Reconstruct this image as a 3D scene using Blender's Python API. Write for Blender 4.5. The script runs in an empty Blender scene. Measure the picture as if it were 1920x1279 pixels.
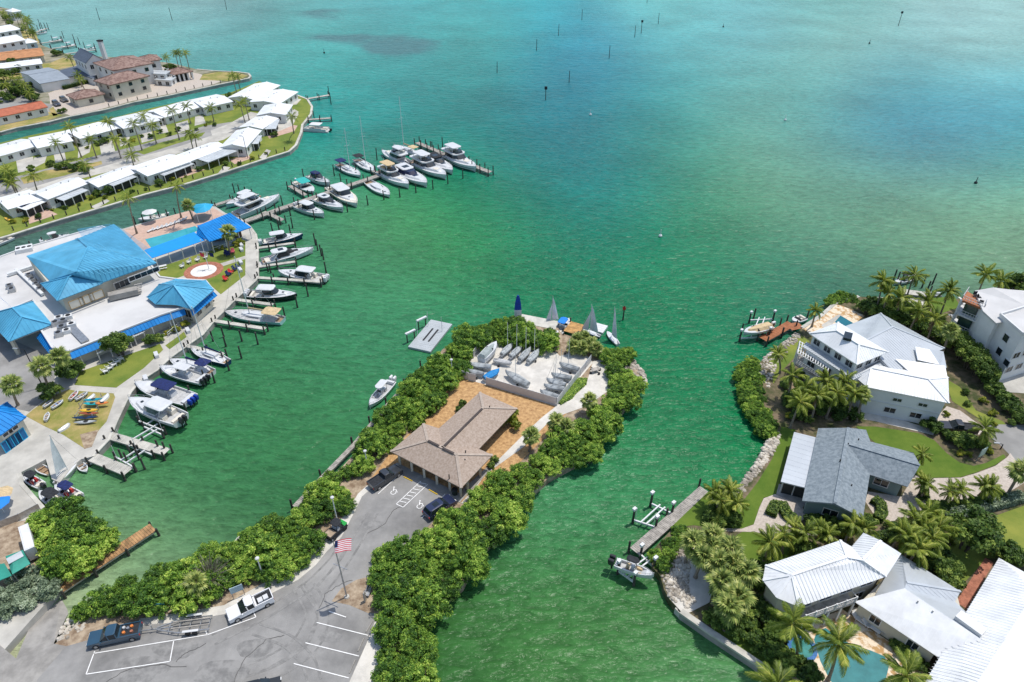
import bpy, math, random
import numpy as np
from mathutils import Vector, Matrix

# ------------------------------------------------------------------ camera, sky, sun, exposure
sc = bpy.context.scene
COL = sc.collection
FPX, CAMH = 1280.0, 80.0
TH = math.atan(FPX / 1810.0)
cam = bpy.data.objects.new('camera', bpy.data.cameras.new('camera'))
COL.objects.link(cam)
cam.location = (0, 0, CAMH)
cam.rotation_euler = (math.pi / 2 - TH, 0, 0)
cam.data.sensor_width = 36
cam.data.lens = FPX / 1920 * 36
cam.data.clip_start = 0.5
cam.data.clip_end = 20000
sc.camera = cam

SUN_EL, SUN_AZ = math.radians(71), math.atan2(0.85, 0.52)     # azimuth from +Y towards +X
w = bpy.data.worlds.new('World'); sc.world = w; w.use_nodes = True
nt = w.node_tree; nt.nodes.clear()
sky = nt.nodes.new('ShaderNodeTexSky'); sky.sky_type = 'NISHITA'; sky.sun_disc = False
sky.sun_elevation = SUN_EL; sky.sun_rotation = SUN_AZ; sky.air_density = 1.1; sky.dust_density = 1.2
bg = nt.nodes.new('ShaderNodeBackground'); bg.inputs[1].default_value = 0.15
wo = nt.nodes.new('ShaderNodeOutputWorld')
nt.links.new(sky.outputs[0], bg.inputs[0]); nt.links.new(bg.outputs[0], wo.inputs[0])
sun = bpy.data.objects.new('sun', bpy.data.lights.new('sun', 'SUN'))
COL.objects.link(sun)
sun.data.energy = 3.4; sun.data.angle = math.radians(0.55); sun.data.color = (1.0, 0.955, 0.89)
sdir = Vector((math.sin(SUN_AZ) * math.cos(SUN_EL), math.cos(SUN_AZ) * math.cos(SUN_EL), math.sin(SUN_EL)))
sun.rotation_euler = sdir.to_track_quat('Z', 'Y').to_euler()
sun.location = (0, 0, 200)
vs = sc.view_settings
vs.view_transform = 'Standard'; vs.look = 'None'; vs.exposure = 0.06; vs.gamma = 1.0; vs.use_curve_mapping = False
sc.cycles.max_bounces = 5
sc.cycles.transparent_max_bounces = 4

# ------------------------------------------------------------------ helpers
RND = random.Random(11)
_s, _c = math.sin(TH), math.cos(TH)
def P(px, py, z=0.0):
    """survey: point of the photograph (1920x1279) that lies at height z -> metres"""
    u = (px - 960) / FPX; v = (py - 639.5) / FPX
    t = (z - CAMH) / (-_s - v * _c)
    return Vector((u * t, (_c - v * _s) * t, z))
def PL(pts, z): return [P(a, b, z) for a, b in pts]
ORG = {}
class MB:
    def __init__(s): s.v = []; s.f = []
    def add(s, vs, fs):
        o = len(s.v); s.v += [tuple(x) for x in vs]; s.f += [tuple(i + o for i in f) for f in fs]; return s
    def box(s, c, d, rz=0.0, tx=1.0, ty=1.0, sx=0.0):
        cx, cy, cz = c; a, b, h = d[0] / 2, d[1] / 2, d[2] / 2; co, si = math.cos(rz), math.sin(rz); vs = []
        for z, fx, fy, o in ((-h, 1, 1, 0), (h, tx, ty, sx)):
            for x, y in ((-a, -b), (a, -b), (a, b), (-a, b)):
                X, Y = x * fx + o, y * fy
                vs.append((cx + X * co - Y * si, cy + X * si + Y * co, cz + z))
        return s.add(vs, [(3, 2, 1, 0), (4, 5, 6, 7), (0, 1, 5, 4), (1, 2, 6, 5), (2, 3, 7, 6), (3, 0, 4, 7)])
    def bar(s, a, b, w, h=None, up=(0, 0, 1)):
        a, b = Vector(a), Vector(b); h = h or w; d = (b - a)
        if d.length < 1e-6: return s
        d.normalize(); r = d.cross(Vector(up))
        if r.length < 1e-4: r = d.cross(Vector((1, 0, 0)))
        r.normalize(); u = r.cross(d); r = r * w / 2; u = u * h / 2
        vs = [a - r - u, a + r - u, a + r + u, a - r + u, b - r - u, b + r - u, b + r + u, b - r + u]
        return s.add(vs, [(0, 1, 2, 3), (7, 6, 5, 4), (0, 4, 5, 1), (1, 5, 6, 2), (2, 6, 7, 3), (3, 7, 4, 0)])
    def tube(s, a, b, r0, r1=None, n=6):
        a, b = Vector(a), Vector(b); r1 = r0 if r1 is None else r1; d = (b - a).normalized()
        x = d.orthogonal().normalized(); y = d.cross(x); vs = []
        for p, r in ((a, r0), (b, r1)):
            for k in range(n):
                t = 2 * math.pi * k / n; vs.append(p + x * math.cos(t) * r + y * math.sin(t) * r)
        return s.add(vs, [tuple(reversed(range(n))), tuple(range(n, 2 * n))] + [(k, (k + 1) % n, n + (k + 1) % n, n + k) for k in range(n)])
    def poly(s, pts): return s.add(pts, [tuple(range(len(pts)))])
    def prism(s, pts, z0, z1, top=True, bot=False):
        n = len(pts)
        if area(pts) < 0: pts = list(reversed(pts))
        vs = [(p[0], p[1], z0) for p in pts] + [(p[0], p[1], z1) for p in pts]
        fs = [(k, (k + 1) % n, n + (k + 1) % n, n + k) for k in range(n)]
        if top: fs.append(tuple(range(n, 2 * n)))
        if bot: fs.append(tuple(reversed(range(n))))
        return s.add(vs, fs)
    def loft(s, rings, closed=True, cap0=True, cap1=True):
        n = len(rings[0]); vs = [p for r in rings for p in r]; fs = []
        for i in range(len(rings) - 1):
            for k in range(n if closed else n - 1):
                a, b = i * n + k, i * n + (k + 1) % n; fs.append((a, b, b + n, a + n))
        if cap0: fs.append(tuple(reversed(range(n))))
        if cap1: fs.append(tuple(range((len(rings) - 1) * n, len(rings) * n)))
        return s.add(vs, fs)
    def ball(s, c, rx, ry, rz, n=8, m=5, half=False):
        rings = []
        for j in range(m + 1):
            t = (math.pi / 2 * j / m) if half else (math.pi * j / m - math.pi / 2)
            r = max(math.cos(t), 0.02)
            rings.append([(c[0] + rx * r * math.cos(2 * math.pi * k / n), c[1] + ry * r * math.sin(2 * math.pi * k / n), c[2] + rz * math.sin(t)) for k in range(n)])
        return s.loft(rings)
    def build(s, name, mat, par=None, smooth=False, stuff=False, kind=None):
        o = ORG.get(par.name, Vector()) if par else Vector()
        me = bpy.data.meshes.new(name)
        me.from_pydata([(x - o.x, y - o.y, z - o.z) for x, y, z in s.v], [], s.f)
        me.materials.append(mat)
        if smooth: me.polygons.foreach_set('use_smooth', [True] * len(me.polygons))
        me.update()
        ob = bpy.data.objects.new(name, me); COL.objects.link(ob)
        if par: ob.parent = par; ORG[ob.name] = o
        if stuff: ob['kind'] = 'stuff'
        if kind: ob['kind'] = kind
        return ob
def area(p): return 0.5 * sum(p[i][0] * p[(i + 1) % len(p)][1] - p[(i + 1) % len(p)][0] * p[i][1] for i in range(len(p)))
def tag(o, label, cat, group=None):
    o['label'] = label; o['category'] = cat
    if group: o['group'] = group
    return o
def thing(name, label, cat, loc=(0, 0, 0), rz=0.0, group=None, world=False):
    o = bpy.data.objects.new(name, None); COL.objects.link(o); o.location = loc; o.rotation_euler = (0, 0, rz)
    o.empty_display_size = 0.3
    if world: ORG[o.name] = Vector(loc)
    return tag(o, label, cat, group)
def copy_tree(o, par=None):
    c = o.copy(); COL.objects.link(c); c.parent = par
    for ch in o.children: copy_tree(ch, c)
    return c
def dup(root, loc, rz=0.0, scale=1.0, label=None, group=None):
    c = copy_tree(root); c.location = loc; c.rotation_euler = (0, 0, rz)
    c.scale = scale if hasattr(scale, '__len__') else (scale,) * 3
    if label: c['label'] = label
    if group: c['group'] = group
    return c
def inset(pts, d):
    """offset a polygon inwards by d metres"""
    pts = [Vector((p[0], p[1], 0)) for p in pts]
    if area(pts) < 0: pts.reverse()
    n = len(pts); out = []
    for i in range(n):
        a, b, c = pts[i - 1], pts[i], pts[(i + 1) % n]
        d1 = (b - a).normalized(); d2 = (c - b).normalized()
        n1 = Vector((-d1.y, d1.x, 0)); n2 = Vector((-d2.y, d2.x, 0)); m = n1 + n2
        out.append(b + m * (d / max(0.35, m.length_squared / 2)) if m.length > 1e-3 else b + n1 * d)
    return out
def inside(p, poly):
    r = False; n = len(poly); j = n - 1
    for i in range(n):
        xi, yi, xj, yj = poly[i][0], poly[i][1], poly[j][0], poly[j][1]
        if (yi > p[1]) != (yj > p[1]) and p[0] < (xj - xi) * (p[1] - yi) / (yj - yi) + xi: r = not r
        j = i
    return r
def scatter(poly, d, seed=1, tries=4000):
    rr = random.Random(seed); xs = [p[0] for p in poly]; ys = [p[1] for p in poly]; out = []
    for _ in range(tries):
        p = (rr.uniform(min(xs), max(xs)), rr.uniform(min(ys), max(ys)))
        if inside(p, poly) and all((p[0] - q[0]) ** 2 + (p[1] - q[1]) ** 2 > d * d for q in out): out.append(p)
    return out

# ------------------------------------------------------------------ materials
MATS = {}
def lin(c):
    return tuple((x / 12.92 if x <= .04045 else ((x + .055) / 1.055) ** 2.4) for x in c)
def M(name, c, rough=.75, var=.12, scale=.6, metal=0.0, bump=0.0, bscale=None, rnd=0.0, spec=.4, c2=None, detail=4, coord='pos', lo=.38, hi=.62):
    """procedural Principled material: base colour with noise between c and c2"""
    if name in MATS: return MATS[name]
    m = bpy.data.materials.new(name); m.use_nodes = True; t = m.node_tree; N = t.nodes.new; L = t.links.new
    b = t.nodes['Principled BSDF']; b.inputs['Roughness'].default_value = rough; b.inputs['Metallic'].default_value = metal
    b.inputs['Specular IOR Level'].default_value = spec
    if coord == 'pos': src = N('ShaderNodeNewGeometry').outputs['Position']
    else: src = N('ShaderNodeTexCoord').outputs['Object']
    nz = N('ShaderNodeTexNoise'); nz.inputs['Scale'].default_value = scale; nz.inputs['Detail'].default_value = detail; nz.inputs['Roughness'].default_value = .65
    L(src, nz.inputs['Vector'])
    rp = N('ShaderNodeValToRGB'); L(nz.outputs['Fac'], rp.inputs[0])
    e = rp.color_ramp.elements; e[0].position = lo; e[1].position = hi
    k2 = c2 or tuple(min(1, x * (1 + var)) for x in c); k1 = c if c2 else tuple(x * (1 - var) for x in c)
    e[0].color = (*k1, 1); e[1].color = (*k2, 1)
    out = rp.outputs[0]
    if rnd:
        oi = N('ShaderNodeObjectInfo'); mr = N('ShaderNodeMapRange'); mr.inputs[3].default_value = 1 - rnd; mr.inputs[4].default_value = 1 + rnd
        L(oi.outputs['Random'], mr.inputs[0]); mx = N('ShaderNodeVectorMath'); mx.operation = 'SCALE'
        L(out, mx.inputs[0]); L(mr.outputs[0], mx.inputs['Scale']); out = mx.outputs[0]
    L(out, b.inputs['Base Color'])
    if bump:
        n2 = N('ShaderNodeTexNoise'); n2.inputs['Scale'].default_value = bscale or scale * 6; n2.inputs['Detail'].default_value = 3
        L(src, n2.inputs['Vector']); bp = N('ShaderNodeBump'); bp.inputs['Strength'].default_value = bump; bp.inputs['Distance'].default_value = .1
        L(n2.outputs['Fac'], bp.inputs['Height']); L(bp.outputs[0], b.inputs['Normal'])
    MATS[name] = m; return m
def leafmat(name, ramp, rough=.55, trans=.35):
    """foliage: colour of each leaf from its own tint attribute, plus a little per plant"""
    m = bpy.data.materials.new(name); m.use_nodes = True; t = m.node_tree; N = t.nodes.new; L = t.links.new
    b = t.nodes['Principled BSDF']; b.inputs['Roughness'].default_value = rough; b.inputs['Specular IOR Level'].default_value = .3
    at = N('ShaderNodeAttribute'); at.attribute_name = 'tint'; oi = N('ShaderNodeObjectInfo')
    ad = N('ShaderNodeMath'); ad.operation = 'MULTIPLY_ADD'; L(oi.outputs['Random'], ad.inputs[0]); ad.inputs[1].default_value = .3
    sb = N('ShaderNodeMath'); sb.operation = 'SUBTRACT'; L(at.outputs['Fac'], sb.inputs[0]); sb.inputs[1].default_value = .15
    L(sb.outputs[0], ad.inputs[2])
    rp = N('ShaderNodeValToRGB'); L(ad.outputs[0], rp.inputs[0]); e = rp.color_ramp.elements
    for i, (p, c) in enumerate(ramp):
        q = e[i] if i < 2 else e.new(p)
        q.position = p; q.color = (*c, 1)
    L(rp.outputs[0], b.inputs['Base Color'])
    tr = N('ShaderNodeBsdfTranslucent'); L(rp.outputs[0], tr.inputs[0]); ms = N('ShaderNodeMixShader'); ms.inputs[0].default_value = trans
    L(b.outputs[0], ms.inputs[1]); L(tr.outputs[0], ms.inputs[2]); L(ms.outputs[0], t.nodes['Material Output'].inputs[0])
    return m
WHITE = M('white paint', (0.64, 0.64, 0.63), .5, .05, .3)
GEL = M('white gelcoat', (0.6, 0.61, 0.61), .3, .05, .8, coord='obj')
CREAM = M('cream gelcoat', (.70, .65, .54), .35, .06, .8, coord='obj')
DECKG = M('grey non slip deck', (.46, .46, .45), .8, .15, 2, coord='obj')
TEAK = M('teak', (.33, .22, .13), .7, .25, 3, coord='obj')
GLASS = M('dark window glass', (.018, .026, .032), .08, .3, .4, spec=.6)
BLACK = M('black rubber', (.018, .018, .02), .6, .2, 3)
STEEL = M('galvanised steel', (.42, .43, .44), .4, .15, 2, metal=.7)
ALU = M('white aluminium', (.66, .67, .66), .4, .08, 2)
ENG = M('outboard cowl white', (.72, .72, .72), .3, .05, 2)
ENGB = M('outboard cowl black', (.03, .03, .033), .3, .2, 2)
NAVY = M('navy canvas', (.012, .022, .10), .85, .3, 3, coord='obj')
ROYAL = M('royal blue canvas', (.012, .055, .36), .8, .2, 3, coord='obj')
SKYB = M('bright blue canvas', (.01, .20, .62), .7, .1, 1, coord='obj')
TEALC = M('teal canvas', (.03, .38, .34), .8, .1, 2, coord='obj')
BLKC = M('black canvas', (.022, .024, .028), .85, .3, 3, coord='obj')
TANC = M('tan canvas', (.55, .42, .24), .85, .15, 2, coord='obj')
GREYC = M('weathered grey boat cover', (.36, .38, .38), .85, .25, 1.2, coord='obj', rnd=.12, bump=.3, bscale=4)
HULLB = M('dark blue hull', (.015, .04, .10), .2, .2, 1, coord='obj')
HULLT = M('pale teal hull', (.32, .52, .52), .3, .1, 1, coord='obj')
CONC = M('pale concrete', (.46, .44, .39), .9, .14, .25, bump=.15, bscale=2)
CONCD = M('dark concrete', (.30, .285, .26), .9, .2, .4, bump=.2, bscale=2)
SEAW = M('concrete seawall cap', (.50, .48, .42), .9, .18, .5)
WOODG = M('weathered grey timber', (.3565, .3277, .2875), .85, .25, 1.5, rnd=.06)
WOODB = M('brown dock timber', (.36, .204, .09), .8, .35, .8)
WOODR = M('red brown composite deck', (.34, .125, .05), .7, .15, .8)
WOODO = M('orange timber deck', (.50, .28, .10), .8, .25, 1.0)
PILE = M('dark creosote piling', (0.06, 0.055, 0.048), .8, .4, 1)
ASPH = M('sun bleached asphalt', (0.15, 0.147, 0.14), .95, .1, .11, c2=(0.33, 0.32, 0.302), bump=.25, bscale=8, lo=.32, hi=.62, detail=12)
ROADM = M('pale road asphalt', (.24, .235, .22), .95, .1, .15, c2=(.33, .32, .30), detail=7)
SAND = M('white shell sand', (0.6, 0.57, 0.51), .95, .12, .5, bump=.3, bscale=4)
MULCH = M('orange pine straw mulch', (0.28, 0.145, 0.062), .95, .3, 1.6, c2=(0.66, 0.42, 0.19), bump=.5, bscale=5, detail=8, lo=.3, hi=.7)
DIRT = M('bare brown soil', (.208, .143, .091), .95, .3, .8, c2=(.442, .351, .247), bump=.4, detail=8)
LAWN = M('green lawn', (0.095, 0.16, 0.02), .95, .3, .16, c2=(0.25, 0.265, 0.045), bump=.4, bscale=7, detail=9, lo=.33, hi=.7)
LAWNV = M('well watered lawn', (0.06, 0.125, 0.008), .95, .3, .22, c2=(0.13, 0.19, 0.022), bump=.4, bscale=8, detail=9, lo=.33, hi=.7)
LAWNY = M('dry yellow lawn', (.1875, .2063, .0375), .95, .3, .2, c2=(.4125, .3125, .125), bump=.4, bscale=7, detail=9)
PAVER = M('pinkish paver', (.391, .3335, .276), .9, .12, 2.5, c2=(.575, .506, .437), bump=.25, bscale=5, lo=.3, hi=.7)
PINKP = M('pink pool deck', (.52, .36, .28), .9, .1, .8)
STONE = M('yellow stone flags', (.462, .275, .11), .8, .2, 1.1, c2=(.726, .616, .462), bump=.2, bscale=2.5, detail=7, lo=.42, hi=.54)
BRICKP = M('red brick paving', (.36, .144, .09), .9, .25, 2.0)
POOLM = M('pool water', (0.04, 0.36, 0.41), .05, .08, .5, bump=.15, bscale=1.5, spec=.6)
PAINTW = M('white road paint', (.78, .77, .74), .8, .08, 2)
PAINTY = M('yellow road paint', (.72, .46, .03), .8, .1, 2)
WALLW = M('white stucco', (.72, .72, .70), .85, .05, .3, bump=.1)
WALLC = M('cream stucco', (.58, .54, .44), .85, .08, .3, bump=.1)
WALLT = M('grey teal siding', (.22, .30, .29), .8, .08, .4)
WALLB = M('brown timber wall', (.14, .085, .055), .85, .2, .8)
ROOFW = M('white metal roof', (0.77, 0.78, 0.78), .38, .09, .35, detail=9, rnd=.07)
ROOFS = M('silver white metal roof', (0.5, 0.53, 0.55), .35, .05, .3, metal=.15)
ROOFF = M('white membrane roof', (.553, .5451, .5293), .8, .1, .12, detail=8)
ROOFG = M('silver patio roof', (.50, .53, .54), .5, .1, .4)
BLUE = M('sky blue metal roof', (.09, .36, .55), .5, .15, .22, spec=.2, detail=9)
BLUE2 = M('strong blue metal roof', (.012, .21, .56), .5, .14, .4, spec=.2, detail=9)
BLUET = M('turquoise canvas roof', (.02, .36, .60), .6, .1, .4)
TANR = M('tan shingle roof', (0.31, 0.235, 0.18), .9, .12, 3.0, c2=(0.43, 0.345, 0.28), bump=.3, bscale=7, detail=8)
TANRD = M('dark ridge vent', (.07, .055, .05), .8, .1, 2)
GREYR = M('blue grey shingle roof', (.158, .193, .2164), .9, .12, 2.0, c2=(.2632, .3042, .3276), bump=.3, bscale=6, detail=9)
SLATE = M('dark slate roof', (.085, .11, .15), .7, .15, .8, bump=.2)
TILE = M('brown clay tile roof', (.169, .0975, .078), .85, .2, .9, c2=(.325, .221, .182), bump=.4, bscale=3)
ORANGE = M('orange shingle roof', (.46, .22, .10), .9, .15, .6)
REDR = M('red tile roof', (.42, .13, .07), .85, .15, .8)
GREENR = M('green tarp roof', (.03, .27, .20), .6, .12, .5)
TRUNK = M('palm trunk', (.24, .204, .156), .9, .25, 3, coord='obj')
BARK = M('mangrove bark', (.10, .085, .07), .9, .3, 3, coord='obj')
ROCK = M('limestone rock', (.264, .231, .187), .95, .3, .5, c2=(.605, .55, .462), bump=.5, bscale=3)
FENCE = M('white vinyl fence', (.5808, .5808, .5808), .5, .06, .8)
SAILM = M('grey white sail cloth', (.68, .70, .72), .7, .1, .6, coord='obj')
RED = M('red paint', (.55, .035, .03), .5, .1, 1)
YEL = M('yellow plastic', (.75, .45, .04), .4, .08, 1)
ORG_ = M('orange plastic', (.70, .22, .05), .4, .08, 1)
# ------------------------------------------------------------------ water: one sheet out to the horizon; its colour follows depth and sea bed, reflected sky and sheen mixed in
BED_SHEEN = [  # survey point, bed colour with reflected sky and sun sheen calibrated in (sRGB)
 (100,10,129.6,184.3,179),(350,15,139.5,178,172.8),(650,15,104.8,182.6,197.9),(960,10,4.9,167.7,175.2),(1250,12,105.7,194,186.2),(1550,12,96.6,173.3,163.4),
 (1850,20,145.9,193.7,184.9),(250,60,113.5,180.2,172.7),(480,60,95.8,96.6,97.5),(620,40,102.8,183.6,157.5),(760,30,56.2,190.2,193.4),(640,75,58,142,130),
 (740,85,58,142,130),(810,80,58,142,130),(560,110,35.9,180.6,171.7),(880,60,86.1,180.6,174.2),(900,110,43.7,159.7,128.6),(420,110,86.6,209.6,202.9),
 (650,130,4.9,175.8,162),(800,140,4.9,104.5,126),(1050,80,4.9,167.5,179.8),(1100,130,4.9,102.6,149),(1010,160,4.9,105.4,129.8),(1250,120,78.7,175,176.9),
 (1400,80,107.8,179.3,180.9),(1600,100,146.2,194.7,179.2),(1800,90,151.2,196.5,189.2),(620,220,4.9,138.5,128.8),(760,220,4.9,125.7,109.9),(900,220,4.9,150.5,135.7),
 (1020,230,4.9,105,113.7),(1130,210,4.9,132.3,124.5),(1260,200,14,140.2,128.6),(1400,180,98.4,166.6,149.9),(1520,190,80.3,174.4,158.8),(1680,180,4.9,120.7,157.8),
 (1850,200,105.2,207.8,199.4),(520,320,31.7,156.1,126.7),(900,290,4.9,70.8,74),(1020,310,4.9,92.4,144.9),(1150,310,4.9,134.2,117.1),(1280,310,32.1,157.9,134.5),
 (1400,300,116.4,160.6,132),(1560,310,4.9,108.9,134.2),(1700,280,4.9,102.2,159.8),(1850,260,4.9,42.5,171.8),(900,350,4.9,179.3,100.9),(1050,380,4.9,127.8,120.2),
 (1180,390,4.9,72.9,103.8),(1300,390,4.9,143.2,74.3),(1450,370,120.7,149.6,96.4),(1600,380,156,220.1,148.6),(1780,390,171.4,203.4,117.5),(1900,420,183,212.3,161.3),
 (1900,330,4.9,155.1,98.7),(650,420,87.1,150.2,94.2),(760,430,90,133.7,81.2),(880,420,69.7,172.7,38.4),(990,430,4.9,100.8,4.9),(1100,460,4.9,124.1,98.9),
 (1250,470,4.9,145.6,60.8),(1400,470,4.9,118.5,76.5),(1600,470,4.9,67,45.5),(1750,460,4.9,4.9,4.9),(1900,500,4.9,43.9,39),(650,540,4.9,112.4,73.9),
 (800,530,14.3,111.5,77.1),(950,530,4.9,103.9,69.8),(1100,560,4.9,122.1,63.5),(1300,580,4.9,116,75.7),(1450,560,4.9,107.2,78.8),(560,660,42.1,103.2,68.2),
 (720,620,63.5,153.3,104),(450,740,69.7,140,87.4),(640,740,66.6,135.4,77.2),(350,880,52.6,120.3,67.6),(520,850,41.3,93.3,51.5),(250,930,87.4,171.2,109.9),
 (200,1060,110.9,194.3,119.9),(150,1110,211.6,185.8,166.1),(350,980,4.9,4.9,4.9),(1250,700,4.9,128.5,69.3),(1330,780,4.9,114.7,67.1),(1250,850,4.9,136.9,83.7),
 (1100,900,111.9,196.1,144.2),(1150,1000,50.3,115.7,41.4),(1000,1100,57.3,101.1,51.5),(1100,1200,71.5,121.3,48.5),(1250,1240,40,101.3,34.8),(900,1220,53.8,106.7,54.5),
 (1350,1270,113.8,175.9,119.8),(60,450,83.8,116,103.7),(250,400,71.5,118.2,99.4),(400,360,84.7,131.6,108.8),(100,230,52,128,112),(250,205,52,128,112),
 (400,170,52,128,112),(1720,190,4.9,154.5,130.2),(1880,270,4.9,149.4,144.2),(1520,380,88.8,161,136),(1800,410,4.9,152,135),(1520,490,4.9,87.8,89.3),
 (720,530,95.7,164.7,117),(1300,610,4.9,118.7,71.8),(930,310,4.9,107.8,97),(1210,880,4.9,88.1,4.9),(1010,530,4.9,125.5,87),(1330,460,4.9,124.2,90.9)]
def build_water():
    xs = sorted(set(list(range(-2400, -300, 150)) + list(range(-300, 2220, 36)) + list(range(2220, 4400, 150))))
    ys = [-255, -245, -230, -205, -170, -130, -90, -60, -30] + list(range(-10, 1300, 16)) + [1330, 1400, 1500, 1700, 2000]
    A = np.array(BED_SHEEN, float); verts = []; cols = []
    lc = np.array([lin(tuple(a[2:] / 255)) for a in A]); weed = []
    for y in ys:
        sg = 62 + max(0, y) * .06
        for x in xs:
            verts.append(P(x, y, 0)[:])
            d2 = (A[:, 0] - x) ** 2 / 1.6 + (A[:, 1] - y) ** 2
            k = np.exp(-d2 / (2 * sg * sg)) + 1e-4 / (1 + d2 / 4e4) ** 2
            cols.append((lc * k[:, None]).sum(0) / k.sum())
            weed.append(min(1.0, sum(h * math.exp(-((x - a) / rx) ** 2 - ((y - b) / ry) ** 2) for a, b, rx, ry, h in ((620,34,70,14,.55),(640,74,90,14,.7),(760,86,80,22,1.0),(860,108,40,9,.55),(560,20,200,12,.4)))))
    n = len(xs); fs = [(j * n + i + n, j * n + i + n + 1, j * n + i + 1, j * n + i) for j in range(len(ys) - 1) for i in range(n - 1)]
    me = bpy.data.meshes.new('water'); me.from_pydata(verts, [], fs)
    at = me.color_attributes.new('bed', 'FLOAT_COLOR', 'POINT')  # depth colour with reflected sky and sheen painted in
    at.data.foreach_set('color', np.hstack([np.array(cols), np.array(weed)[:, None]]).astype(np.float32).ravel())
    m = bpy.data.materials.new('bay water'); m.use_nodes = True; t = m.node_tree; N = t.nodes.new; L = t.links.new
    b = t.nodes['Principled BSDF']; b.inputs["Roughness"].default_value = .3; b.inputs['IOR'].default_value = 1.33; b.inputs['Specular IOR Level'].default_value = .24
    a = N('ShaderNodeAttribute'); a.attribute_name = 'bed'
    ge = N('ShaderNodeNewGeometry')
    # patches of weed and silt on the bed
    n1 = N('ShaderNodeTexNoise'); n1.inputs['Scale'].default_value = .03; n1.inputs['Detail'].default_value = 6; L(ge.outputs['Position'], n1.inputs['Vector'])
    mr = N('ShaderNodeMapRange'); L(n1.outputs['Fac'], mr.inputs[0]); mr.inputs[1].default_value = .3; mr.inputs[2].default_value = .7; mr.inputs[3].default_value = .60; mr.inputs[4].default_value = .84
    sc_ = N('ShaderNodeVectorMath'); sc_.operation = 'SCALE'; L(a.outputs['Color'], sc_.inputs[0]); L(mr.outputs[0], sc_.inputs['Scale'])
    wn = N('ShaderNodeTexNoise'); wn.inputs['Scale'].default_value = .022; wn.inputs['Detail'].default_value = 5; L(ge.outputs['Position'], wn.inputs['Vector'])
    wa = N('ShaderNodeMath'); wa.operation = 'MULTIPLY_ADD'; L(a.outputs['Alpha'], wa.inputs[0]); wa.inputs[1].default_value = .62; L(wn.outputs['Fac'], wa.inputs[2])
    wm = N('ShaderNodeMapRange'); wm.interpolation_type = 'SMOOTHSTEP'; L(wa.outputs[0], wm.inputs[0]); wm.inputs[1].default_value = .72; wm.inputs[2].default_value = .98; wm.inputs[3].default_value = 0; wm.inputs[4].default_value = .75
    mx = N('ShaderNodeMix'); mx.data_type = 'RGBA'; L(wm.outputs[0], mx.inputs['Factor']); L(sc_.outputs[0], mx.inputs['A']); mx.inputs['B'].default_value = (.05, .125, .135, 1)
    # wind waves: long crests from the north east, ripples on top
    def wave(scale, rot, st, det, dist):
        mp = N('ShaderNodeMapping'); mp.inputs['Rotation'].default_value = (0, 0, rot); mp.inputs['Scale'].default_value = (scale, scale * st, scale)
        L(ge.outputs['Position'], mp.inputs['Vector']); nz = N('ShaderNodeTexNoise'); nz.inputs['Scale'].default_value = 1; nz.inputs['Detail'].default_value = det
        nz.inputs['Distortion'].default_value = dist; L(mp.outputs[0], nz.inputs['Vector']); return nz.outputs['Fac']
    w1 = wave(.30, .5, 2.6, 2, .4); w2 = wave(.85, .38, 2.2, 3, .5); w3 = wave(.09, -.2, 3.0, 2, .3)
    # gusts make some stretches rougher than others
    gz = N('ShaderNodeTexNoise'); gz.inputs['Scale'].default_value = .012; gz.inputs['Detail'].default_value = 3; L(ge.outputs['Position'], gz.inputs['Vector'])
    gm = N('ShaderNodeMapRange'); L(gz.outputs['Fac'], gm.inputs[0]); gm.inputs[1].default_value = .35; gm.inputs[2].default_value = .65; gm.inputs[3].default_value = .45; gm.inputs[4].default_value = 1.0
    s1 = N('ShaderNodeMath'); s1.operation = 'MULTIPLY_ADD'; L(w2, s1.inputs[0]); s1.inputs[1].default_value = .42; L(w1, s1.inputs[2])
    s2 = N('ShaderNodeMath'); s2.operation = 'MULTIPLY_ADD'; L(w3, s2.inputs[0]); s2.inputs[1].default_value = 1.2; L(s1.outputs[0], s2.inputs[2])
    # ripple light painted into the base colour: lighter crests, darker troughs
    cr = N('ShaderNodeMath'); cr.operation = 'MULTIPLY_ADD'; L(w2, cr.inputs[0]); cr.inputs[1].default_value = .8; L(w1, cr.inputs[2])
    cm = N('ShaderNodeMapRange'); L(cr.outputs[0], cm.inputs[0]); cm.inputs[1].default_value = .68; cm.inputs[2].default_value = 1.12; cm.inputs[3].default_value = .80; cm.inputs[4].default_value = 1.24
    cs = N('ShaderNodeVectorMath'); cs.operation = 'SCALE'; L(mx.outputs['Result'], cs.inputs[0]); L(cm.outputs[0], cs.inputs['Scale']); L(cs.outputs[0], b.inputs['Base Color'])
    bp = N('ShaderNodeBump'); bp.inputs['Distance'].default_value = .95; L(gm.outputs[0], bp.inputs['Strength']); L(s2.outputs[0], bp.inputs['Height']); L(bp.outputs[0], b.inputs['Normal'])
    me.materials.append(m); o = bpy.data.objects.new('water', me); COL.objects.link(o); o['kind'] = 'structure'
build_water()

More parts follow.
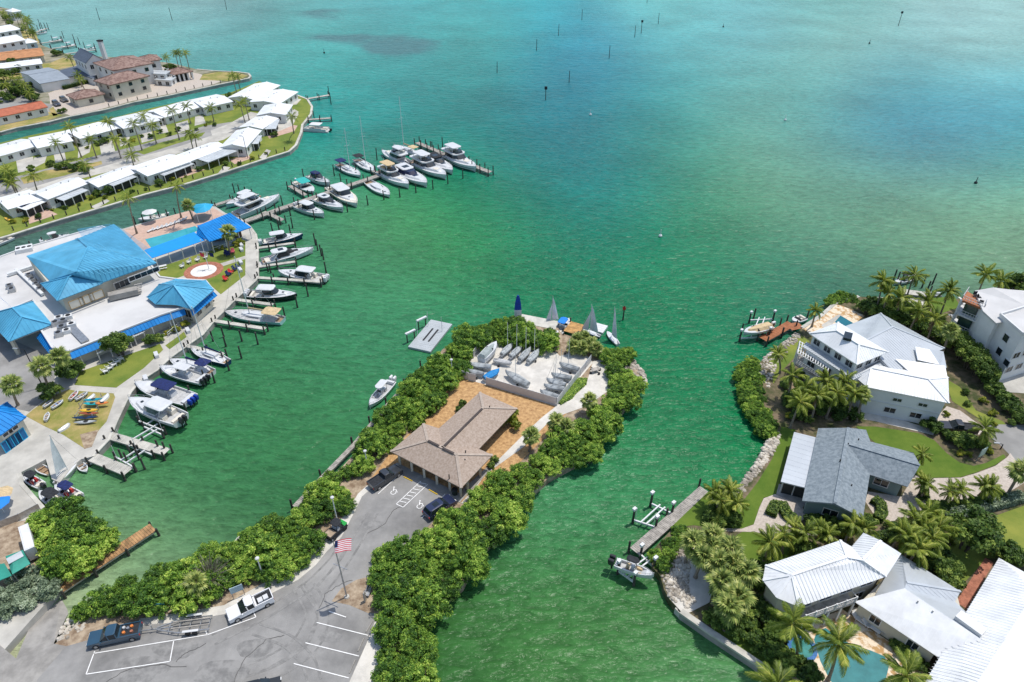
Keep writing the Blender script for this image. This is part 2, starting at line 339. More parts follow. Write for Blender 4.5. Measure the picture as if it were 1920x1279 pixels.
# ------------------------------------------------------------------ land
ZL = 1.2
def ground(name, pts, mat, z=ZL):
    MB().prism(PL(pts, z), -1.5, z).build(name, mat, kind='structure')
_lay = [0]
def sheet(name, pts, mat, lift=.02, z=ZL, kind='structure'):
    return MB().prism(PL(pts, z), z - .05, z + lift).build(name, mat, kind=kind)
def offset_path(w, d):
    out = []
    for i, p in enumerate(w):
        a = w[max(i - 1, 0)]; b = w[min(i + 1, len(w) - 1)]; t = (b - a); t.z = 0; t.normalize()
        out.append(p + Vector((-t.y, t.x, 0)) * d)
    return out
def ribbon(pts, wid, z, z0, side=0.0):
    w = [Vector((p[0], p[1], 0)) for p in pts]
    a = offset_path(w, wid / 2 + side); b = offset_path(w, -wid / 2 + side); m = MB(); n = len(w)
    vs = [(p.x, p.y, z0) for p in a] + [(p.x, p.y, z0) for p in b] + [(p.x, p.y, z) for p in a] + [(p.x, p.y, z) for p in b]
    fs = []
    for i in range(n - 1):
        fs += [(2 * n + i, 3 * n + i, 3 * n + i + 1, 2 * n + i + 1), (i, i + 1, 2 * n + i + 1, 2 * n + i)[::-1], (n + i, n + i + 1, 3 * n + i + 1, 3 * n + i)]
    fs += [(0, n, 3 * n, 2 * n), (n - 1, 2 * n - 1, 4 * n - 1, 3 * n - 1)[::-1]]
    return m.add(vs, fs)
def strip(name, pts, wid, mat, lift=.03, z=ZL):
    return ribbon(PL(pts, z), wid, z + lift, z - .05).build(name, mat, kind='structure')
def seawall(pts, label, wid=.8, lift=.14, z=ZL):
    w_ = PL(pts, z); t = thing('seawall', label, 'seawall', (w_[0].x, w_[0].y, 0), world=True)
    ribbon(w_, wid * .8, z - .12, -.8).build('wall', CONCD, t); ribbon(w_, wid, z + lift, z - .12).build('cap', SEAW, t); return t  # face in darker concrete than the cap: its shade is put into the colour

A_S = [(-60,262),(0,248),(30,240),(90,229),(125,220),(196,206),(250,192),(313,180),(400,161),(428,155),(452,150),(466,147),(470,143),(466,138),(446,135),(400,133),(369,130)]
ground('ground_far_point', A_S + [(320,118),(230,108),(143,104),(118,100),(97,92),(76,84),(70,76),(61,65),(50,42),(27,19),(0,13),(-60,4)], M('mixed garden ground', (.11, .12, .05), .95, .3, .12, c2=(.34, .31, .24), bump=.3, bscale=4, detail=8))
B_S = [(509,163),(550,176),(576,186),(585,200),(583,214),(567,234),(565,248),(555,272),(542,284),(488,301),(408,327),(342,347),(271,365),(209,384),(150,401),(90,419),(27,439),(0,447),(-80,470)]
ground('ground_villa_point', [(-80,292),(0,268),(56,254),(123,240),(200,224),(282,203),(359,186),(423,176),(436,172),(486,152)] + B_S, LAWN)
C_N = [(-80,508),(0,484),(60,463),(130,441),(185,424),(230,429),(274,416),(317,405),(355,395),(402,386),(422,399),(447,408),(469,425),(480,440),(483,457),(483,519),(479,526),(441,561),(401,601),(380,627),(350,648),(317,672),(294,694),(262,714),(245,735),(237,750),(218,790),(205,823),(193,835),(181,846),(174,856),(152,861)]
ground('ground_club', C_N + [(135,875),(112,905),(97,898),(86,861),(60,875),(36,887),(41,908),(81,953),(110,960),(150,985),(160,1010),(150,1050),(128,1080),(105,1110),(60,1160),(-20,1250),(-100,1260)], CONC)
D_L = [(100,1210),(139,1176),(160,1160),(200,1120),(270,1092),(330,1085),(400,1045),(460,1025),(540,985),(560,965),(610,908),(675,840),(735,770),(793,700),(830,655),(870,627),(920,612),(960,604),(974,597),(995,601),(1045,611)]
D_R = [(1052,625),(1075,632),(1090,640),(1129,652),(1158,660),(1180,664),(1180,680),(1204,702),(1205,720),(1185,748),(1140,802),(1095,860),(1030,895),(990,930),(950,985),(890,1050),(868,1098),(815,1142),(785,1200),(785,1279),(780,1420)]
ground('ground_spit', D_L + D_R + [(-300,1420),(-300,1240),(30,1236)], DIRT)
E_S = [(2120,520),(1920,527),(1870,540),(1800,560),(1745,562),(1645,558),(1610,556),(1590,564),(1566,570),(1540,592),(1504,615),(1495,623),(1471,645),(1440,668),(1410,690),(1400,720),(1412,760),(1430,800),(1446,826),(1420,870),(1396,905),(1380,930),(1340,918),(1326,926),(1265,987),(1225,1030),(1222,1062),(1238,1080),(1245,1105),(1255,1124),(1277,1147),(1330,1184),(1400,1230),(1472,1278),(1540,1330),(1600,1400),(2150,1420)]
ground('ground_right_shore', E_S, M('planted garden soil', (.045, .06, .016), .95, .3, .5, c2=(.20, .15, .095), bump=.5, bscale=4, detail=9))
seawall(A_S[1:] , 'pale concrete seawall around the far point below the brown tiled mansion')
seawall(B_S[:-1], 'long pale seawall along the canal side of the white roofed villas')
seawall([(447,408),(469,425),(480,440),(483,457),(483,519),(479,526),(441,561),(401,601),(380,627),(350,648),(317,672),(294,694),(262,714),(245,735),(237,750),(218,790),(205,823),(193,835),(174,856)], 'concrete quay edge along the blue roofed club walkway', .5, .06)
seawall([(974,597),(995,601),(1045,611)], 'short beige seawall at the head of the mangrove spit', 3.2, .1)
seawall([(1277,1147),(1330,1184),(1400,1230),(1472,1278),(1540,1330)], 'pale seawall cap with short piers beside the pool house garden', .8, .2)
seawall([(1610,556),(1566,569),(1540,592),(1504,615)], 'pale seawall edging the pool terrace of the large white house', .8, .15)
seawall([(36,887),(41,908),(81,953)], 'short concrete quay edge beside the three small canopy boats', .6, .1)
m = MB()   # batter piers below the seawall by the pool
wp = PL([(1277,1147),(1330,1184),(1400,1230),(1472,1278)], 0.2)
sw = thing('seawall_piers', 'row of small pale concrete piers under the garden seawall at lower right', 'piers', wp[0], world=True)
for i in range(3):
    for k in range(11):
        p = wp[i].lerp(wp[i + 1], k / 11); MB().box((p.x - .55, p.y - .35, .35), (.35, .9, 1.5), .6).build('pier', SEAW, sw)

# --- spit surfaces
LOT = [(122,1213),(265,1172),(330,1168),(420,1152),(505,1115),(560,1087),(592,1060),(614,1033),(640,1008),(666,958),(679,931),(694,918),(736,877),(855,936),(800,990),(770,1020),(720,1060),(690,1080),(705,1120),(705,1160),(690,1200),(655,1279),(620,1420),(-150,1420),(40,1292)]
sheet('sand_verge', [(255,1178),(262,1160),(330,1150),(420,1135),(500,1090),(560,1060),(600,1025),(612,1010),(650,960),(672,925),(700,900),(745,870),(760,880),(700,960),(640,1040),(560,1100),(420,1165),(300,1180)], SAND, .02)
sheet('sand_verge', [(640,1420),(650,1285),(690,1195),(700,1160),(718,1165),(722,1200),(700,1300),(690,1420)], SAND, .02)
sheet('parking_lot', LOT, ASPH, .05)
sheet('concrete_apron', [(-300,1420),(-300,1150),(-60,1160),(30,1235),(95,1206),(124,1212),(70,1275),(40,1420)], CONCD, .06)
sheet('bare_soil', [(622,1128),(640,1104),(668,1088),(700,1080),(716,1110),(722,1150),(690,1150),(655,1135)], DIRT, .07)
sheet('mulch_bed', [(690,905),(729,853),(794,784),(839,728),(862,705),(912,722),(1044,762),(1062,776),(1010,832),(960,882),(925,916),(880,948),(850,934),(740,872)], MULCH, .03)
sheet('shell_yard', [(862,708),(912,722),(1043,762),(1112,680),(1090,655),(1050,668),(1032,650),(935,640),(905,640),(888,668)], SAND, .04)
sheet('sand_path', [(931,866),(981,816),(1015,784),(1044,761),(1047,757),(1081,738),(1099,722),(1102,712),(1112,678),(1135,672),(1160,690),(1165,712),(1141,733),(1100,762),(1060,776),(1031,790),(981,839),(938,870)], SAND, .06)
sheet('walkway', [(864,944),(869,939),(931,866),(938,870),(908,893),(872,946)], CONC, .08)
sheet('walkway', [(744,868),(860,925),(905,884),(921,868),(929,872),(862,943),(736,877)], CONCD, .09)
# --- painted markings
def line(a, b, w=.12, mat=None, lift=.094):
    a, b = P(*a, ZL), P(*b, ZL); return MB().bar(a + Vector((0, 0, lift)), b + Vector((0, 0, lift)), w, .006)
mk = thing('parking_markings', 'worn white parking lines painted on the grey asphalt lot', 'road marking', P(560, 1200, ZL), world=True); mk['kind'] = 'structure'
for k in ('label', 'category'): del mk[k]
for a, b in [((594,1168),(690,1192)),((573,1206),(673,1231)),((551,1245),(654,1272)),((617,1147),(649,1158)),((176,1226),(389,1191)),((389,1191),(480,1158)),((480,1158),(476,1149)),((162,1265),(319,1241)),((319,1241),(326,1203)),((162,1265),(178,1222)),((389,1191),(386,1184)),
             ((756,884),(709,927)),((789,903),(743,946)),((802,909),(756,952)),((743,946),(756,952)),((835,927),(791,972))]:
    line(a, b).build('painted_line', PAINTW, mk)
for k in range(7):
    t = .06 + k * .135; t2 = t + .07
    a = (789 + (743 - 789) * t, 903 + (946 - 903) * t); b = (802 + (756 - 802) * t, 909 + (952 - 909) * t - 3.2)
    line(a, b).build('hatch_line', PAINTW, mk)
for cx, cy in ((738, 922), (787, 948)):           # wheelchair symbols
    m = MB(); c = P(cx, cy, ZL); zz = ZL + .094
    for q in range(14):
        a0 = 2.2 + q * .33; a1 = a0 + .33
        m.bar((c.x + .38 * math.cos(a0), c.y - .25 + .38 * math.sin(a0), zz), (c.x + .38 * math.cos(a1), c.y - .25 + .38 * math.sin(a1), zz), .12, .006)
    m.bar((c.x - .05, c.y + .05, zz), (c.x - .05, c.y + .65, zz + .001), .14, .006).bar((c.x - .05, c.y + .3, zz + .002), (c.x + .4, c.y + .3, zz + .002), .12, .006).bar((c.x + .35, c.y + .3, zz + .003), (c.x + .6, c.y - .25, zz + .003), .12, .006).ball((c.x - .05, c.y + .82, zz), .14, .14, .004)
    m.build('wheelchair_symbol', PAINTW, mk)
def wheelstop(a, b, mat, label):
    a, b = P(*a, ZL + .12), P(*b, ZL + .12); m = MB(); d = (b - a).normalized(); s = Vector((-d.y, d.x, 0))
    r = lambda p, e: [p + s * .09 * e + Vector((0, 0, -.07)), p + s * .05 * e + Vector((0, 0, .06)), p - s * .05 * e + Vector((0, 0, .06)), p - s * .09 * e + Vector((0, 0, -.07))]
    tag(m.loft([r(a, 1), r(b, 1)]).build('wheel_stop', mat), label, 'wheel stop')
wheelstop((757,894),(773,902), PAINTY, 'yellow wheel stop in the space beside the dark grey pickup')
wheelstop((804,918),(820,927), PAINTY, 'yellow wheel stop between the hatched aisle and the navy car')
wheelstop((832,931),(848,941), PAINTY, 'yellow wheel stop in front of the navy car')
wheelstop((686,1185),(699,1164), CONCD, 'grey wheel stop nearest the bare soil patch')
wheelstop((671,1221),(682,1197), CONCD, 'middle grey wheel stop along the white sand verge')
wheelstop((655,1262),(666,1237), CONCD, 'grey wheel stop nearest the bottom edge of the lot')

# --- wear on the asphalt
TAR = M('dark asphalt patch', (.10, .098, .094), .95, .25, .7, detail=8); TYRE = M('tyre darkened asphalt', (.185, .181, .172), .95, .15, .8, c2=(.285, .277, .261), lo=.4, hi=.6, detail=8)
rw = random.Random(9)
for kk, (cx, cy, r) in enumerate(((330,1216,1.9),(262,1256,2.3),(480,1215,1.6),(618,1195,1.0),(700,985,1.0),(420,1262,2.2))):
    p = P(cx, cy, ZL); rr_ = [r * rw.uniform(.75, 1.15) for _ in range(26)]; rr_ = [(rr_[i - 1] + rr_[i] + rr_[(i + 1) % 26]) / 3 for i in range(26)]
    MB().prism([(p.x + rr_[k] * 1.6 * math.cos(k * .2417), p.y + rr_[k] * .8 * math.sin(k * .2417)) for k in range(26)], ZL, ZL + .0515 + kk * .0015).build('tar_patch', TYRE, kind='structure')
_k = [0]
for pts in ([(560,1100),(590,1150),(560,1210),(480,1255),(380,1279)], [(575,1095),(612,1150),(590,1215),(520,1262),(430,1290)], [(650,1010),(630,1050),(580,1100),(500,1150),(400,1200)], [(700,960),(672,1010),(640,1060),(600,1110)], [(480,1180),(540,1200),(580,1240),(590,1279)]):
    w_ = PL(pts, ZL); sm = [w_[i].lerp(w_[i + 1], t / 5) for i in range(len(w_) - 1) for t in range(5)] + [w_[-1]]
    for _ in range(3): sm = [sm[0]] + [(sm[i - 1] + sm[i] * 2 + sm[i + 1]) / 4 for i in range(1, len(sm) - 1)] + [sm[-1]]
    for off in (-.75, .75): _k[0] += 1; ribbon(offset_path(sm, off), .28, ZL + .0625 + _k[0] * .0015, ZL).build('tyre_mark', TYRE, kind='structure')
for pts in ([(600,1140),(612,1112),(640,1095),(664,1088)], [(330,1240),(345,1228),(368,1218),(390,1205)], [(200,1279),(240,1255),(300,1248),(360,1252)], [(690,1000),(720,985),(735,960),(760,945)], [(440,1279),(455,1240),(500,1200),(540,1190)]):
    w_ = PL(pts, ZL); sm = [w_[i].lerp(w_[i + 1], t / 6) + Vector((rw.uniform(-.12, .12), rw.uniform(-.12, .12), 0)) for i in range(len(w_) - 1) for t in range(6)]; _k[0] += 1; ribbon(sm, .07, ZL + .0635 + _k[0] * .0015, ZL).build('sealed_crack', TAR, kind='structure')
# --- boat ramp
a = [P(30,1235,ZL+.07), P(100,1208,ZL+.07), P(128,1150,.05), P(118,1108,-.25), P(60,1165,-.05)]
MB().poly(a).build('boat_ramp', CONCD, kind='structure')

# --- club surfaces
for pts in ([(150,697),(240,665),(300,645),(306,656),(270,690),(218,727),(140,722)],
            [(285,506),(383,473),(460,455),(460,516),(414,552),(386,527),(327,524),(306,530)], [(310,648),(335,630),(345,622),(350,632),(318,655)]):
    sheet('lawn', pts, LAWN, .03)
sheet('lawn', [(48,780),(62,768),(100,742),(140,726),(212,736),(216,745),(200,790),(186,806),(160,842),(118,815),(85,800)], LAWNY, .03)
sheet('bare_soil', [(150,815),(185,806),(172,838),(158,842)], DIRT, .05)
sheet('car_park', [(-80,600),(30,640),(92,668),(108,690),(92,742),(55,772),(-80,740)], ASPH, .03)
sheet('pool_deck', [(232,431),(280,416),(352,396),(400,390),(420,402),(372,424),(272,470),(250,462),(243,447)], PINKP, .03)
sheet('swimming_pool', [(272,449),(320,437),(366,424),(374,431),(340,447),(300,463),(284,466)], POOLM, .05)
sheet('path', [(460,480),(460,486),(404,504),(398,499)], CONC, .05)
sheet('path', [(360,512),(372,520),(330,530),(318,527)], CONC, .05)
sheet('path', [(120,728),(135,722),(220,730),(214,738),(140,733)], CONC, .05)
c = P(382, 508, ZL); c.z = 0
MB().prism([(c.x + 4.4 * math.cos(t * .314), c.y + 4.4 * math.sin(t * .314)) for t in range(20)], ZL - .05, ZL + .06).build('brick_ring', BRICKP, kind='structure')
MB().prism([(c.x + 2.9 * math.cos(t * .314), c.y + 2.9 * math.sin(t * .314)) for t in range(20)], ZL - .05, ZL + .075).build('flag_court', M('white court paint', (.7, .68, .64), .8, .06, .6), kind='structure')
MB().prism([(c.x + .6 * math.cos(t * .785 + .4) * (1 if t % 2 else .4), c.y + .6 * math.sin(t * .785 + .4) * (1 if t % 2 else .4)) for t in range(8)], ZL, ZL + .082).build('compass_mark', STEEL, kind='structure')

# --- villa point surfaces
sheet('road', [(-80,368),(0,339),(60,324),(150,300),(270,270),(345,248),(385,236),(412,232),(440,228),(470,216),(484,214),(478,232),(452,244),(428,254),(412,262),(385,262),(350,273),(270,300),(190,322),(100,347),(0,376),(-80,400)], ROADM, .03)
for pts in ([(62,316),(84,305),(88,292),(64,296)], [(146,297),(168,286),(171,270),(148,272)], [(225,275),(243,270),(243,255),(224,257)], [(298,252),(316,248),(310,232),(296,235)], [(365,236),(386,231),(380,216),(366,219)],
            [(108,340),(140,330),(165,345),(120,358)], [(200,316),(235,305),(260,312),(225,322)], [(288,288),(330,276),(345,285),(310,296)], [(400,262),(452,238),(488,214),(470,210),(430,232),(395,245)], [(0,378),(50,352),(62,362),(10,390)]):
    sheet('driveway', pts, CONC, .05)
for pts in ([(-40,398),(60,366),(140,338),(240,313),(330,288),(420,262),(440,250),(410,250),(320,280),(230,302),(130,330),(50,355),(-40,385)], [(30,300),(62,294),(66,318),(34,324)], [(100,286),(120,280),(124,300),(104,306)], [(186,268),(210,262),(216,284),(190,290)], [(262,250),(284,244),(288,262),(266,268)], [(330,232),(352,226),(356,244),(334,250)], [(488,232),(540,216),(552,206),(560,214),(548,236),(500,256)]):
    sheet('driveway', pts, CONC, .045)
sheet('median_strip', [(38,334),(85,320),(140,313),(190,302),(192,308),(120,330),(45,345)], LAWNY, .06)
sheet('median_strip', [(255,285),(300,268),(350,255),(385,248),(378,256),(330,270),(270,290)], LAWN, .06)
for pts in ([(52,405),(88,392),(108,402),(55,420)], [(318,330),(360,318),(385,318),(340,334)], [(430,300),(462,290),(475,296),(440,308)], [(535,232),(558,236),(552,246),(505,260),(500,252)]):
    sheet('brick_patio', pts, PINKP, .04)
for pts in ([(535,185),(565,186),(556,196),(540,198)], [(538,216),(552,205),(560,210),(548,226)], [(486,296),(500,280),(508,283),(496,300)], [(408,326),(420,312),(432,314),(424,322)], [(170,388),(200,374),(206,377),(180,392)]):
    sheet('patio', pts, CONC, .05)
# --- far point surfaces
sheet('drive', [(-60,244),(0,232),(90,212),(100,196),(60,190),(40,176),(-60,190)], ROADM, .025)
sheet('paved_terrace', [(95,202),(132,217),(196,203),(250,189),(313,177),(400,158),(416,152),(372,138),(330,132),(300,124),(260,140),(200,156),(125,158),(92,176)], PAVER, .02)
for pts in ([(0,246),(88,226),(118,216),(90,210),(60,213),(0,228)], [(62,122),(95,118),(118,108),(148,116),(140,124),(85,134)], [(0,142),(44,134),(44,146),(0,152)], [(374,150),(380,140),(410,135),(446,137),(464,142),(452,148),(425,152)], [(28,56),(66,60),(74,80),(60,84),(30,68)], [(92,205),(100,218),(108,216),(100,200)]):
    sheet('lawn', pts, LAWNY, .03)
# --- right shore surfaces
sheet('lawn', [(1465,800),(1492,806),(1478,850),(1462,905),(1456,930),(1432,933),(1422,955),(1415,982),(1390,992),(1345,990),(1300,985),(1275,988),(1262,985),(1328,922),(1345,930),(1385,950),(1420,905),(1448,860),(1458,830)], LAWNV, .03)
sheet('lawn', [(1605,800),(1640,800),(1720,812),(1752,826),(1775,850),(1800,868),(1825,874),(1850,868),(1882,852),(1886,858),(1866,872),(1830,886),(1800,895),(1752,896),(1715,890),(1690,850),(1640,830)], LAWNV, .04)
sheet('lawn', [(1776,712),(1800,726),(1830,770),(1880,790),(1890,800),(1860,800),(1820,775),(1785,752),(1778,730)], LAWN, .03)
sheet('lawn', [(1800,1000),(1815,985),(1930,945),(1960,1040),(1900,1050),(1850,1046),(1825,1075),(1800,1100),(1770,1075),(1770,1040)], LAWN, .03)
sheet('lawn', [(1440,668),(1472,648),(1497,626),(1518,640),(1490,670),(1462,700),(1450,720)], LAWN, .03)
sheet('lawn', [(1395,996),(1440,992),(1470,1000),(1500,1010),(1500,1040),(1430,1060),(1400,1050),(1370,1010)], LAWNV, .03)
sheet('lawn', [(1330,1190),(1395,1140),(1420,1160),(1460,1220),(1480,1270),(1400,1225)], LAWNV, .03)
sheet('lawn', [(1730,560),(1790,556),(1800,575),(1760,590)], LAWNV, .03)
sheet('driveway', [(1752,897),(1802,896),(1832,887),(1866,874),(1888,858),(1894,850),(1907,867),(1930,900),(1880,930),(1800,945),(1752,958),(1702,972),(1660,980),(1640,968),(1622,940),(1628,922),(1690,932),(1705,905),(1715,892)], PAVER, .05)
sheet('driveway', [(1757,782),(1775,762),(1800,770),(1830,792),(1852,803),(1840,815),(1790,815),(1760,800)], PAVER, .04)
sheet('road', [(1835,800),(1870,796),(2100,800),(2100,900),(1930,905),(1905,866),(1892,852),(1870,830),(1850,815)], ROADM, .035)
sheet('path', [(1453,927),(1484,935),(1500,945),(1515,972),(1480,985),(1450,1004),(1410,998),(1345,996),(1343,990),(1390,992),(1413,984),(1424,952),(1432,935)], PAVER, .06)
sheet('path', [(1440,975),(1480,985),(1520,990),(1560,1000),(1555,1010),(1510,1005),(1460,1000)], PAVER, .055)
sheet('pool_terrace', [(1566,571),(1580,574),(1621,592),(1604,606),(1592,622),(1540,640),(1504,616)], STONE, .04)
sheet('swimming_pool', [(1576,592),(1601,607),(1586,616),(1565,604)], M('deep pool water', (.01, .14, .18), .05, .1, .5, spec=.6), .06)
sheet('pool_coping', [(1540,610),(1572,590),(1577,591),(1564,604),(1556,614),(1545,616)], CONC, .05)
sheet('pool_terrace', [(1500,1190),(1530,1162),(1580,1143),(1640,1185),(1745,1255),(1725,1310),(1560,1320),(1470,1262),(1480,1225)], STONE, .04)
sheet('swimming_pool', [(1526,1200),(1532,1184),(1548,1178),(1572,1196),(1602,1212),(1632,1220),(1658,1231),(1667,1248),(1658,1285),(1590,1310),(1556,1276),(1538,1240)], M('aqua pool water', (.05, .21, .21), .05, .12, .6, spec=.6, bump=.15, bscale=1.5), .06)
sheet('brick_walk', [(1847,1046),(1863,1056),(1812,1142),(1792,1129)], BRICKP, .05)
sheet('shell_bed', [(1590,772),(1640,772),(1755,808),(1750,816),(1640,790),(1590,782)], SAND, .05)
sheet('shell_bed', [(1255,1122),(1250,1090),(1280,1060),(1300,1020),(1330,1000),(1350,1050),(1330,1130),(1290,1150),(1277,1147)], SAND, .03)
sheet('shell_bed', [(1640,557),(1745,562),(1740,572),(1690,575),(1650,570)], SAND, .03)
sheet('shell_bed', [(1480,700),(1560,720),(1620,770),(1560,790),(1490,760)], DIRT, .03)
sheet('driveway', [(1850,690),(1960,690),(1960,740),(1880,735)], CONC, .03)
sheet('grit_yard', [(-60,900),(36,890),(45,912),(80,953),(60,975),(-60,985)], CONC, .03)
sheet('bare_soil', [(-60,990),(60,975),(80,957),(110,960),(120,1000),(95,1060),(60,1110),(-60,1120)], DIRT, .03)
# ------------------------------------------------------------------ building helpers
def normal(ps):
    n = Vector()
    for i in range(len(ps)):
        a, b = ps[i], ps[(i + 1) % len(ps)]
        n += Vector(((a.y - b.y) * (a.z + b.z), (a.z - b.z) * (a.x + b.x), (a.x - b.x) * (a.y + b.y)))
    return n.normalized()
def ribs(m, ps, step, wd=.06, ht=.07):
    """raised standing seams running down the slope of one roof face"""
    n = normal(ps)
    if n.z < 0: n = -n
    d = Vector((n.x, n.y, 0))
    if d.length < .02: return
    d = (Vector((0, 0, -1)) - n * (-n.z)); d.normalize(); a = n.cross(d).normalized()
    o = ps[0]; q = [((p - o).dot(a), (p - o).dot(d)) for p in ps]
    lo, hi = min(x for x, _ in q), max(x for x, _ in q); k = lo + step * .5
    while k < hi:
        ys = []
        for i in range(len(q)):
            (x0, y0), (x1, y1) = q[i], q[(i + 1) % len(q)]
            if (x0 > k) != (x1 > k): ys.append(y0 + (y1 - y0) * (k - x0) / (x1 - x0))
        ys.sort()
        for i in range(0, len(ys) - 1, 2):
            if ys[i + 1] - ys[i] > .25:
                p0 = o + a * k + d * ys[i] + n * ht * .5; p1 = o + a * k + d * ys[i + 1] + n * ht * .5
                m.bar(p0, p1, wd, ht, up=n)
        k += step
def roofw(par, V, Fs, mat, rib=0, thick=.2, name='roof', cap=True, capmat=None, ribw=.07, ribh=.08, capd=(.32, .12)):
    """roof from world points; faces become a solid sheet with seams and ridge caps"""
    m = MB(); fs = []
    for f in Fs:
        ps = [V[i] for i in f]; fs.append(tuple(f) if normal(ps).z > 0 else tuple(reversed(f)))
    m.add(V, fs); o = m.build(name, mat, par); s = o.modifiers.new('thickness', 'SOLIDIFY'); s.thickness = thick; s.offset = -1
    if rib:
        m = MB()
        for f in fs: ribs(m, [V[i] for i in f], rib, ribw, ribh)
        if m.f: m.build('seams', mat, o, stuff=True)
    if cap:
        es = {}
        for f in fs:
            for i in range(len(f)):
                a, b = f[i], f[(i + 1) % len(f)]; es.setdefault((min(a, b), max(a, b)), []).append(f)
        for (a, b), fl in es.items():
            if len(fl) == 2:
                c0 = sum((V[i] for i in fl[0]), Vector()) / len(fl[0]); n1 = normal([V[i] for i in fl[1]])
                if (c0 - V[a]).dot(n1) < -.02:      # convex: a ridge or hip
                    MB().bar(V[a] + Vector((0, 0, .03)), V[b] + Vector((0, 0, .03)), *capd).build('ridge_cap', capmat or mat, o)
    return o
def roofp(par, V, Fs, mat, **k): return roofw(par, [P(*v) for v in V], Fs, mat, **k)
def rect(c):
    """clean rectangle through four surveyed corners (world points, in order)"""
    A, B, C, D = c; ctr = (A + B + C + D) / 4; u = (B - A) + (C - D); u.z = 0; L = u.length / 2; u.normalize()
    v = Vector((-u.y, u.x, 0)); W = ((D - A) + (C - B)).dot(v) / 2
    if W < 0: v = -v; W = -W
    h = lambda x, y: ctr + u * (x * L / 2) + v * (y * W / 2)
    return [h(-1, -1), h(1, -1), h(1, 1), h(-1, 1)], u, v, L, W, ctr
def gable_hip(par, px, ze, zr, mat, hip=0.0, **k):
    """px: four eave corners, ridge runs along the first edge"""
    Q, u, v, L, W, c = rect([P(a, b, ze) for a, b in px]); up = Vector((0, 0, zr - ze))
    e = min(hip * W / 2, L / 2 - .1)
    r0 = c - u * (L / 2 - e) + up; r1 = c + u * (L / 2 - e) + up
    V = Q + [r0, r1]; Fs = [(0, 1, 5, 4), (2, 3, 4, 5)]
    if hip: Fs += [(1, 2, 5), (3, 0, 4)]
    roofw(par, V, Fs, mat, **k); return Q
def walls(par, pts, z0, z1, mat, ins=.5, gab=None):
    q = inset(pts, ins) if ins else [Vector((p[0], p[1], 0)) for p in pts]
    if area(q) < 0: q.reverse()
    MB().prism(q, z0, z1).build('wall', mat, par); return q
def window(par, a, b, t, wd, z0, z1, frame=WHITE, pane=GLASS, mull=0, name='window'):
    a = Vector((a[0], a[1], 0)); b = Vector((b[0], b[1], 0)); d = (b - a).normalized(); n = Vector((d.y, -d.x, 0)); c = a.lerp(b, t); ang = math.atan2(d.y, d.x)
    zc = (z0 + z1) / 2; fr = MB(); w2 = wd / 2; T = .12; e = n * .03
    p = lambda s, z: c + d * s + e + Vector((0, 0, z))
    fr.bar(p(-w2 - T / 2, z0 - T), p(-w2 - T / 2, z1 + T), T, .10, up=n).bar(p(w2 + T / 2, z0 - T), p(w2 + T / 2, z1 + T), T, .10, up=n)
    fr.bar(p(-w2, z0 - T / 2), p(w2, z0 - T / 2), .10, T, up=(0, 0, 1)).bar(p(-w2, z1 + T / 2), p(w2, z1 + T / 2), .10, T, up=(0, 0, 1))
    for i in range(mull): s = -w2 + wd * (i + 1) / (mull + 1); fr.bar(p(s, z0), p(s, z1), .06, .08, up=n)
    o = fr.build(name, frame, par)
    MB().box((c.x, c.y, zc), (wd, .05, z1 - z0), ang).build('pane', pane, o); return o
def auto_windows(par, q, z0, z1, step=3.4, wd=1.3, skip=(), frame=WHITE, mull=1):
    """windows along every wall that looks towards the viewpoint side"""
    n = len(q); ctr = sum((Vector((p[0], p[1], 0)) for p in q), Vector()) / n
    for i in range(n):
        a, b = Vector(q[i]), Vector(q[(i + 1) % n]); d = b - a; L = d.length
        if L < 2.2 or i in skip: continue
        nn = Vector((d.y, -d.x, 0)).normalized(); mid = (a + b) / 2; toc = Vector((-mid.x, -mid.y, 0)).normalized()
        if nn.dot(toc) < .12: continue
        k = max(1, int(L / step))
        for j in range(k): window(par, a, b, (j + .5) / k, min(wd, L / k - .5), z0, z1, frame, mull=mull)
def house(name, label, px, ze, zr, rmat, wmat, hip=0.0, z0=ZL, ov=.5, rib=0, wins=True, cat='house', storeys=1, group=None, **k):
    b = P(px[0][0], px[0][1], ze); t = thing(name, label, cat, (b.x, b.y, z0), world=True, group=group)
    Q = gable_hip(t, px, ze, zr, rmat, hip, rib=rib, **k); q = walls(t, Q, z0 - .1, ze - .12, wmat, ov)
    if not hip:
        m = MB(); Qi = inset(Q, ov); Qw = rect(Qi)[0] if False else Qi
        _, u, v, L, W, c = rect([Vector((p[0], p[1], ze)) for p in Qi])
        up = (zr - ze) * (W / (W + 2 * ov)) - .15
        for s in (-1, 1):
            e = c + u * s * (L / 2 - .05)
            m.add([e - v * (W / 2) + Vector((0, 0, -.12)), e + v * (W / 2) + Vector((0, 0, -.12)), e + Vector((0, 0, up))], [(0, 1, 2)])
        m.build('gable_wall', wmat, t)
    if wins:
        hh = (ze - z0) / storeys
        for s in range(storeys): auto_windows(t, q, z0 + hh * s + hh * .35, z0 + hh * s + hh * .75)
    return t, Q, q

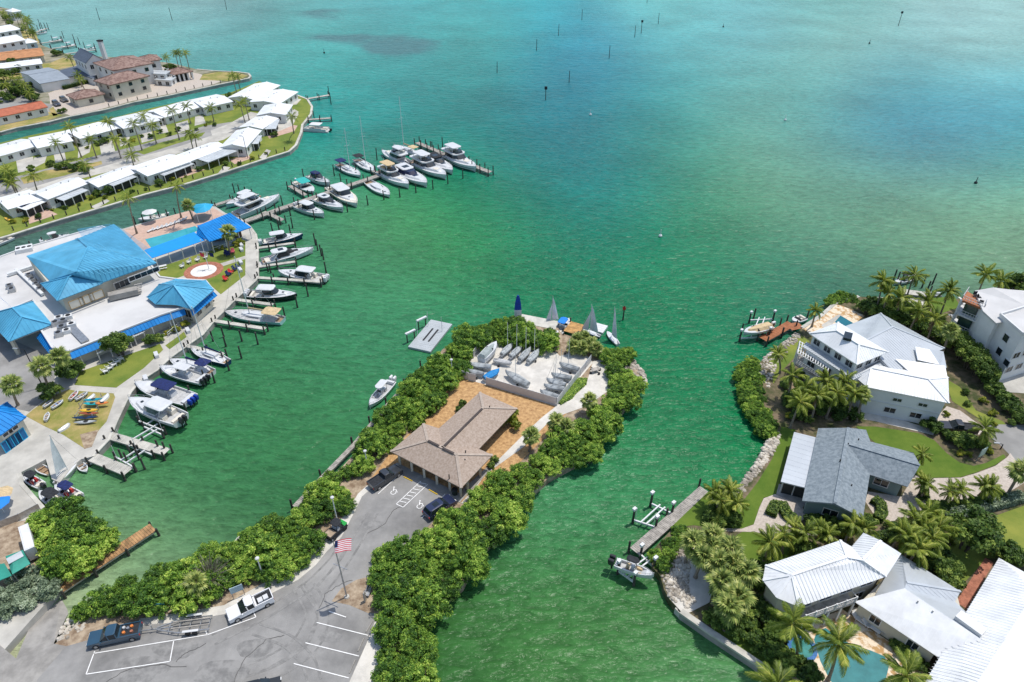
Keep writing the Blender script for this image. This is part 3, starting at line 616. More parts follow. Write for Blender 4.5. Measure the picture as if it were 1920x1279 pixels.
# ------------------------------------------------------------------ club: main building with blue hipped roofs over white flat roofs
cl = thing('club_building', 'large clubhouse with sky blue seamed hip roofs over white flat roof', 'clubhouse', P(160, 560, ZL), world=True)
ZF = 4.8
FL = [(-80,512),(40,468),(190,425),(232,438),(262,470),(300,520),(330,524),(386,527),(400,545),(358,580),(345,577),(300,592),(131,659),(99,653),(78,620),(98,612),(62,563),(20,580),(-80,615)]
flw = PL(FL, ZF)
MB().prism(inset(flw, .6), ZL - .1, ZF - .02).build('wall', WALLC, cl)
fr = MB().prism(flw, ZF - .35, ZF).build('flat_roof', ROOFF, cl)
m = MB()
for i in range(len(flw)):
    a, b = flw[i], flw[(i + 1) % len(flw)]; m.bar(a + Vector((0, 0, .12)), b + Vector((0, 0, .12)), .35, .3)
m.build('parapet', WHITE, fr)
q = PL([(44,484),(80,530),(108,560),(190,530),(284,496),(213,425),(150,446)], 8.6); q = inset(q, .8)
MB().prism(q, ZF - .1, 8.5).build('storey_wall', WALLC, cl)
roofp(cl, [(49,480,8.7),(146,447,8.7),(213,420,8.7),(229,432,8.7),(293,493,8.7),(193,529,8.7),(93,526,8.7),(165,463,12.6),(142,510,12.2)],
      [(0,1,7,8,6),(1,2,3,4,7),(7,4,5,8),(8,5,6)], BLUE, rib=.75, ribw=.12, ribh=.05)
roofp(cl, [(76,532,8.5),(107,564,8.5),(193,531,8.5),(160,513,8.5),(129,519,11.0),(143,511,11.6)], [(0,1,4),(1,2,4),(2,3,5,4),(3,0,4,5)], BLUE, rib=.75, ribw=.12, ribh=.05)
a, b = q[0], q[1]
qq = PL([(110,566),(192,534)], 8.5)
for t_, wd in ((.22, 2.6), (.45, 2.6), (.68, 2.6)):
    window(cl, qq[0] + Vector((.5, .9, 0)), qq[1] + Vector((.5, .9, 0)), t_, wd, 5.9, 7.5, frame=M('brown window frame', (.30, .20, .08), .6, .1), pane=M('cream blind', (.55, .52, .44), .7, .05))
qe = PL([(196,533),(286,499)], 8.7); off = Vector((-.1, .75, 0))
window(cl, qe[0] + off, qe[1] + off, .75, 6.5, 6.9, 7.9, mull=4)
window(cl, qe[0] + off, qe[1] + off, .28, 3.0, 6.4, 7.8, mull=2, frame=STEEL)
MB().box(tuple((qe[0].lerp(qe[1], .3) + Vector((.3, -1.0, -3.0)))), (5.5, 1.8, 1.2), .5).build('plant_room', CONCD, cl)
st = MB()
for k in range(6):
    p = qe[0].lerp(qe[1], .62) + Vector((.45, -1.0 - k * .33, 0)); st.box((p.x, p.y, 6.5 - k * .28), (1.6, .33, .12), .5)
st.build('roof_stair', CONCD, cl)
# octagonal pavilion
oc = [(275,557),(291,570.5),(329,572),(360,580),(401,543),(386,526),(330,523),(298,533)]
roofp(cl, [(x, y, 5.6) for x, y in oc] + [(326,534,8.9)], [(i, (i + 1) % 8, 8) for i in range(8)], BLUE, rib=.8, ribw=.12, ribh=.05)
MB().prism(inset(PL(oc, 5.6), 1.0), ZL, 5.4).build('pavilion_wall', WALLC, cl)
auto_windows(cl, inset(PL(oc, 5.6), 1.0), 2.4, 4.2, 2.2, 1.7, frame=WALLC)
# sloping blue eaves skirts
def skirt(par, top, bot, zt, zb, mat=BLUE2):
    n = len(top); V = [P(x, y, zt) for x, y in top] + [P(x, y, zb) for x, y in bot]
    roofw(par, V, [(i, i + 1, n + i + 1, n + i) for i in range(n - 1)], mat, rib=.7, name='eaves_skirt', cap=False, thick=.12, ribw=.09)
skirt(cl, [(131,659),(215,626),(300,592),(345,576)], [(134,674),(217,641),(302,606),(349,590)], ZF - .02, 3.7)
skirt(cl, [(80,621),(104,653)], [(68,633),(93,664)], ZF - .02, 3.7)
skirt(cl, [(0,556),(26,580)], [(-12,572),(12,592)], ZF - .02, 3.7)
skirt(cl, [(357,581),(400,546)], [(362,592),(408,554)], ZF, 3.9)
for x, y in ((150,668),(180,656),(215,643),(250,629),(285,615),(318,601),(340,592)):
    p = P(x, y, 3.6); MB().tube((p.x, p.y, ZL), (p.x, p.y, 3.62), .1).build('post', WHITE, cl)
# rooftop equipment
def roof_unit(x, y, d, label, kind=0, rz=.5, group=None):
    p = P(x, y, ZF); t = thing('rooftop_unit', label, 'air unit', (p.x, p.y, ZF), rz, group)
    MB().box((0, 0, d[2] / 2), d).build('casing', STEEL if kind else ALU, t)
    n = max(1, int(d[0] / 1.1))
    for k in range(n): MB().tube((-d[0] / 2 + d[0] * (k + .5) / n, 0, d[2]), (-d[0] / 2 + d[0] * (k + .5) / n, 0, d[2] + .06), min(.45, d[1] * .38), None, 12).build('fan', BLACK, t)
grp = 'rooftop units on the white flat roof'
roof_unit(47,470,(3.4,2.6,.9), 'white six fan cooler box at the canal edge of the flat roof', 0)
for i, (x, y) in enumerate(((112,600),(121,606),(130,597),(118,618),(127,624),(106,610),(136,612),(112,630))):
    roof_unit(x, y, (1.5 - .1 * (i % 3), 1.2, .8 + .15 * (i % 2)), 'small grey air unit in the cluster on the white roof near the porch', i % 2, group='air units near the porch')
for i, (x, y) in enumerate(((56,520),(63,528),(70,537),(77,546),(20,540),(24,547))):
    roof_unit(x, y, (1.3, 1.1, .9), 'small grey air unit in the line left of the main blue roof', 1, group='air units left of the main blue roof')
d_ = MB(); a, b = P(30,505,ZF + .5), P(80,552,ZF + .5); d_.bar(a, b, .6, .5); c_, e_ = P(14,515,ZF + .5), P(60,500,ZF + .5); d_.bar(c_, e_, .8, .6)
d_.build('duct', ALU, cl)
MB().bar(P(125,604,ZF + .3), P(160,640,ZF + .3), 1.4, .25).build('duct', STEEL, cl)
# porte cochere
pc = thing('porch_canopy', 'square blue hipped entrance canopy at the left edge of the club', 'canopy', P(40, 640, ZL), world=True)
roofp(pc, [(62,565,5.4),(98,608,5.4),(16,641,5.4),(-30,592,5.4),(41,594,8.2),(24,577,8.2)], [(0,1,4,5),(1,2,4),(2,3,5,4),(3,0,5)], BLUE, rib=.75, ribw=.12, ribh=.05)
for x, y in ((88,610),(20,634),(58,571)):
    p = P(x, y, 5.0); MB().box((p.x, p.y, (5.0 + ZL) / 2), (.6, .6, 5.0 - ZL)).build('column', WALLC, pc)
a, b = P(20,637,5.1), P(94,609,5.1); MB().bar(a, b, .4, .7).build('beam', WALLC, pc)
# covered pool bar: bright blue awning and lanai roof
aw = thing('pool_awning', 'long bright blue flat awning beside the club swimming pool', 'awning', P(320, 480, ZL), world=True)
roofp(aw, [(270,469,4.6),(364,435,4.8),(385,450,4.2),(285,484,4.0)], [(0,1,2,3)], M('bright blue awning', (.004, .27, .72), .6, .05, .3), cap=False, thick=.12)
for t_ in (0, .25, .5, .75, 1):
    p = P(285, 484, 4).lerp(P(385, 450, 4.2), t_ * .96 + .02); MB().tube((p.x + .3, p.y + .3, ZL), (p.x + .3, p.y + .3, 4), .09).build('post', WHITE, aw)
ln = thing('lanai_roof', 'strong blue seamed lanai roof over the dark bar terrace', 'pavilion', P(420, 450, ZL), world=True)
roofp(ln, [(371,423,6.0),(431,399,6.0),(471,426,4.6),(394,453,4.6),(368,440,4.6)], [(0,1,2,3),(0,3,4)], BLUE2, rib=.7, ribw=.09, ribh=.1)
for x, y in ((396,453),(421,444),(446,435),(467,427),(430,402)):
    p = P(x, y, 4.5) + Vector((-.2, .5, 0)); MB().tube((p.x, p.y, ZL), (p.x, p.y, 4.55), .11).build('post', WHITE, ln)
rl = MB(); a, b = P(400,473,ZL), P(462,449,ZL)
for zz in (.5, 1.0): rl.bar(a + Vector((0, 0, zz)), b + Vector((0, 0, zz)), .08, .08)
for k in range(26): p = a.lerp(b, k / 25); rl.bar(p, p + Vector((0, 0, 1.0)), .05, .05)
rl.build('railing', ALU, ln)
MB().box(tuple(P(425,440,2.0)), (7, 2.2, 1.6), .42).build('bar_counter', WALLB, ln)
gz = thing('gazebo', 'small turquoise canvas gazebo on the pool deck by the canal', 'gazebo', P(378, 400, ZL), world=True)
gp = [(359,394),(367,383),(385,381),(400,383),(394,393),(384,398),(368,400)]
roofp(gz, [(x, y, 4.0) for x, y in gp] + [(382,385,5.2)], [(i, (i + 1) % 7, 7) for i in range(7)], BLUET, thick=.08, cap=False)
for x, y in gp[::2]: p = P(x, y, 4.0); MB().tube((p.x, p.y, ZL), (p.x, p.y, 4.0), .07).build('post', WHITE, gz)
hb = thing('harbour_shed', 'blue roofed boat shed with open blue doors at the left edge', 'shed', P(20, 820, ZL), world=True)
Qh = [(14,754),(49,782),(-2,818),(-60,790)]
roofp(hb, [(x, y, 5.0) for x, y in Qh] + [(-8,768,6.6),(-30,782,6.6)], [(0,1,4),(1,2,5,4),(2,3,5),(3,0,4,5)], BLUE2, rib=.7)
q = walls(hb, PL(Qh, 5.0), ZL, 4.9, WALLC, .5)
for i in range(len(q)):
    a, b = q[i], q[(i + 1) % len(q)]; d = b - a
    if Vector((d.y, -d.x, 0)).normalized().dot(Vector((.75, -.66, 0))) > .6:
        for t_ in (.12, .33, .55): window(hb, a, b, t_, 2.2, ZL + .1, 3.3, frame=BLUET, pane=M('blue doorway', (.01, .12, .30), .6, .2), name='door')
        for t_ in (.25, .5): window(hb, a, b, t_, 1.6, 3.9, 4.5)
# loungers, umbrella, chairs round the club
def lounger_base():
    t = thing('sun_lounger', 'white sun lounger in the row beside the club pool', 'lounger', group='white loungers by the club pool')
    MB().box((0, -.25, .35), (.65, 1.4, .08)).build('seat', WHITE, t)
    m = MB(); m.bar((0, .45, .36), (0, .95, .72), .65, .07); m.build('backrest', WHITE, t)
    for x in (-.28, .28):
        for y in (-.8, .4): MB().bar((x, y, 0), (x, y, .35), .06).build('leg', WHITE, t)
    return t
lb = lounger_base(); pts = [(283,434),(292,431),(300,429),(309,426),(317,424),(325,421),(333,418),(340,416),(346,413)]
for i, (x, y) in enumerate(pts):
    o = lb if i == 0 else dup(lb, (0, 0, 0)); o.location = P(x, y, ZL + .03); o.rotation_euler.z = -.5
def chair_proto(mat, label, group):
    t = thing('garden_chair', label, 'chair', group=group)
    MB().box((0, 0, .38), (.7, .7, .06)).build('seat', mat, t); MB().bar((0, .3, .3), (0, .55, 1.0), .62, .05).build('backrest', mat, t)
    for s in (-1, 1): MB().box((s * .36, -.02, .58), (.14, .75, .04)).build('armrest', mat, t); MB().box((s * .34, -.3, .2), (.07, .07, .4)).build('leg', mat, t); MB().box((s * .34, .25, .2), (.07, .07, .4)).build('leg', mat, t)
    return t
def chairs(mat, pts, rz, label, group):
    b0 = chair_proto(mat, label, group)
    for i, (x, y) in enumerate(pts):
        o = b0 if i == 0 else dup(b0, (0, 0, 0)); o.location = P(x, y, ZL + .04); o.rotation_euler.z = rz + (i % 3) * .12 - .12; o.scale = (1.15,) * 3
chairs(WHITE, [(199,699),(207,693),(214,687),(221,681),(228,676)], 2.4, 'white slatted garden chair in the row on the lawn below the club terrace', 'white chairs on the club lawn')
chairs(WHITE, [(342,502),(355,494),(371,490),(386,485)], -.4, 'white garden chair on the grass beside the round flag court', 'white chairs by the flag court')
chairs(RED, [(424,526),(434,513)], 1.2, 'red garden chair on the grass facing the boat slips', 'red garden chairs')
chairs(NAVY, [(429,517),(441,507),(448,503)], 1.2, 'navy garden chair on the grass facing the boat slips', 'navy garden chairs')
chairs(M('pink plastic', (.6, .12, .15), .5), [(437,475)], .4, 'pink red chair under the blue lanai edge on the grass', 'pink chair')
chairs(NAVY, [(424,478),(428,480)], .4, 'navy garden chair beside the pink chair near the lanai', 'navy chairs by lanai')
def picnic(x, y, label, rz=.5):
    t = thing('picnic_table', label, 'table', P(x, y, ZL + .03), rz)
    MB().box((0, 0, .75), (2.0, .8, .06)).build('table_top', WHITE, t)
    for s in (-1, 1): MB().box((0, s * .75, .45), (2.0, .3, .05)).build('bench', WHITE, t); MB().bar((s * .7, -.8, 0), (s * .7, .3, .75), .08).bar((s * .7, .8, 0), (s * .7, -.3, .75), .08).build('leg', WHITE, t)
picnic(305, 504, 'white picnic table on the grass under the main blue roof corner')
def umbrella(x, y, mat, label, h=2.6, r=1.6):
    p = P(x, y, ZL + .03); t = thing('parasol', label, 'parasol', p)
    MB().tube((0, 0, 0), (0, 0, h), .04).build('pole', WHITE, t); n = 8
    m = MB(); m.add([(r * math.cos(k * .785), r * math.sin(k * .785), h - .35) for k in range(n)] + [(0, 0, h + .15)], [(k, (k + 1) % n, n) for k in range(n)])
    m.build('canopy', mat, t)
umbrella(286, 416, WHITE, 'white parasol over the loungers at the canal side of the pool', 3.2, 1.9)
umbrella(9, 962, SKYB, 'bright blue parasol at the left edge by the small boats')
umbrella(14, 945, TANC, 'cream parasol at the left edge behind the blue one')
# open seating terrace below the octagon
for i, (x, y) in enumerate(((390,580),(376,592),(362,604),(346,614),(330,624),(400,570))):
    p = P(x, y, ZL); t = thing('terrace_table', 'small dark dining table on the terrace under the blue club eaves', 'table', p, group='terrace tables by the club wall')
    MB().tube((0, 0, .7), (0, 0, .76), .45, None, 10).build('table_top', BLKC, t); MB().tube((0, 0, 0), (0, 0, .7), .05).build('leg', STEEL, t)
rl = MB(); a, b = P(404,556,ZL), P(316,632,ZL)
for zz in (.55, 1.05): rl.bar(a + Vector((0, 0, zz)), b + Vector((0, 0, zz)), .07)
for k in range(30): p = a.lerp(b, k / 29); rl.bar(p, p + Vector((0, 0, 1.05)), .05)
tag(rl.build('terrace_railing', ALU), 'white metal railing along the club terrace above the quay', 'railing')
pg = thing('pergola', 'white slatted trellis screen beside the lawn chairs at the club wall', 'trellis', P(270,650,ZL), world=True)
for (x0, y0, x1, y1) in ((190,680,212,668),(248,652,275,640)):
    a, b = P(x0, y0, ZL), P(x1, y1, ZL)
    for k in range(8): p = a.lerp(b, k / 7); MB().bar(p + Vector((0, 0, 2.2)), p + Vector((.6, 1.6, 2.2)), .1).build('slat', WHITE, pg)
    for p in (a, b): MB().bar(p, p + Vector((0, 0, 2.2)), .14).build('post', WHITE, pg)
    MB().bar(a + Vector((0, 0, 2.1)), b + Vector((0, 0, 2.1)), .14).build('beam', WHITE, pg)

# ------------------------------------------------------------------ tan roofed hall on the spit
hall = thing('community_hall', 'low hall with tan shingled cross hip roof on orange mulch', 'hall', P(850, 860, ZL), world=True)
ze, zr = 4.2, 6.1
hv = [(732,846,ze),(865,915,ze),(924,853,ze),(898,842,ze),(970,766,ze),(900,735,ze),(823,803,ze),(794,794,ze),(802,826,zr),(856,852,zr),(829,839,zr),(906,764,zr)]
roofp(hall, hv, [(0,1,9,10,8),(1,2,9),(2,3,10,9),(3,4,11,10),(4,5,11),(5,6,10,11),(6,7,8,10),(7,0,8)], TANR, thick=.3, capd=(.45, .03), capmat=M('pale ridge shingle', (.40, .33, .27), .9, .1, 2))
for a, b in (((833,836),(904,766)),((803,826),(823,836)),((830,840),(851,850))):
    A_, B_ = P(*a, zr + .1), P(*b, zr + .1); MB().bar(A_, B_, .34, .12).build('ridge_vent', TANRD, hall)
fw = [P(x, y, ze) for x, y in ((732,846),(865,915),(924,853),(898,842),(970,766),(900,735),(823,803),(794,794))]
q = walls(hall, fw, ZL, ze - .1, WALLB, 1.9)
for t_ in (.08, .26, .44, .62, .80, .95):
    p = fw[0].lerp(fw[1], t_) + Vector((.35, .6, 0)); MB().box((p.x, p.y, (ZL + ze) / 2), (.35, .35, ze - ZL)).build('post', WALLC, hall)
for t_ in (.3, .7):
    p = fw[1].lerp(fw[2], t_) + Vector((-.6, .3, 0)); MB().box((p.x, p.y, (ZL + ze) / 2), (.35, .35, ze - ZL)).build('post', WALLC, hall)
auto_windows(hall, q, 2.2, 3.4, 3.6, 1.2, frame=WALLC)
for x, y in ((912,752),(936,820),(872,886),(858,905),(800,850)):
    p = P(x, y, 5.0); 
for i, (x, y, z) in enumerate(((918,764,5.75),(872,864,5.2),(842,893,4.95),(873,848,5.6))):
    p = P(x, y, z); MB().tube((p.x, p.y, z - .5), (p.x, p.y, z + .35), .09).build('vent_pipe', BLACK, hall)
bin_ = thing('litter_bin', 'dark round litter bin at the hall corner by the walkway', 'bin', P(853, 926, ZL + .09))
MB().tube((0, 0, 0), (0, 0, .95), .42, .46, 12).build('drum', M('dark green bin', (.03, .045, .035), .6, .2), bin_); MB().tube((0, 0, .95), (0, 0, 1.05), .5, .35, 12).build('lid', BLACK, bin_)
# yard fences: each panel its own piece
def fence(pts, label, h=1.85, pan=2.4, mat=FENCE, z=ZL):
    w = PL(pts, z); t = thing('fence', label, 'fence', w[0], world=True)
    for i in range(len(w) - 1):
        a, b = w[i], w[i + 1]; n = max(1, round((b - a).length / pan))
        for k in range(n):
            p, r = a.lerp(b, k / n), a.lerp(b, (k + 1) / n); d = (r - p).normalized() * .07
            MB().bar(p + d + Vector((0, 0, h / 2)), r - d + Vector((0, 0, h / 2)), .05, h - .06).build('panel', mat, t)
            MB().bar(p + Vector((0, 0, h / 2 + .03)), p + Vector((0, 0, h / 2 + .031)), .13, h, up=(0, 1, 0)) if False else MB().box((p.x, p.y, z + h / 2 + .03), (.13, .13, h + .06), math.atan2(d.y, d.x)).build('post', mat, t)
    return t
fence([(912,722),(1043,761)], 'white vinyl fence along the mulch side of the dinghy yard')
fence([(1044,761),(1108,679)], 'white vinyl fence on the right side of the dinghy yard')
fence([(862,708),(879,713)], 'short white fence panel left of the yard gate')
fence([(888,672),(903,646)], 'white fence at the left back corner of the dinghy yard')
fence([(879,714),(893,716)], 'white yard gate panel standing open beside the mulch', 1.8, 3)

# ------------------------------------------------------------------ right shore: large white house
h1 = thing('white_villa', 'large two storey white house with pale metal hip roofs and tower', 'house', P(1690, 760, ZL), world=True)
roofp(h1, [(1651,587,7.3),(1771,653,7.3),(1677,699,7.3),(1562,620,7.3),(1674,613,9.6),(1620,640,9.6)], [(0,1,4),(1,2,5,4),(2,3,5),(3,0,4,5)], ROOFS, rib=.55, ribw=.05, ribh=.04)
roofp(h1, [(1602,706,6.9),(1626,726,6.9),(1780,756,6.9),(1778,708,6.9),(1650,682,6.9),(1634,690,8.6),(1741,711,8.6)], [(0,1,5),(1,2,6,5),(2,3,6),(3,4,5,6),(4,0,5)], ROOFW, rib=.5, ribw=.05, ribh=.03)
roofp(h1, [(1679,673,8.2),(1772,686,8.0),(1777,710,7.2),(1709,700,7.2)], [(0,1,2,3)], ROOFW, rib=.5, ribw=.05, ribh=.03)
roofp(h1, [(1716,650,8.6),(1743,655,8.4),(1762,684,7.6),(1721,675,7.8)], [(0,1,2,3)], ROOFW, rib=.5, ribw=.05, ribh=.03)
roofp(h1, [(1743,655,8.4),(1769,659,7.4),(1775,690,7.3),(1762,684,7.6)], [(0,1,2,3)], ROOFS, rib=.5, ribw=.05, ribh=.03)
q = inset(PL([(1651,587),(1771,653),(1677,699),(1562,620)], 7.3), .6); MB().prism(q, ZL, 7.2).build('wall', WALLW, h1)
q = inset(PL([(1602,706),(1626,726),(1780,756),(1778,708),(1690,690)], 6.9), .45); MB().prism(q, ZL, 6.85).build('wall', WALLW, h1)
for i in range(len(q)):
    a, b = Vector(q[i]), Vector(q[(i + 1) % len(q)]); d = b - a
    if d.length > 8 and Vector((d.y, -d.x, 0)).normalized().y < -.7:
        for t_ in (.42, .75): window(h1, a, b, t_, 1.3, 4.9, 5.5, mull=1); 
        for t_ in (.38, .72): window(h1, a, b, t_, 1.7, 2.3, 3.3, mull=1)
        dd = d.normalized(); nn = Vector((dd.y, -dd.x, 0)); MB().bar(a + nn * .04 + Vector((0, 0, 4.1)), b + nn * .04 + Vector((0, 0, 4.1)), .08, .16).build('string_course', WHITE, h1)
# tower storey
tw = [(1517,625),(1607,684),(1666,660),(1572,604)]
roofp(h1, [(x, y, 9.6) for x, y in tw] + [(1569,620,11.6),(1611,646,11.6)], [(0,1,5,4),(1,2,5),(2,3,4,5),(3,0,4)], ROOFW, rib=.5, ribw=.05, ribh=.03, name='tower_roof')
q = inset(PL(tw, 9.6), .55); MB().prism(q, 6.6, 9.5).build('tower_wall', WALLW, h1)
auto_windows(h1, q, 7.9, 9.0, 1.95, 1.35)
p = P(1590, 630, 11.7); MB().box((p.x, p.y, 11.6), (1.3, 2.2, .5), -.5).build('skylight', GLASS, h1)
V = [P(1505,650,7.4), P(1600,712,7.4), P(1606,703,7.6), P(1512,641,7.6)]; roofw(h1, V, [(0,1,2,3)], ROOFS, rib=.5, name='skirt_roof', cap=False)
V = [P(1600,712,7.4), P(1664,682,7.4), P(1660,672,7.7), P(1606,703,7.6)]; roofw(h1, V, [(0,1,2,3)], ROOFS, rib=.5, name='skirt_roof', cap=False)
q = inset(PL([(1508,655),(1600,714),(1640,700),(1560,640)], 7.3), .3); MB().prism(q, ZL, 7.2).build('wall', WALLW, h1)
auto_windows(h1, q, 4.6, 6.6, 2.6, 1.5)
# pergola deck
dk = PL([(1494,660),(1553,693),(1545,716),(1490,682)], 4.2)
MB().prism(dk, 3.9, 4.2).build('deck', WOODG, h1)
for i in range(4):
    p = dk[i]; MB().box((p.x, p.y, (ZL + 6.6) / 2), (.25, .25, 6.6 - ZL)).build('pergola_post', WHITE, h1)
for k in range(13):
    a = dk[0].lerp(dk[1], k / 12); b = dk[3].lerp(dk[2], k / 12); MB().bar(Vector((a.x, a.y, 6.7)), Vector((b.x, b.y, 6.7)), .16, .12).build('pergola_slat', WHITE, h1)
for k in range(5):
    a = dk[0].lerp(dk[3], k / 4); b = dk[1].lerp(dk[2], k / 4); MB().bar(Vector((a.x, a.y, 6.56)), Vector((b.x, b.y, 6.56)), .14, .12).build('pergola_beam', WHITE, h1)
rl = MB()
for a, b in ((dk[2], dk[3]), (dk[3], dk[0])):
    for zz in (.4, .7, 1.05): rl.bar(a + Vector((0, 0, zz)), b + Vector((0, 0, zz)), .06)
rl.build('deck_railing', WHITE, h1)

# ------------------------------------------------------------------ modern white house at the right edge
h2 = thing('modern_house', 'tall modern white house with brown roof deck at the right edge', 'house', P(1860, 680, ZL), world=True)
zt = 11.0
q1 = PL([(1843,583),(1868,606),(1990,560),(1945,545),(1862,538),(1828,545)], zt)
MB().prism(inset(q1, .3), ZL, zt - .1).build('wall', WALLW, h2)
roofw(h2, [P(1843,583,zt), P(1868,606,zt), P(1960,590,zt), P(1919,571,zt + 1.0), P(1862,539,zt + 1.0), P(1828,545,zt), P(1990,555,zt)], [(0,1,2,3,4,5),(4,3,2,6)], ROOFF, thick=.4, cap=False)
q2 = PL([(1875,591),(1918,628),(2010,600),(1960,565)], zt + .6); MB().prism(q2, ZL, zt + .55).build('wall', WALLW, h2)
MB().prism(inset(q2, .35), zt + .3, zt + .58).build('flat_roof', ROOFF, h2)
pr = MB()
for i in range(4): pr.bar(q2[i] + Vector((0, 0, .2)), q2[(i + 1) % 4] + Vector((0, 0, .2)), .3, .5)
pr.build('parapet', WHITE, h2)
ca, cb = Vector(q2[0]), Vector(q2[1])
for t_, z0_, z1_ in ((.55, 8.2, 9.6), (.55, 5.2, 6.6), (.55, 2.2, 3.6), (.95, 4.6, 5.8)):
    window(h2, ca, cb, t_, 1.3, z0_, z1_)
c2, d2 = Vector(q2[1]), Vector(q2[2])
for t_ in (.1, .3, .5):
    for z0_ in (3.0, 6.2): window(h2, c2, d2, t_, 1.6, z0_, z0_ + 1.2, mull=1)
ct = q1[0] + Vector((-.1, .1, 0)); ce = q1[1] + Vector((-.1, .1, 0))   # glazed corner wall
gl = inset(PL([(1806,562),(1844,579),(1868,606),(1850,600)], zt), .1)
a, b = q1[0], q1[1]; e, f_ = P(1803,562,zt - .6), P(1844,579,zt - .6)
dkp = PL([(1814,546),(1848,568),(1845,579),(1803,562)], zt - .4)
MB().prism(dkp, zt - .8, zt - .4).build('roof_deck', WOODR, h2)
for zz in (4.4, 7.6): MB().prism([p + (Vector((0, 0, 0))) for p in dkp], zz - .3, zz).build('balcony', WHITE, h2)
MB().prism(inset(dkp, .8), ZL, zt - .9).build('glass_wall', M('green tinted glass', (.03, .065, .055), .08, .3, .3, spec=.6), h2)
for p in dkp: MB().tube((p.x, p.y, ZL), (p.x, p.y, zt - .4), .2, None, 8).build('column', WHITE, h2)
for zz in (4.4, 7.6, zt - .4):
    rl = MB()
    for i in (1, 2, 3):
        a, b = dkp[i].copy(), dkp[(i + 1) % 4].copy(); a.z = b.z = zz
        for hh in (.5, 1.0): rl.bar(a + Vector((0, 0, hh)), b + Vector((0, 0, hh)), .06)
        for k in range(9): p = a.lerp(b, k / 8); rl.bar(p, p + Vector((0, 0, 1.0)), .05)
    rl.build('railing', WHITE, h2)
sp = P(1797, 585, 4.5); stp = MB()
for k in range(20):
    t_ = k * .42; stp.bar((sp.x, sp.y, ZL + .3 + k * .3), (sp.x + 1.5 * math.cos(t_), sp.y + 1.5 * math.sin(t_), ZL + .3 + k * .3), .4, .06)
stp.tube((sp.x, sp.y, ZL), (sp.x, sp.y, 7.6), .12); stp.build('spiral_stair', WHITE, h2)
for k, (x, y) in enumerate(((1828,556),(1835,561),(1838,570))):
    p = P(x, y, zt - .4); t = thing('deck_chair', 'dark chair on the brown roof deck of the modern house', 'chair', p, k * 1.3, group='chairs on the roof deck')
    MB().box((0, 0, .4), (.7, .7, .1)).build('seat', BLKC, t); MB().box((0, .3, .7), (.7, .1, .6)).build('backrest', BLKC, t); MB().box((0, 0, .18), (.5, .5, .36)).build('base', STEEL, t)

# ------------------------------------------------------------------ grey shingled house
h3 = thing('grey_house', 'single storey grey shingled house with flat white porch roof', 'house', P(1590, 940, ZL), world=True)
ze, zr = 4.3, 6.3
roofp(h3, [(1534,803,ze),(1504,939,ze),(1618,972,ze),(1631,890,ze),(1702,913,ze),(1713,849,ze),(1632,828,ze),(1624,806,ze),(1591,802,zr),(1565,944,zr),(1589,832,zr),(1725,872,zr)],
      [(0,8,10,9,1),(9,10,3,2),(3,10,11,4),(10,6,5,11),(8,7,6,10)], GREYR, thick=.25, capmat=GREYR, capd=(.4, .04))
q = inset(PL([(1534,803),(1504,939),(1618,972),(1631,890),(1702,913),(1713,849),(1632,828),(1624,806)], ze), .7); MB().prism(q, ZL, ze - .1).build('wall', WALLT, h3)
auto_windows(h3, q, 2.3, 3.5, 4.2, 1.9)
MB().bar(P(1591,804,zr + .08), P(1566,942,zr + .08), .5, .1).build('ridge_vent', GREYR, h3)
for x0, y0, x1, y1, w_ in ((1504,939,1618,972,0), (1702,913,1713,849,1)):
    a, b = P(x0, y0, ze), P(x1, y1, ze); c_ = (sum(q, Vector()) / len(q)); c_.z = ze
    d = Vector((-(b - a).y, (b - a).x, 0)).normalized()
    if d.dot(c_ - a) < 0: d = -d
    mid = (a + b) / 2; MB().add([a.lerp(b, .05) + d * .68 + Vector((0, 0, -.1)), a.lerp(b, .95) + d * .68 + Vector((0, 0, -.1)), mid + d * .68 + Vector((0, 0, zr - ze - .35))], [(0, 1, 2)]).build('gable_wall', WALLT, h3)
roofp(h3, [(1489,810,4.0),(1545,824,4.1),(1524,918,4.1),(1464,903,4.0)], [(0,1,2,3)], ROOFS, cap=False, thick=.2, name='porch_roof', rib=1.1, ribw=.04, ribh=.02)
for x, y in ((1468,902),(1490,908),(1520,915),(1477,858),(1490,814)):
    p = P(x, y, 3.9); MB().box((p.x + .2, p.y + .2, (ZL + 3.9) / 2), (.15, .15, 3.9 - ZL)).build('porch_post', WHITE, h3)
MB().prism(inset(PL([(1489,810),(1545,824),(1524,918),(1464,903)], 4.0), .5), ZL, 3.7).build('porch_screen', M('dark insect screen', (.03, .035, .035), .7, .2), h3)
sheet('porch_paving', [(1460,908),(1530,925),(1502,955),(1495,945),(1455,928)], CONCD, .09)
for i, (x, y, z) in enumerate(((1609,826,5.2),(1596,912,5.3),(1575,865,6.2))):
    p = P(x, y, z); MB().tube((p.x, p.y, z - .5), (p.x, p.y, z + .4), .1).build('vent_pipe', BLACK, h3)

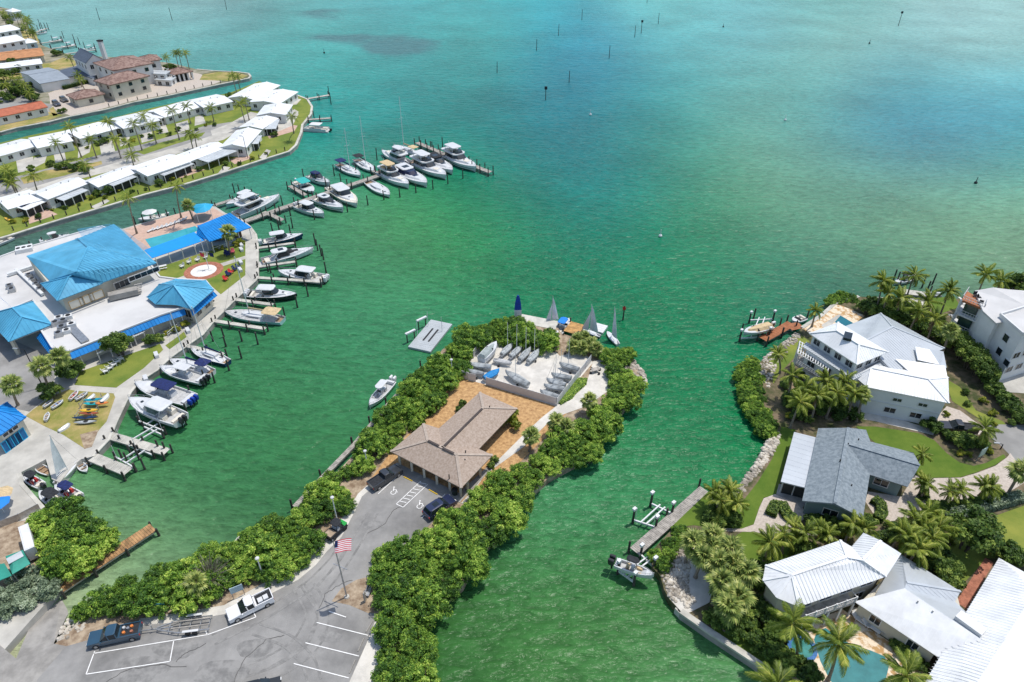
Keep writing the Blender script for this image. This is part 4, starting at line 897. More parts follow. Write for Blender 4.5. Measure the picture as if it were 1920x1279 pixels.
# ------------------------------------------------------------------ white metal roofed pool house, lower right
h4 = thing('pool_house', 'rambling house with white seamed metal roofs and balcony over pool', 'house', P(1700, 1180, ZL), world=True)
ze, zr = 6.6, 8.3
V4 = [(1430,1088,ze),(1435,1060,ze),(1576,1013,ze),(1597,1025,ze),(1619,999,ze),(1652,1014,zr),(1690,1038,ze),(1662,1081,ze),(1498,1138,ze),(1456,1121,ze),(1485,1078,zr),(1588,1044,zr),(1618,1050,zr)]
roofp(h4, V4, [(1,2,11,10),(2,3,12,11),(3,4,5,12),(5,6,7,12),(10,11,12,7,8),(8,9,10),(9,0,10),(0,1,10)], ROOFW, rib=.5, ribw=.05, ribh=.03, name='octagon_roof')
q = inset(PL([(v[0], v[1]) for v in V4[:5]] + [(1690,1038),(1662,1081),(1498,1138),(1456,1121)], ze), .8); MB().prism(q, ZL, ze - .1).build('wall', WALLC, h4)
auto_windows(h4, q, 4.6, 6.0, 3.0, 1.8, mull=1); auto_windows(h4, q, 2.0, 3.3, 3.4, 1.5)
a, b = P(1498,1138,4.0), P(1640,1090,4.0)
a, b = P(1505,1160,4.1), P(1600,1126,4.1); d = (b - a).normalized(); nn = Vector((d.y, -d.x, 0))
MB().prism([a - nn * 1.6, b - nn * 1.6, b + nn * .3, a + nn * .3], 3.8, 4.1).build('balcony', WOODG, h4)
rl = MB()
for zz in (.1, .55, 1.05): rl.bar(a + nn * .25 + Vector((0, 0, zz)), b + nn * .25 + Vector((0, 0, zz)), .08)
for k in range(28): p = a.lerp(b, k / 27) + nn * .25; rl.bar(p, p + Vector((0, 0, 1.05)), .04)
for k in range(6): p = a.lerp(b, k / 5) + nn * .25; rl.box((p.x, p.y, 4.65), (.18, .18, 1.2), .4)
rl.bar(b + nn * .25 + Vector((0, 0, 1.05)), b - nn * 1.6 + Vector((0, 0, 1.05)), .08); rl.build('balcony_railing', WHITE, h4)
for k in range(5): p = a.lerp(b, k / 4) + nn * .2; MB().box((p.x, p.y, (ZL + 3.8) / 2), (.2, .2, 3.8 - ZL)).build('post', WHITE, h4)
zl, zh = 4.2, 6.3
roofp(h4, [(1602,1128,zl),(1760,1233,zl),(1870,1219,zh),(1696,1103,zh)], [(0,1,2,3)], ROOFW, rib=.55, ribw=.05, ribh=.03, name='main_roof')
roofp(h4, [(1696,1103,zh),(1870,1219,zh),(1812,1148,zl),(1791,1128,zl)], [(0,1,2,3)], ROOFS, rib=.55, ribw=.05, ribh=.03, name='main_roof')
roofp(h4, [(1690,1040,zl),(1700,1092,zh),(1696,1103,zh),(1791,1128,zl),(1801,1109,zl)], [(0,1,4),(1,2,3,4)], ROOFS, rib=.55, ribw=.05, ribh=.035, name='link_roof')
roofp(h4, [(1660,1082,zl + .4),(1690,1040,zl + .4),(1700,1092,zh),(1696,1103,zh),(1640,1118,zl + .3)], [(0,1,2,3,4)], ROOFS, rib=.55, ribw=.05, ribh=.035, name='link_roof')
q = inset(PL([(1602,1128),(1760,1233),(1812,1148),(1801,1109),(1690,1040)], zl), .5); MB().prism(q, ZL, zl - .1).build('wall', WALLC, h4)
auto_windows(h4, q, 2.3, 3.5, 3.2, 1.2)
roofp(h4, [(1873,1046,4.6),(1812,1147,4.6),(1728,1290,4.6),(1800,1330,7.2),(1945,1108,7.2)], [(0,1,2,3,4)], ROOFW, rib=.5, ribw=.05, ribh=.03, name='wing_roof')
roofp(h4, [(1873,1046,4.6),(1945,1108,7.2),(1800,1330,7.2),(1900,1430,4.6),(2060,1150,4.6)], [(0,1,2,3,4)], ROOFW, rib=.55, ribw=.05, ribh=.03, name='wing_roof')
MB().prism(inset(PL([(1873,1046),(1728,1290),(1760,1400),(1900,1430),(2060,1150)], 4.6), .6), ZL, 4.5).build('wall', WALLC, h4)
p = P(1818,1172,6.2); MB().box((p.x, p.y, 6.3), (3.0, 1.4, .9), -.95).build('dormer', WHITE, h4)
for x, y in ((1720,1130),(1748,1148),(1641,1066)): p = P(x, y, 6.0); MB().tube((p.x, p.y, 5.2), (p.x, p.y, 6.4), .1).build('vent_pipe', STEEL, h4)
# pool spa, loungers, planters
sp = P(1503, 1218, ZL); t = thing('spa_tub', 'round spa pool with blue tiled rim beside the free form pool', 'spa', (sp.x, sp.y, ZL))
m = MB(); rings = []
for r, z in ((1.75, 0), (1.75, .45), (1.3, .45), (1.3, .25)): rings.append([(r * math.cos(k * .314), r * math.sin(k * .314), z) for k in range(20)])
m.loft(rings, cap0=False, cap1=False).build('rim', M('blue mosaic tile', (.015, .13, .36), .3, .3, 3), t)
MB().prism([(1.3 * math.cos(k * .314), 1.3 * math.sin(k * .314)) for k in range(20)], .05, .28).build('spa_water', M('spa water', (.06, .25, .22), .1, .2), t)
for i, (x, y) in enumerate(((1613,1166),(1632,1177))):
    o = dup(lb, P(x, y, ZL + .05), .75, 1.25, ('cream lounger nearest the balcony on the stone pool terrace', 'cream lounger farther from the balcony on the stone pool terrace')[i], 'loungers on the stone terrace')
for i, (x, y) in enumerate(((1604,1152),(1655,1186))):
    t = thing('planter', ('pale planter pot with small shrub beside the balcony end', 'pale planter pot with small shrub beside the pool house wall')[i], 'planter', P(x, y, ZL + .04))
    MB().tube((0, 0, 0), (0, 0, .6), .45, .6, 12).build('pot', SEAW, t)

# ------------------------------------------------------------------ white villas on the second point
def villa(i, px, label, patio=None, pm=None, solar=False, ze=4.0, zr=4.75, posts=True):
    cx, cy = sum(p[0] for p in px) / 4, sum(p[1] for p in px) / 4; kx, ky = (1.08, 1.13) if i < 10 else (.95, 1.08); px = [(cx + (x - cx) * kx, cy + (y - cy) * ky) for x, y in px]; ze += .35 * (i % 2); zr += .35 * (i % 2) + .15 * (i % 3)
    t, Q, q = house('villa', label, px, ze, zr, ROOFW, WALLW, 0, ov=.45, group='white roofed villas on the canal point')
    u0 = (Q[1] - Q[0]).normalized(); c0 = sum(Q, Vector()) / 4
    for k in range(3):
        p = c0 + u0 * ((k - 1) * 3.4 + (i % 3) * .5) + Vector((0, .8 if k % 2 else -.9, 0)); MB().tube((p.x, p.y, ze + .2), (p.x, p.y, zr + .35), .12 + .08 * (k == 1), None, 6).build('roof_vent', STEEL, t)
    if patio:
        Qp, u, v, L, W, c = rect([P(a, b, 3.75) for a, b in patio])
        Qp = [p + Vector((0, 0, (.3 if k < 2 else -.15))) for k, p in enumerate(Qp)]
        roofw(t, Qp, [(0,1,2,3)], pm or ROOFG, cap=False, thick=.14, name='patio_roof', rib=.9, ribw=.04, ribh=.04)
        for k in range(4):
            p = Qp[3].lerp(Qp[2], k / 3); MB().box((p.x, p.y, (ZL + 3.5) / 2), (.16, .16, 3.5 - ZL)).build('patio_post', WHITE, t)
        if posts: MB().prism(inset(Qp, .9), ZL, 3.3).build('porch_screen', MATS['dark insect screen'], t)
        if solar:
            for k in range(4):
                for r in range(2):
                    a = Qp[0].lerp(Qp[1], .2 + k * .13); b = a.lerp(Qp[3].lerp(Qp[2], .2 + k * .13), .25 + r * .3)
                    MB().box((b.x, b.y, 4.1 - r * .12), (1.5, .95, .06), math.atan2(u.y, u.x)).build('solar_panel', M('solar panel', (.015, .02, .06), .15, .3), t)
    return t
villa(0, [(0,372),(52,357),(80,374),(8,392)], 'white villa with solar panels at the left end of the canal row', [(22,386),(60,370),(88,376),(46,394)], ROOFW, True)
villa(1, [(58,362),(134,334),(160,346),(88,373)], 'white villa with long silver patio roof, second from the left', [(98,370),(142,350),(166,356),(116,376)])
villa(2, [(156,340),(236,312),(254,324),(184,350)], 'white villa in the middle of the canal row with dark silver patio roof', [(190,341),(236,325),(255,330),(212,349)])
villa(3, [(242,316),(318,289),(352,306),(276,327)], 'white villa with wide silver patio roof near the canal palms', [(280,322),(336,300),(366,306),(308,328)])
villa(4, [(322,294),(396,268),(420,278),(352,303)], 'white villa with large open carport roof facing the canal', [(356,294),(408,274),(446,282),(388,304)], None, False, posts=False)
villa(5, [(420,268),(450,241),(482,252),(456,282)], 'white villa with grey striped lanai nearest the boat piers', [(462,256),(490,256),(486,268),(456,270)])
villa(6, [(454,235),(486,217),(514,226),(488,244)], 'white villa with silver lanai on the point, third from its tip', [(496,226),(520,226),(522,240),(494,242)])
villa(7, [(484,214),(498,197),(546,199),(534,216)], 'white villa with gull wing roof second from the point tip')
villa(8, [(436,178),(488,154),(512,166),(470,190)], 'white villa at the very tip of the canal point')
villa(9, [(470,190),(512,166),(549,178),(522,194)], 'white villa wing beside the point tip lawn')
villa(10, [(0,290),(0,271),(58,258),(62,276)][0:0] or [(-40,281),(56,258),(62,277),(-34,300)], 'white villa at the left end of the upper row')
villa(11, [(56,257),(126,247),(134,264),(62,279)], 'white villa with carport, second from the left in the upper row')
villa(12, [(124,243),(200,227),(208,244),(136,263)], 'white villa in the upper row behind the tallest palms')
villa(13, [(208,222),(282,208),(290,228),(218,243)], 'white villa in the upper row facing the dark carport')
villa(14, [(284,205),(358,188),(368,203),(292,224)], 'white villa in the upper row below the mansion')
villa(15, [(358,186),(418,176),(428,192),(372,204)], 'white villa at the right end of the upper row')
for i, (x, y) in enumerate(((72,284),(150,266),(228,250),(302,231))):
    p = P(x, y, ZL); t = thing('carport', 'white flat carport with dark interior in the upper villa row', 'carport', (p.x, p.y, ZL), -.25, group='carports of the upper villa row')
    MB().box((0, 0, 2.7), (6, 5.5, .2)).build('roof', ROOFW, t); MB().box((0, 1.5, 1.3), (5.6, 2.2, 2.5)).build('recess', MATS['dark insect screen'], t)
    for sx in (-2.8, 2.8): MB().box((sx, -2.5, 1.3), (.2, .2, 2.6)).build('post', WHITE, t)

# ------------------------------------------------------------------ far point: mansion and neighbours
mn = thing('mansion', 'large cream mansion with brown tiled hip roofs on the far point', 'house', P(235, 180, ZL), world=True)
def mhip(par, px, ze, zr, mat, hip=1.0, wm=WALLW, ins=.8, wz=None, z0=ZL, **k):
    Q = gable_hip(par, px, ze, zr, mat, hip, thick=.35, **k); q = walls(par, Q, z0, ze - .2, wm, ins)
    for z in (wz or ()): auto_windows(par, q, z, z + 1.4, 5.0, 1.5, mull=0, frame=WALLC)
    return Q
mhip(mn, [(204,133),(286,119),(254,103),(180,117)], 9.5, 12.2, TILE, 1.0, WALLW, .9, (6.6,))
mhip(mn, [(270,116),(306,111),(292,103),(258,107)], 8.6, 10.2, TILE, 1.0, WALLW, .9, (5.6, 2.4))
mhip(mn, [(200,159),(276,145),(256,131),(180,152)], 7.6, 9.8, TILE, .9, WALLC, .8, (5.4, 2.6))
mhip(mn, [(138,187),(194,177),(181,166),(126,178)], 4.4, 6.2, TILE, 1.0, WALLC, .6, (2.0,))
for dx, dy, zz, sx, sy in ((5, 1, 5.2, 9, 5), (9, -2, 3.4, 7, 5)):
    p = P(272, 138, 5); a_ = [Vector((p.x + dx + x * sx / 2, p.y + dy + y * sy / 2 - x * sx * .1, 0)) for x, y in ((-1, -1), (1, -1), (1, 1), (-1, 1))]
    MB().prism(a_, ZL, zz).build('terrace_wall', WALLW, mn); MB().prism(inset(a_, -.4), zz, zz + .2).build('terrace', ROOFG, mn); auto_windows(mn, a_, zz - 2.0, zz - .6, 2.6, 1.6)
    r_ = MB()
    for i in range(4): r_.bar(a_[i] + Vector((0, 0, zz + 1.1)), a_[(i + 1) % 4] + Vector((0, 0, zz + 1.1)), .12)
    r_.build('terrace_railing', WHITE, mn)
pv = thing('pool_pavilion', 'brown tiled pavilion with white columns right of the mansion', 'pavilion', P(340, 150, ZL), world=True)
Q = gable_hip(pv, [(321,141),(360,134),(348,126),(312,133)], 4.6, 6.2, TILE, 1.0, thick=.3); q = inset(Q, .6)
MB().prism(inset(Q, 1.8), ZL, 4.4).build('recess', MATS['dark insect screen'], pv)
for t_ in (0, .25, .5, .75, 1): p = q[0].lerp(q[1], t_); MB().box((p.x, p.y, (ZL + 4.5) / 2), (.6, .6, 4.5 - ZL)).build('column', WHITE, pv)
sl, Q, q = house('slate_house', 'white gabled house with dark slate roof and tall white chimney', [(147,112),(171,125),(187,107),(163,96)], 9.5, 12.5, SLATE, WALLW, 0, ov=.3, storeys=2)
p = P(198, 110, 6); MB().box((p.x, p.y, 7), (1.9, 1.3, 13), -.3).build('chimney', WHITE, sl); MB().box((p.x, p.y, 13.6), (2.2, 1.6, .6), -.3).build('chimney_cap', BLACK, sl)
roofp(sl, [(112,132,4.4),(150,122,5.2),(182,135,4.6),(176,148,4.0),(150,140,4.4),(118,146,4.0)], [(0,1,4,5),(1,2,3,4)], SLATE, thick=.3, name='annex_roof', cap=False); MB().prism(inset(PL([(112,132),(150,122),(182,135),(176,148),(150,140),(118,146)], 4.2), .5), ZL, 4.0).build('annex_wall', WALLW, sl)
g_, Q, q = house('grey_roof_garage', 'broad grey roofed garage with three dark glazed doors', [(66,159),(121,149),(100,125),(44,134)], 4.8, 6.0, M('pale grey shingle', (.27, .31, .35), .9, .08, .6), WALLW, 0, ov=.4, wins=False)
for i in range(4):
    a, b = q[i], q[(i + 1) % 4]; d = b - a
    if Vector((d.y, -d.x, 0)).normalized().y < -.8:
        for t_ in (.2, .5, .8): window(g_, a, b, t_, 3.0, ZL + .1, 3.9, pane=MATS['solar panel'], mull=2, name='garage_door')
house('orange_roof_house', 'long low house with orange shingled roof at the left edge', [(-60,122),(86,102),(73,91),(-60,103)], 4.2, 5.4, ORANGE, WALLC, 0)
house('red_roof_house', 'low house with red tiled roof beside the far canal lawn', [(-40,228),(86,201),(74,190),(-40,212)], 4.2, 5.4, REDR, WALLW, 0)
house('white_shore_house', 'two storey white house with white roof high on the left edge', [(-50,92),(38,76),(30,66),(-50,78)], 7.0, 8.4, ROOFW, WALLW, 0, storeys=2)
house('white_shore_house', 'white roofed house at the left edge behind the palm hedge', [(-50,70),(28,57),(16,46),(-50,58)], 7.0, 8.4, ROOFW, WALLW, 0, storeys=2)
house('boat_house', 'small pale blue boat house with white roof by the far docks', [(44,82),(70,79),(60,72),(42,75)], 4.5, 5.6, ROOFW, M('pale blue wall', (.42, .52, .58), .8, .05), .8)
house('flat_white_house', 'low white flat roofed house behind the grey garage', [(-40,133),(96,118),(60,111),(-40,124)], 4.0, 4.4, ROOFW, WALLW, 0)
house('white_cottage', 'small white house among palms at the top left corner', [(16,24),(36,21),(32,17),(16,19)], 6.0, 7.4, ROOFW, WALLW, .8)
p = P(100, 190, ZL); 
sheet('courtyard', [(100,198),(90,175),(128,160),(180,158),(200,190),(140,204)], PAVER, .03)
def hedge(pts, label, h=1.2, wd=1.2, mat=None, cat='hedge', z=ZL): HEDGES.append((pts, label, h, wd, mat, cat, z))
HEDGES = []
# green roofed sheds and white container, lower left
gs = thing('green_shed', 'shed with green tarpaulin roof behind the silver bushes', 'shed', P(35, 1080, ZL), world=True)
roofp(gs, [(10,1043,3.6),(43,1031,3.6),(57,1057,3.6),(23,1077,3.6),(24,1056,4.0),(47,1044,4.0)], [(0,1,5,4),(1,2,5),(2,3,4,5),(3,0,4)], GREENR, cap=False, thick=.08)
for x, y in ((12,1044),(42,1033),(55,1057),(24,1075)): p = P(x, y, 3.6); MB().tube((p.x, p.y, ZL), (p.x, p.y, 3.55), .08).build('post', STEEL, gs)
MB().bar(P(14,1053,4.05), P(42,1038,4.05), 1.2, .08).build('patch', ROOFG, gs)
gs = thing('green_shed', 'smaller green tarpaulin shed cut by the left edge', 'shed', P(0, 1090, ZL), world=True)
roofp(gs, [(-30,1064,3.4),(8,1056,3.4),(22,1079,3.4),(-20,1096,3.4)], [(0,1,2,3)], GREENR, cap=False, thick=.1)
for x, y in ((-25,1065),(7,1058),(20,1079),(-16,1093)): p = P(x, y, 3.4); MB().tube((p.x, p.y, ZL), (p.x, p.y, 3.35), .08).build('post', STEEL, gs)
Q, u, v, L, W, c = rect(PL([(29,990),(48,983),(69,1022),(50,1032)], 3.9))
ct = thing('box_trailer', 'white box trailer parked beside the mangrove clump', 'trailer', (c.x, c.y, ZL), world=True)
MB().prism(Q, ZL + .6, 3.9, bot=True).build('body', WHITE, ct); MB().prism(inset(Q, .2), 3.85, 3.96).build('roof', ROOFW, ct)
for s in (0, 1, 2, 3):
    p = c.lerp(Q[s], .75); MB().tube((p.x - .12, p.y, ZL + .35), (p.x + .12, p.y, ZL + .35), .35, None, 10).build('wheel', BLACK, ct)
a, b = P(0,985,ZL), P(75,955,ZL)
fence([(0,990),(40,975),(78,955)], 'low grey fence between the quay yard and the bare soil', 1.3, 3, STEEL)
# ------------------------------------------------------------------ docks and pilings
def pile_mesh():
    m = MB(); n = 8
    rings = [[(r * math.cos(2 * math.pi * k / n), r * math.sin(2 * math.pi * k / n), z) for k in range(n)] for r, z in ((.2, -.4), (.19, .25), (.165, .3), (.16, .97), (.08, 1.0))]
    m.loft(rings); me = bpy.data.meshes.new('piling'); me.from_pydata(m.v, [], m.f); me.materials.append(PILE); return me
PILEM = pile_mesh()
def pile(loc, h, par=None, name='piling', r=1.0):
    o = bpy.data.objects.new(name, PILEM); COL.objects.link(o); o.location = loc; o.scale = (r, r, h); o.rotation_euler = (RND.uniform(-.02, .02), RND.uniform(-.02, .02), RND.uniform(0, 3))
    if par: o.parent = par; o.location = Vector(loc) - ORG.get(par.name, Vector())
    return o
def boards(m, a, b, wid, z, bw=.22, gap=.035):
    d = b - a; L = d.length; d.normalize(); s = Vector((-d.y, d.x, 0)) * wid / 2; n = int(L / bw)
    for k in range(n):
        j = RND.uniform(-.012, .012)
        p = a + d * (k * L / n + gap / 2); r = a + d * ((k + 1) * L / n - gap / 2)
        vs = [p - s, r - s, r + s, p + s]
        m.add([(v.x, v.y, z - .08) for v in vs] + [(v.x, v.y, z + j) for v in vs], [(4, 5, 6, 7), (0, 1, 5, 4), (1, 2, 6, 5), (2, 3, 7, 6), (3, 0, 4, 7)])
def dock(pts, wid, label, mat=WOODG, z=1.15, pil=3.2, ph=2.3, cat='dock', bw=.3, side=2):
    w = PL(pts, z); t = thing('dock', label, cat, (w[0].x, w[0].y, 0), world=True); m = MB(); fr = MB()
    for i in range(len(w) - 1):
        a, b = w[i], w[i + 1]; boards(m, a, b, wid, z, bw); d = (b - a).normalized(); s = Vector((-d.y, d.x, 0)) * (wid / 2 - .06)
        for e in (-1, 1): fr.bar(a + s * e + Vector((0, 0, -.2)), b + s * e + Vector((0, 0, -.2)), .1, .24)
        if pil:
            n = max(1, int((b - a).length / pil))
            for k in range(n + 1):
                p = a.lerp(b, k / n); s2 = Vector((-d.y, d.x, 0)) * (wid / 2 + .12)
                for e in ((-1, 1) if side == 2 else (side,)): pile((p.x + s2.x * e, p.y + s2.y * e, 0), ph + RND.uniform(-.15, .15), t)
    m.build('decking', mat, t, stuff=True); fr.build('stringer', WOODG, t); return t
dock([(455,416),(520,393),(590,369),(655,347),(715,327),(790,303),(850,290)], 2.0, 'long grey timber pier carrying the big cruisers off the club', pil=5, ph=2.6)
dock([(782,267),(830,287),(875,305),(920,323)], 1.8, 'grey timber T head across the outer end of the long pier', pil=3, ph=3.0)
dock([(494,397),(512,404),(530,413)], 1.4, 'short grey finger dock angled off the long pier near the lanai', ph=2.4)
dock([(543,348),(557,356),(573,366)], 1.3, 'short grey finger dock beside the teal canopy boat', ph=2.6)
dock([(401,385),(435,374)], 1.5, 'short grey dock behind the gazebo on the canal side', ph=2.4)
dock([(699,320),(715,327)], 1.2, 'tiny grey catwalk between the two moored sloops', ph=2.6)
dock([(481,465),(553,455)], 1.0, 'narrow finger dock below the dark hulled cabin boat', mat=SEAW, ph=2.2)
dock([(483,500),(555,490)], 1.0, 'narrow finger dock below the white express cruiser', mat=SEAW, ph=2.2)
dock([(481,520),(603,528)], 1.0, 'longest narrow finger dock off the club walkway', mat=SEAW, ph=2.2)
dock([(441,561),(512,571)], 1.0, 'narrow finger dock below the dark hulled hardtop boat', mat=SEAW, ph=2.2)
dock([(401,601),(498,616)], 1.0, 'narrow finger dock below the grey decked classic yacht', mat=SEAW, ph=2.2)
dock([(350,648),(420,664)], .9, 'narrow finger dock above the small navy hulled sloop', mat=SEAW, ph=2.2)
dock([(205,816),(260,832),(313,847)], 1.6, 'finger dock between the empty boat lifts', mat=SEAW, ph=2.0)
dock([(174,857),(241,884)], 1.8, 'low finger dock beside the white dinghies and boat ramp', mat=SEAW, ph=2.0)
dock([(110,1104),(170,1064),(230,1025),(287,988)], 1.9, 'brown plank dock reaching out from the mangrove clump at lower left', mat=WOODB, ph=1.5, pil=7, bw=.35)
dock([(552,950),(606,893),(665,832),(729,757),(793,687)], .85, 'long weathered boardwalk along the left shore of the mangrove spit', mat=WOODG, pil=5, ph=2.4, side=1)
dock([(1190,1034),(1260,972),(1321,917)], 1.7, 'weathered boardwalk beside the empty lift on the right shore', mat=WOODG, pil=6, ph=2.6, side=1)
dock([(1258,972),(1322,979)], 1.0, 'short grey gangway from the right shore boardwalk to the lawn', mat=WOODG, pil=0)
dock([(1430,636),(1458,621),(1484,606)], 2.0, 'red brown composite dock below the boat with tan cover', mat=WOODR, pil=4, ph=2.6)
dock([(1484,606),(1497,617)], 3.0, 'square red brown dock head joining the terrace seawall', mat=WOODR, pil=0)
dock([(1049,663),(1066,630)], 2.0, 'pinkish plank walkway from the dinghy yard to the water', mat=M('pinkish planks', (.42, .30, .22), .85, .2, 1), pil=4, ph=1.6)
dock([(1070,624),(1084,606)], 3.2, 'orange timber dock at the end of the plank walkway', mat=WOODO, z=1.0, pil=5, ph=1.8)
dock([(576,185),(617,178)], 1.6, 'white topped dock off the tip of the villa point', mat=SEAW, ph=2.4)
dock([(578,224),(621,221)], 1.6, 'timber dock above the moored pontoon boat', ph=2.2)
dock([(76,81),(116,75)], 1.4, 'pale dock with white boat, second off the far shore', mat=SEAW, ph=3.2, pil=6)
dock([(96,91),(142,85)], 1.4, 'pale dock with white boat, third off the far shore', mat=SEAW, ph=3.2, pil=6)
dock([(119,101),(179,93)], 1.4, 'pale dock behind the slate roofed house', mat=SEAW, ph=3.2, pil=6)
dock([(61,62),(88,53)], 1.4, 'pale dock beside the far palm hedge', mat=SEAW, ph=4.0, pil=6)
dock([(1686,545),(1745,553)], 2.2, 'pale dock with piles behind the palms at right', mat=SEAW, ph=2.8, pil=4)
# floating dock pads
def pad(px, z, label, mat, grooves=False):
    Q, u, v, L, W, c = rect(PL(px, z)); t = thing('floating_dock', label, 'floating dock', (c.x, c.y, 0), world=True)
    MB().prism(Q, z - .45, z, bot=True).build('float', mat, t)
    if grooves:
        for s in (-.12, .12): MB().bar(c - u * L * .0 - v * W * .22 + u * s * L + Vector((0, 0, .03)), c + v * W * .22 + u * s * L + Vector((0, 0, .03)), .35, .06).build('bunk', BLACK, t)
    m = MB(); n = int(W / .6)
    for k in range(1, n): m.bar(Q[0].lerp(Q[3], k / n) + Vector((0, 0, .005)), Q[1].lerp(Q[2], k / n) + Vector((0, 0, .005)), .05, .02)
    m.build('deck_joint', DECKG, t, stuff=True); return t, Q
t, Q = pad([(811,600),(851,608),(804,659),(762,649)], .5, 'large pale grey floating dock moored off the mangroves', M('pale grey float', (.40, .43, .44), .6, .08, .5), True)
for i, (x, y) in enumerate(((771,640),(792,615))):
    p = P(x, y, 0); f = thing('lift_frame', ('white lift frame at the lower left side of the floating dock', 'white lift frame at the upper left side of the floating dock')[i], 'boat lift', p, .75)
    for s in (-.9, .9): MB().tube((s, 0, -.3), (s, 0, 2.2), .13).build('post', PILE, f)
    MB().box((0, 0, 2.3), (2.4, .45, .3)).build('beam', ALU, f)
for x, y in ((783,628),(803,612),(829,622)): p = P(x, y, .4); tag(MB().tube(p, p + Vector((0, 0, 3.6)), .05).build('guide_pole', ALU), 'thin white guide pole standing on the pale grey floating dock', 'pole', 'guide poles of the floating dock')
pad([(1112,604),(1139,610),(1131,625),(1107,617)], .45, 'white floating dock between the two sailing dinghies', WHITE)
pad([(1042,628),(1058,632),(1052,640),(1040,634)], .4, 'small white floating platform beside the plank walkway', WHITE)
# free standing mooring pilings
GP = 'mooring pilings beside the boat slips'; LP = 'dark wooden mooring piling standing free in the water beside the boat slips'
for x, y, h in [(512,437,3),(549,428,3.2),(592,460,3.4),(596,470,3.2),(603,480,3.2),(607,487,3.2),(612,513,3.2),(578,556,3.2),(558,577,3),(535,597,3),(506,472,2.5),(503,510,2.5),(508,512,2.5),(513,560,2.2),(420,632,2.6),(454,640,2.8),(453,672,3),(484,646,3),(400,640,2.6),(424,650,2.6),(430,695,2.6),(403,718,2.6),(384,712,2.4),(358,742,2.4),(352,778,2.6),(300,770,2.2),(264,790,2),(300,802,2),
                (545,440,3),(524,433,3),(480,395,3),(625,385,3),(652,398,3),(690,385,3),(720,375,3),(750,370,3),(780,362,3),(812,355,3),(840,345,3),(868,335,3),(705,330,3.2),(707,300,4),(627,330,3.6),(640,345,3.4),(612,352,3.2),(595,345,3.2),(570,335,3.2),(640,325,3.6),(668,325,3.2),(735,300,3.2),(790,280,3.2),(808,282,3.2),(830,276,3.4),(590,412,3),(562,396,3),(545,405,3),(530,385,3),(475,372,3),(462,368,3),(450,364,3),(440,362,3),
                (312,850,2.6),(300,846,2.6),(272,880,2.6),(262,862,2.4),(247,855,2.4),(240,868,2.4),(230,862,2.4)]:
    tag(pile(P(x, y, 0), h), LP, 'piling', GP)
for pts, z, n, lab in (([(20,441),(150,403),(271,367),(400,331),(490,302),(545,285)], 0, 26, 'dark piling standing off the seawall of the white roofed villas'), ([(200,207),(250,194),(313,182),(400,163),(440,155)], 0, 14, 'dark piling standing off the seawall of the far mansion'), ([(30,478),(120,446)], 0, 4, 'dark piling in the canal behind the flat white club roof'), ([(250,420),(300,410),(340,401)], 0, 6, 'dark piling in the canal behind the club pool')):
    w_ = PL(pts, z); tot = [(w_[i + 1] - w_[i]).length for i in range(len(w_) - 1)]; S = sum(tot)
    for k in range(n):
        s = S * (k + .5) / n; i = 0
        while s > tot[i] and i < len(tot) - 1: s -= tot[i]; i += 1
        p = w_[i].lerp(w_[i + 1], s / tot[i]) + Vector((0, -.9, 0)); tag(pile(p, 2.5), lab, 'piling', lab.replace('dark piling', 'pilings'))
for x, y in ((617,178),(621,196),(590,226),(66,70),(88,60),(100,80),(120,72),(128,92),(140,78),(150,84),(160,92),(180,95),(80,55),(75,48)):
    tag(pile(P(x, y, 0), 3.6), 'dark piling beside the docks of the distant left shore', 'piling', 'pilings of the far docks')
for x, y in ((1675,526),(1681,530),(1716,537),(1728,540),(1748,533),(1737,548),(1690,528),(1511,602),(1389,628),(1412,600),(1428,634),(1446,628),(1460,618)):
    tag(pile(P(x, y, 0), 2.9), 'dark piling beside the docks of the right shore', 'piling', 'pilings of the right shore docks')
# channel markers out in the bay
def marker(x, y, h, label, sign=None, g=None, w_=1.1):
    p = P(x, y, 0); t = thing('channel_marker', label, 'marker', p, group=g); o = pile((0, 0, 0), h, t, 'post', .85)
    if sign: MB().box((0, -.22, h - .7), (w_, .06, w_)).build('board', sign, t); MB().box((0, .22, h - .7), (w_, .06, w_)).build('board', sign, t)
for x, y, h in ((1091,38,6),(1047,67,6),(1006,95,5.5),(932,137,5),(1067,155,5),(1142,110,6),(1190,70,6),(1234,45,6),(1213,6,6),(187,38,7),(323,38,7),(425,18,7)):
    marker(x, y, h, 'plain dark marker post far out in the turquoise bay', g='plain posts in the bay')
marker(1023, 188, 5.5, 'dark channel post nearest the blue channel with small top board', BLKC)
marker(1202, 63, 7, 'channel post with dark square board near the top of the bay', BLKC)
marker(1684, 49, 8, 'tall leaning channel marker with dark board at upper right', BLKC)
marker(1168, 600, 3.6, 'red topped marker post beside the moored sailing dinghies', RED, w_=.6)
for x, y, lab in ((1107,216,'small white float in the blue channel'),(1630,82,'tiny dark float in the upper right bay'),(1356,51,'tiny dark float below the top edge of the bay'),(1472,226,'tiny white buoy in the pale right bay'),(1829,344,'tiny dark buoy near the right edge of the bay'),(608,100,'tiny dark float left of the weed patches'),(1238,444,'small white and grey buoy in the green bay above the dinghies')):
    p = P(x, y, 0); t = thing('buoy', lab, 'buoy', p); MB().ball((0, 0, .25), .5, .5, .45).build('float', WHITE if 'white' in lab else BLKC, t); MB().tube((0, 0, .4), (0, 0, 2.0), .13, .09).build('staff', WHITE if 'white' in lab else BLKC, t)

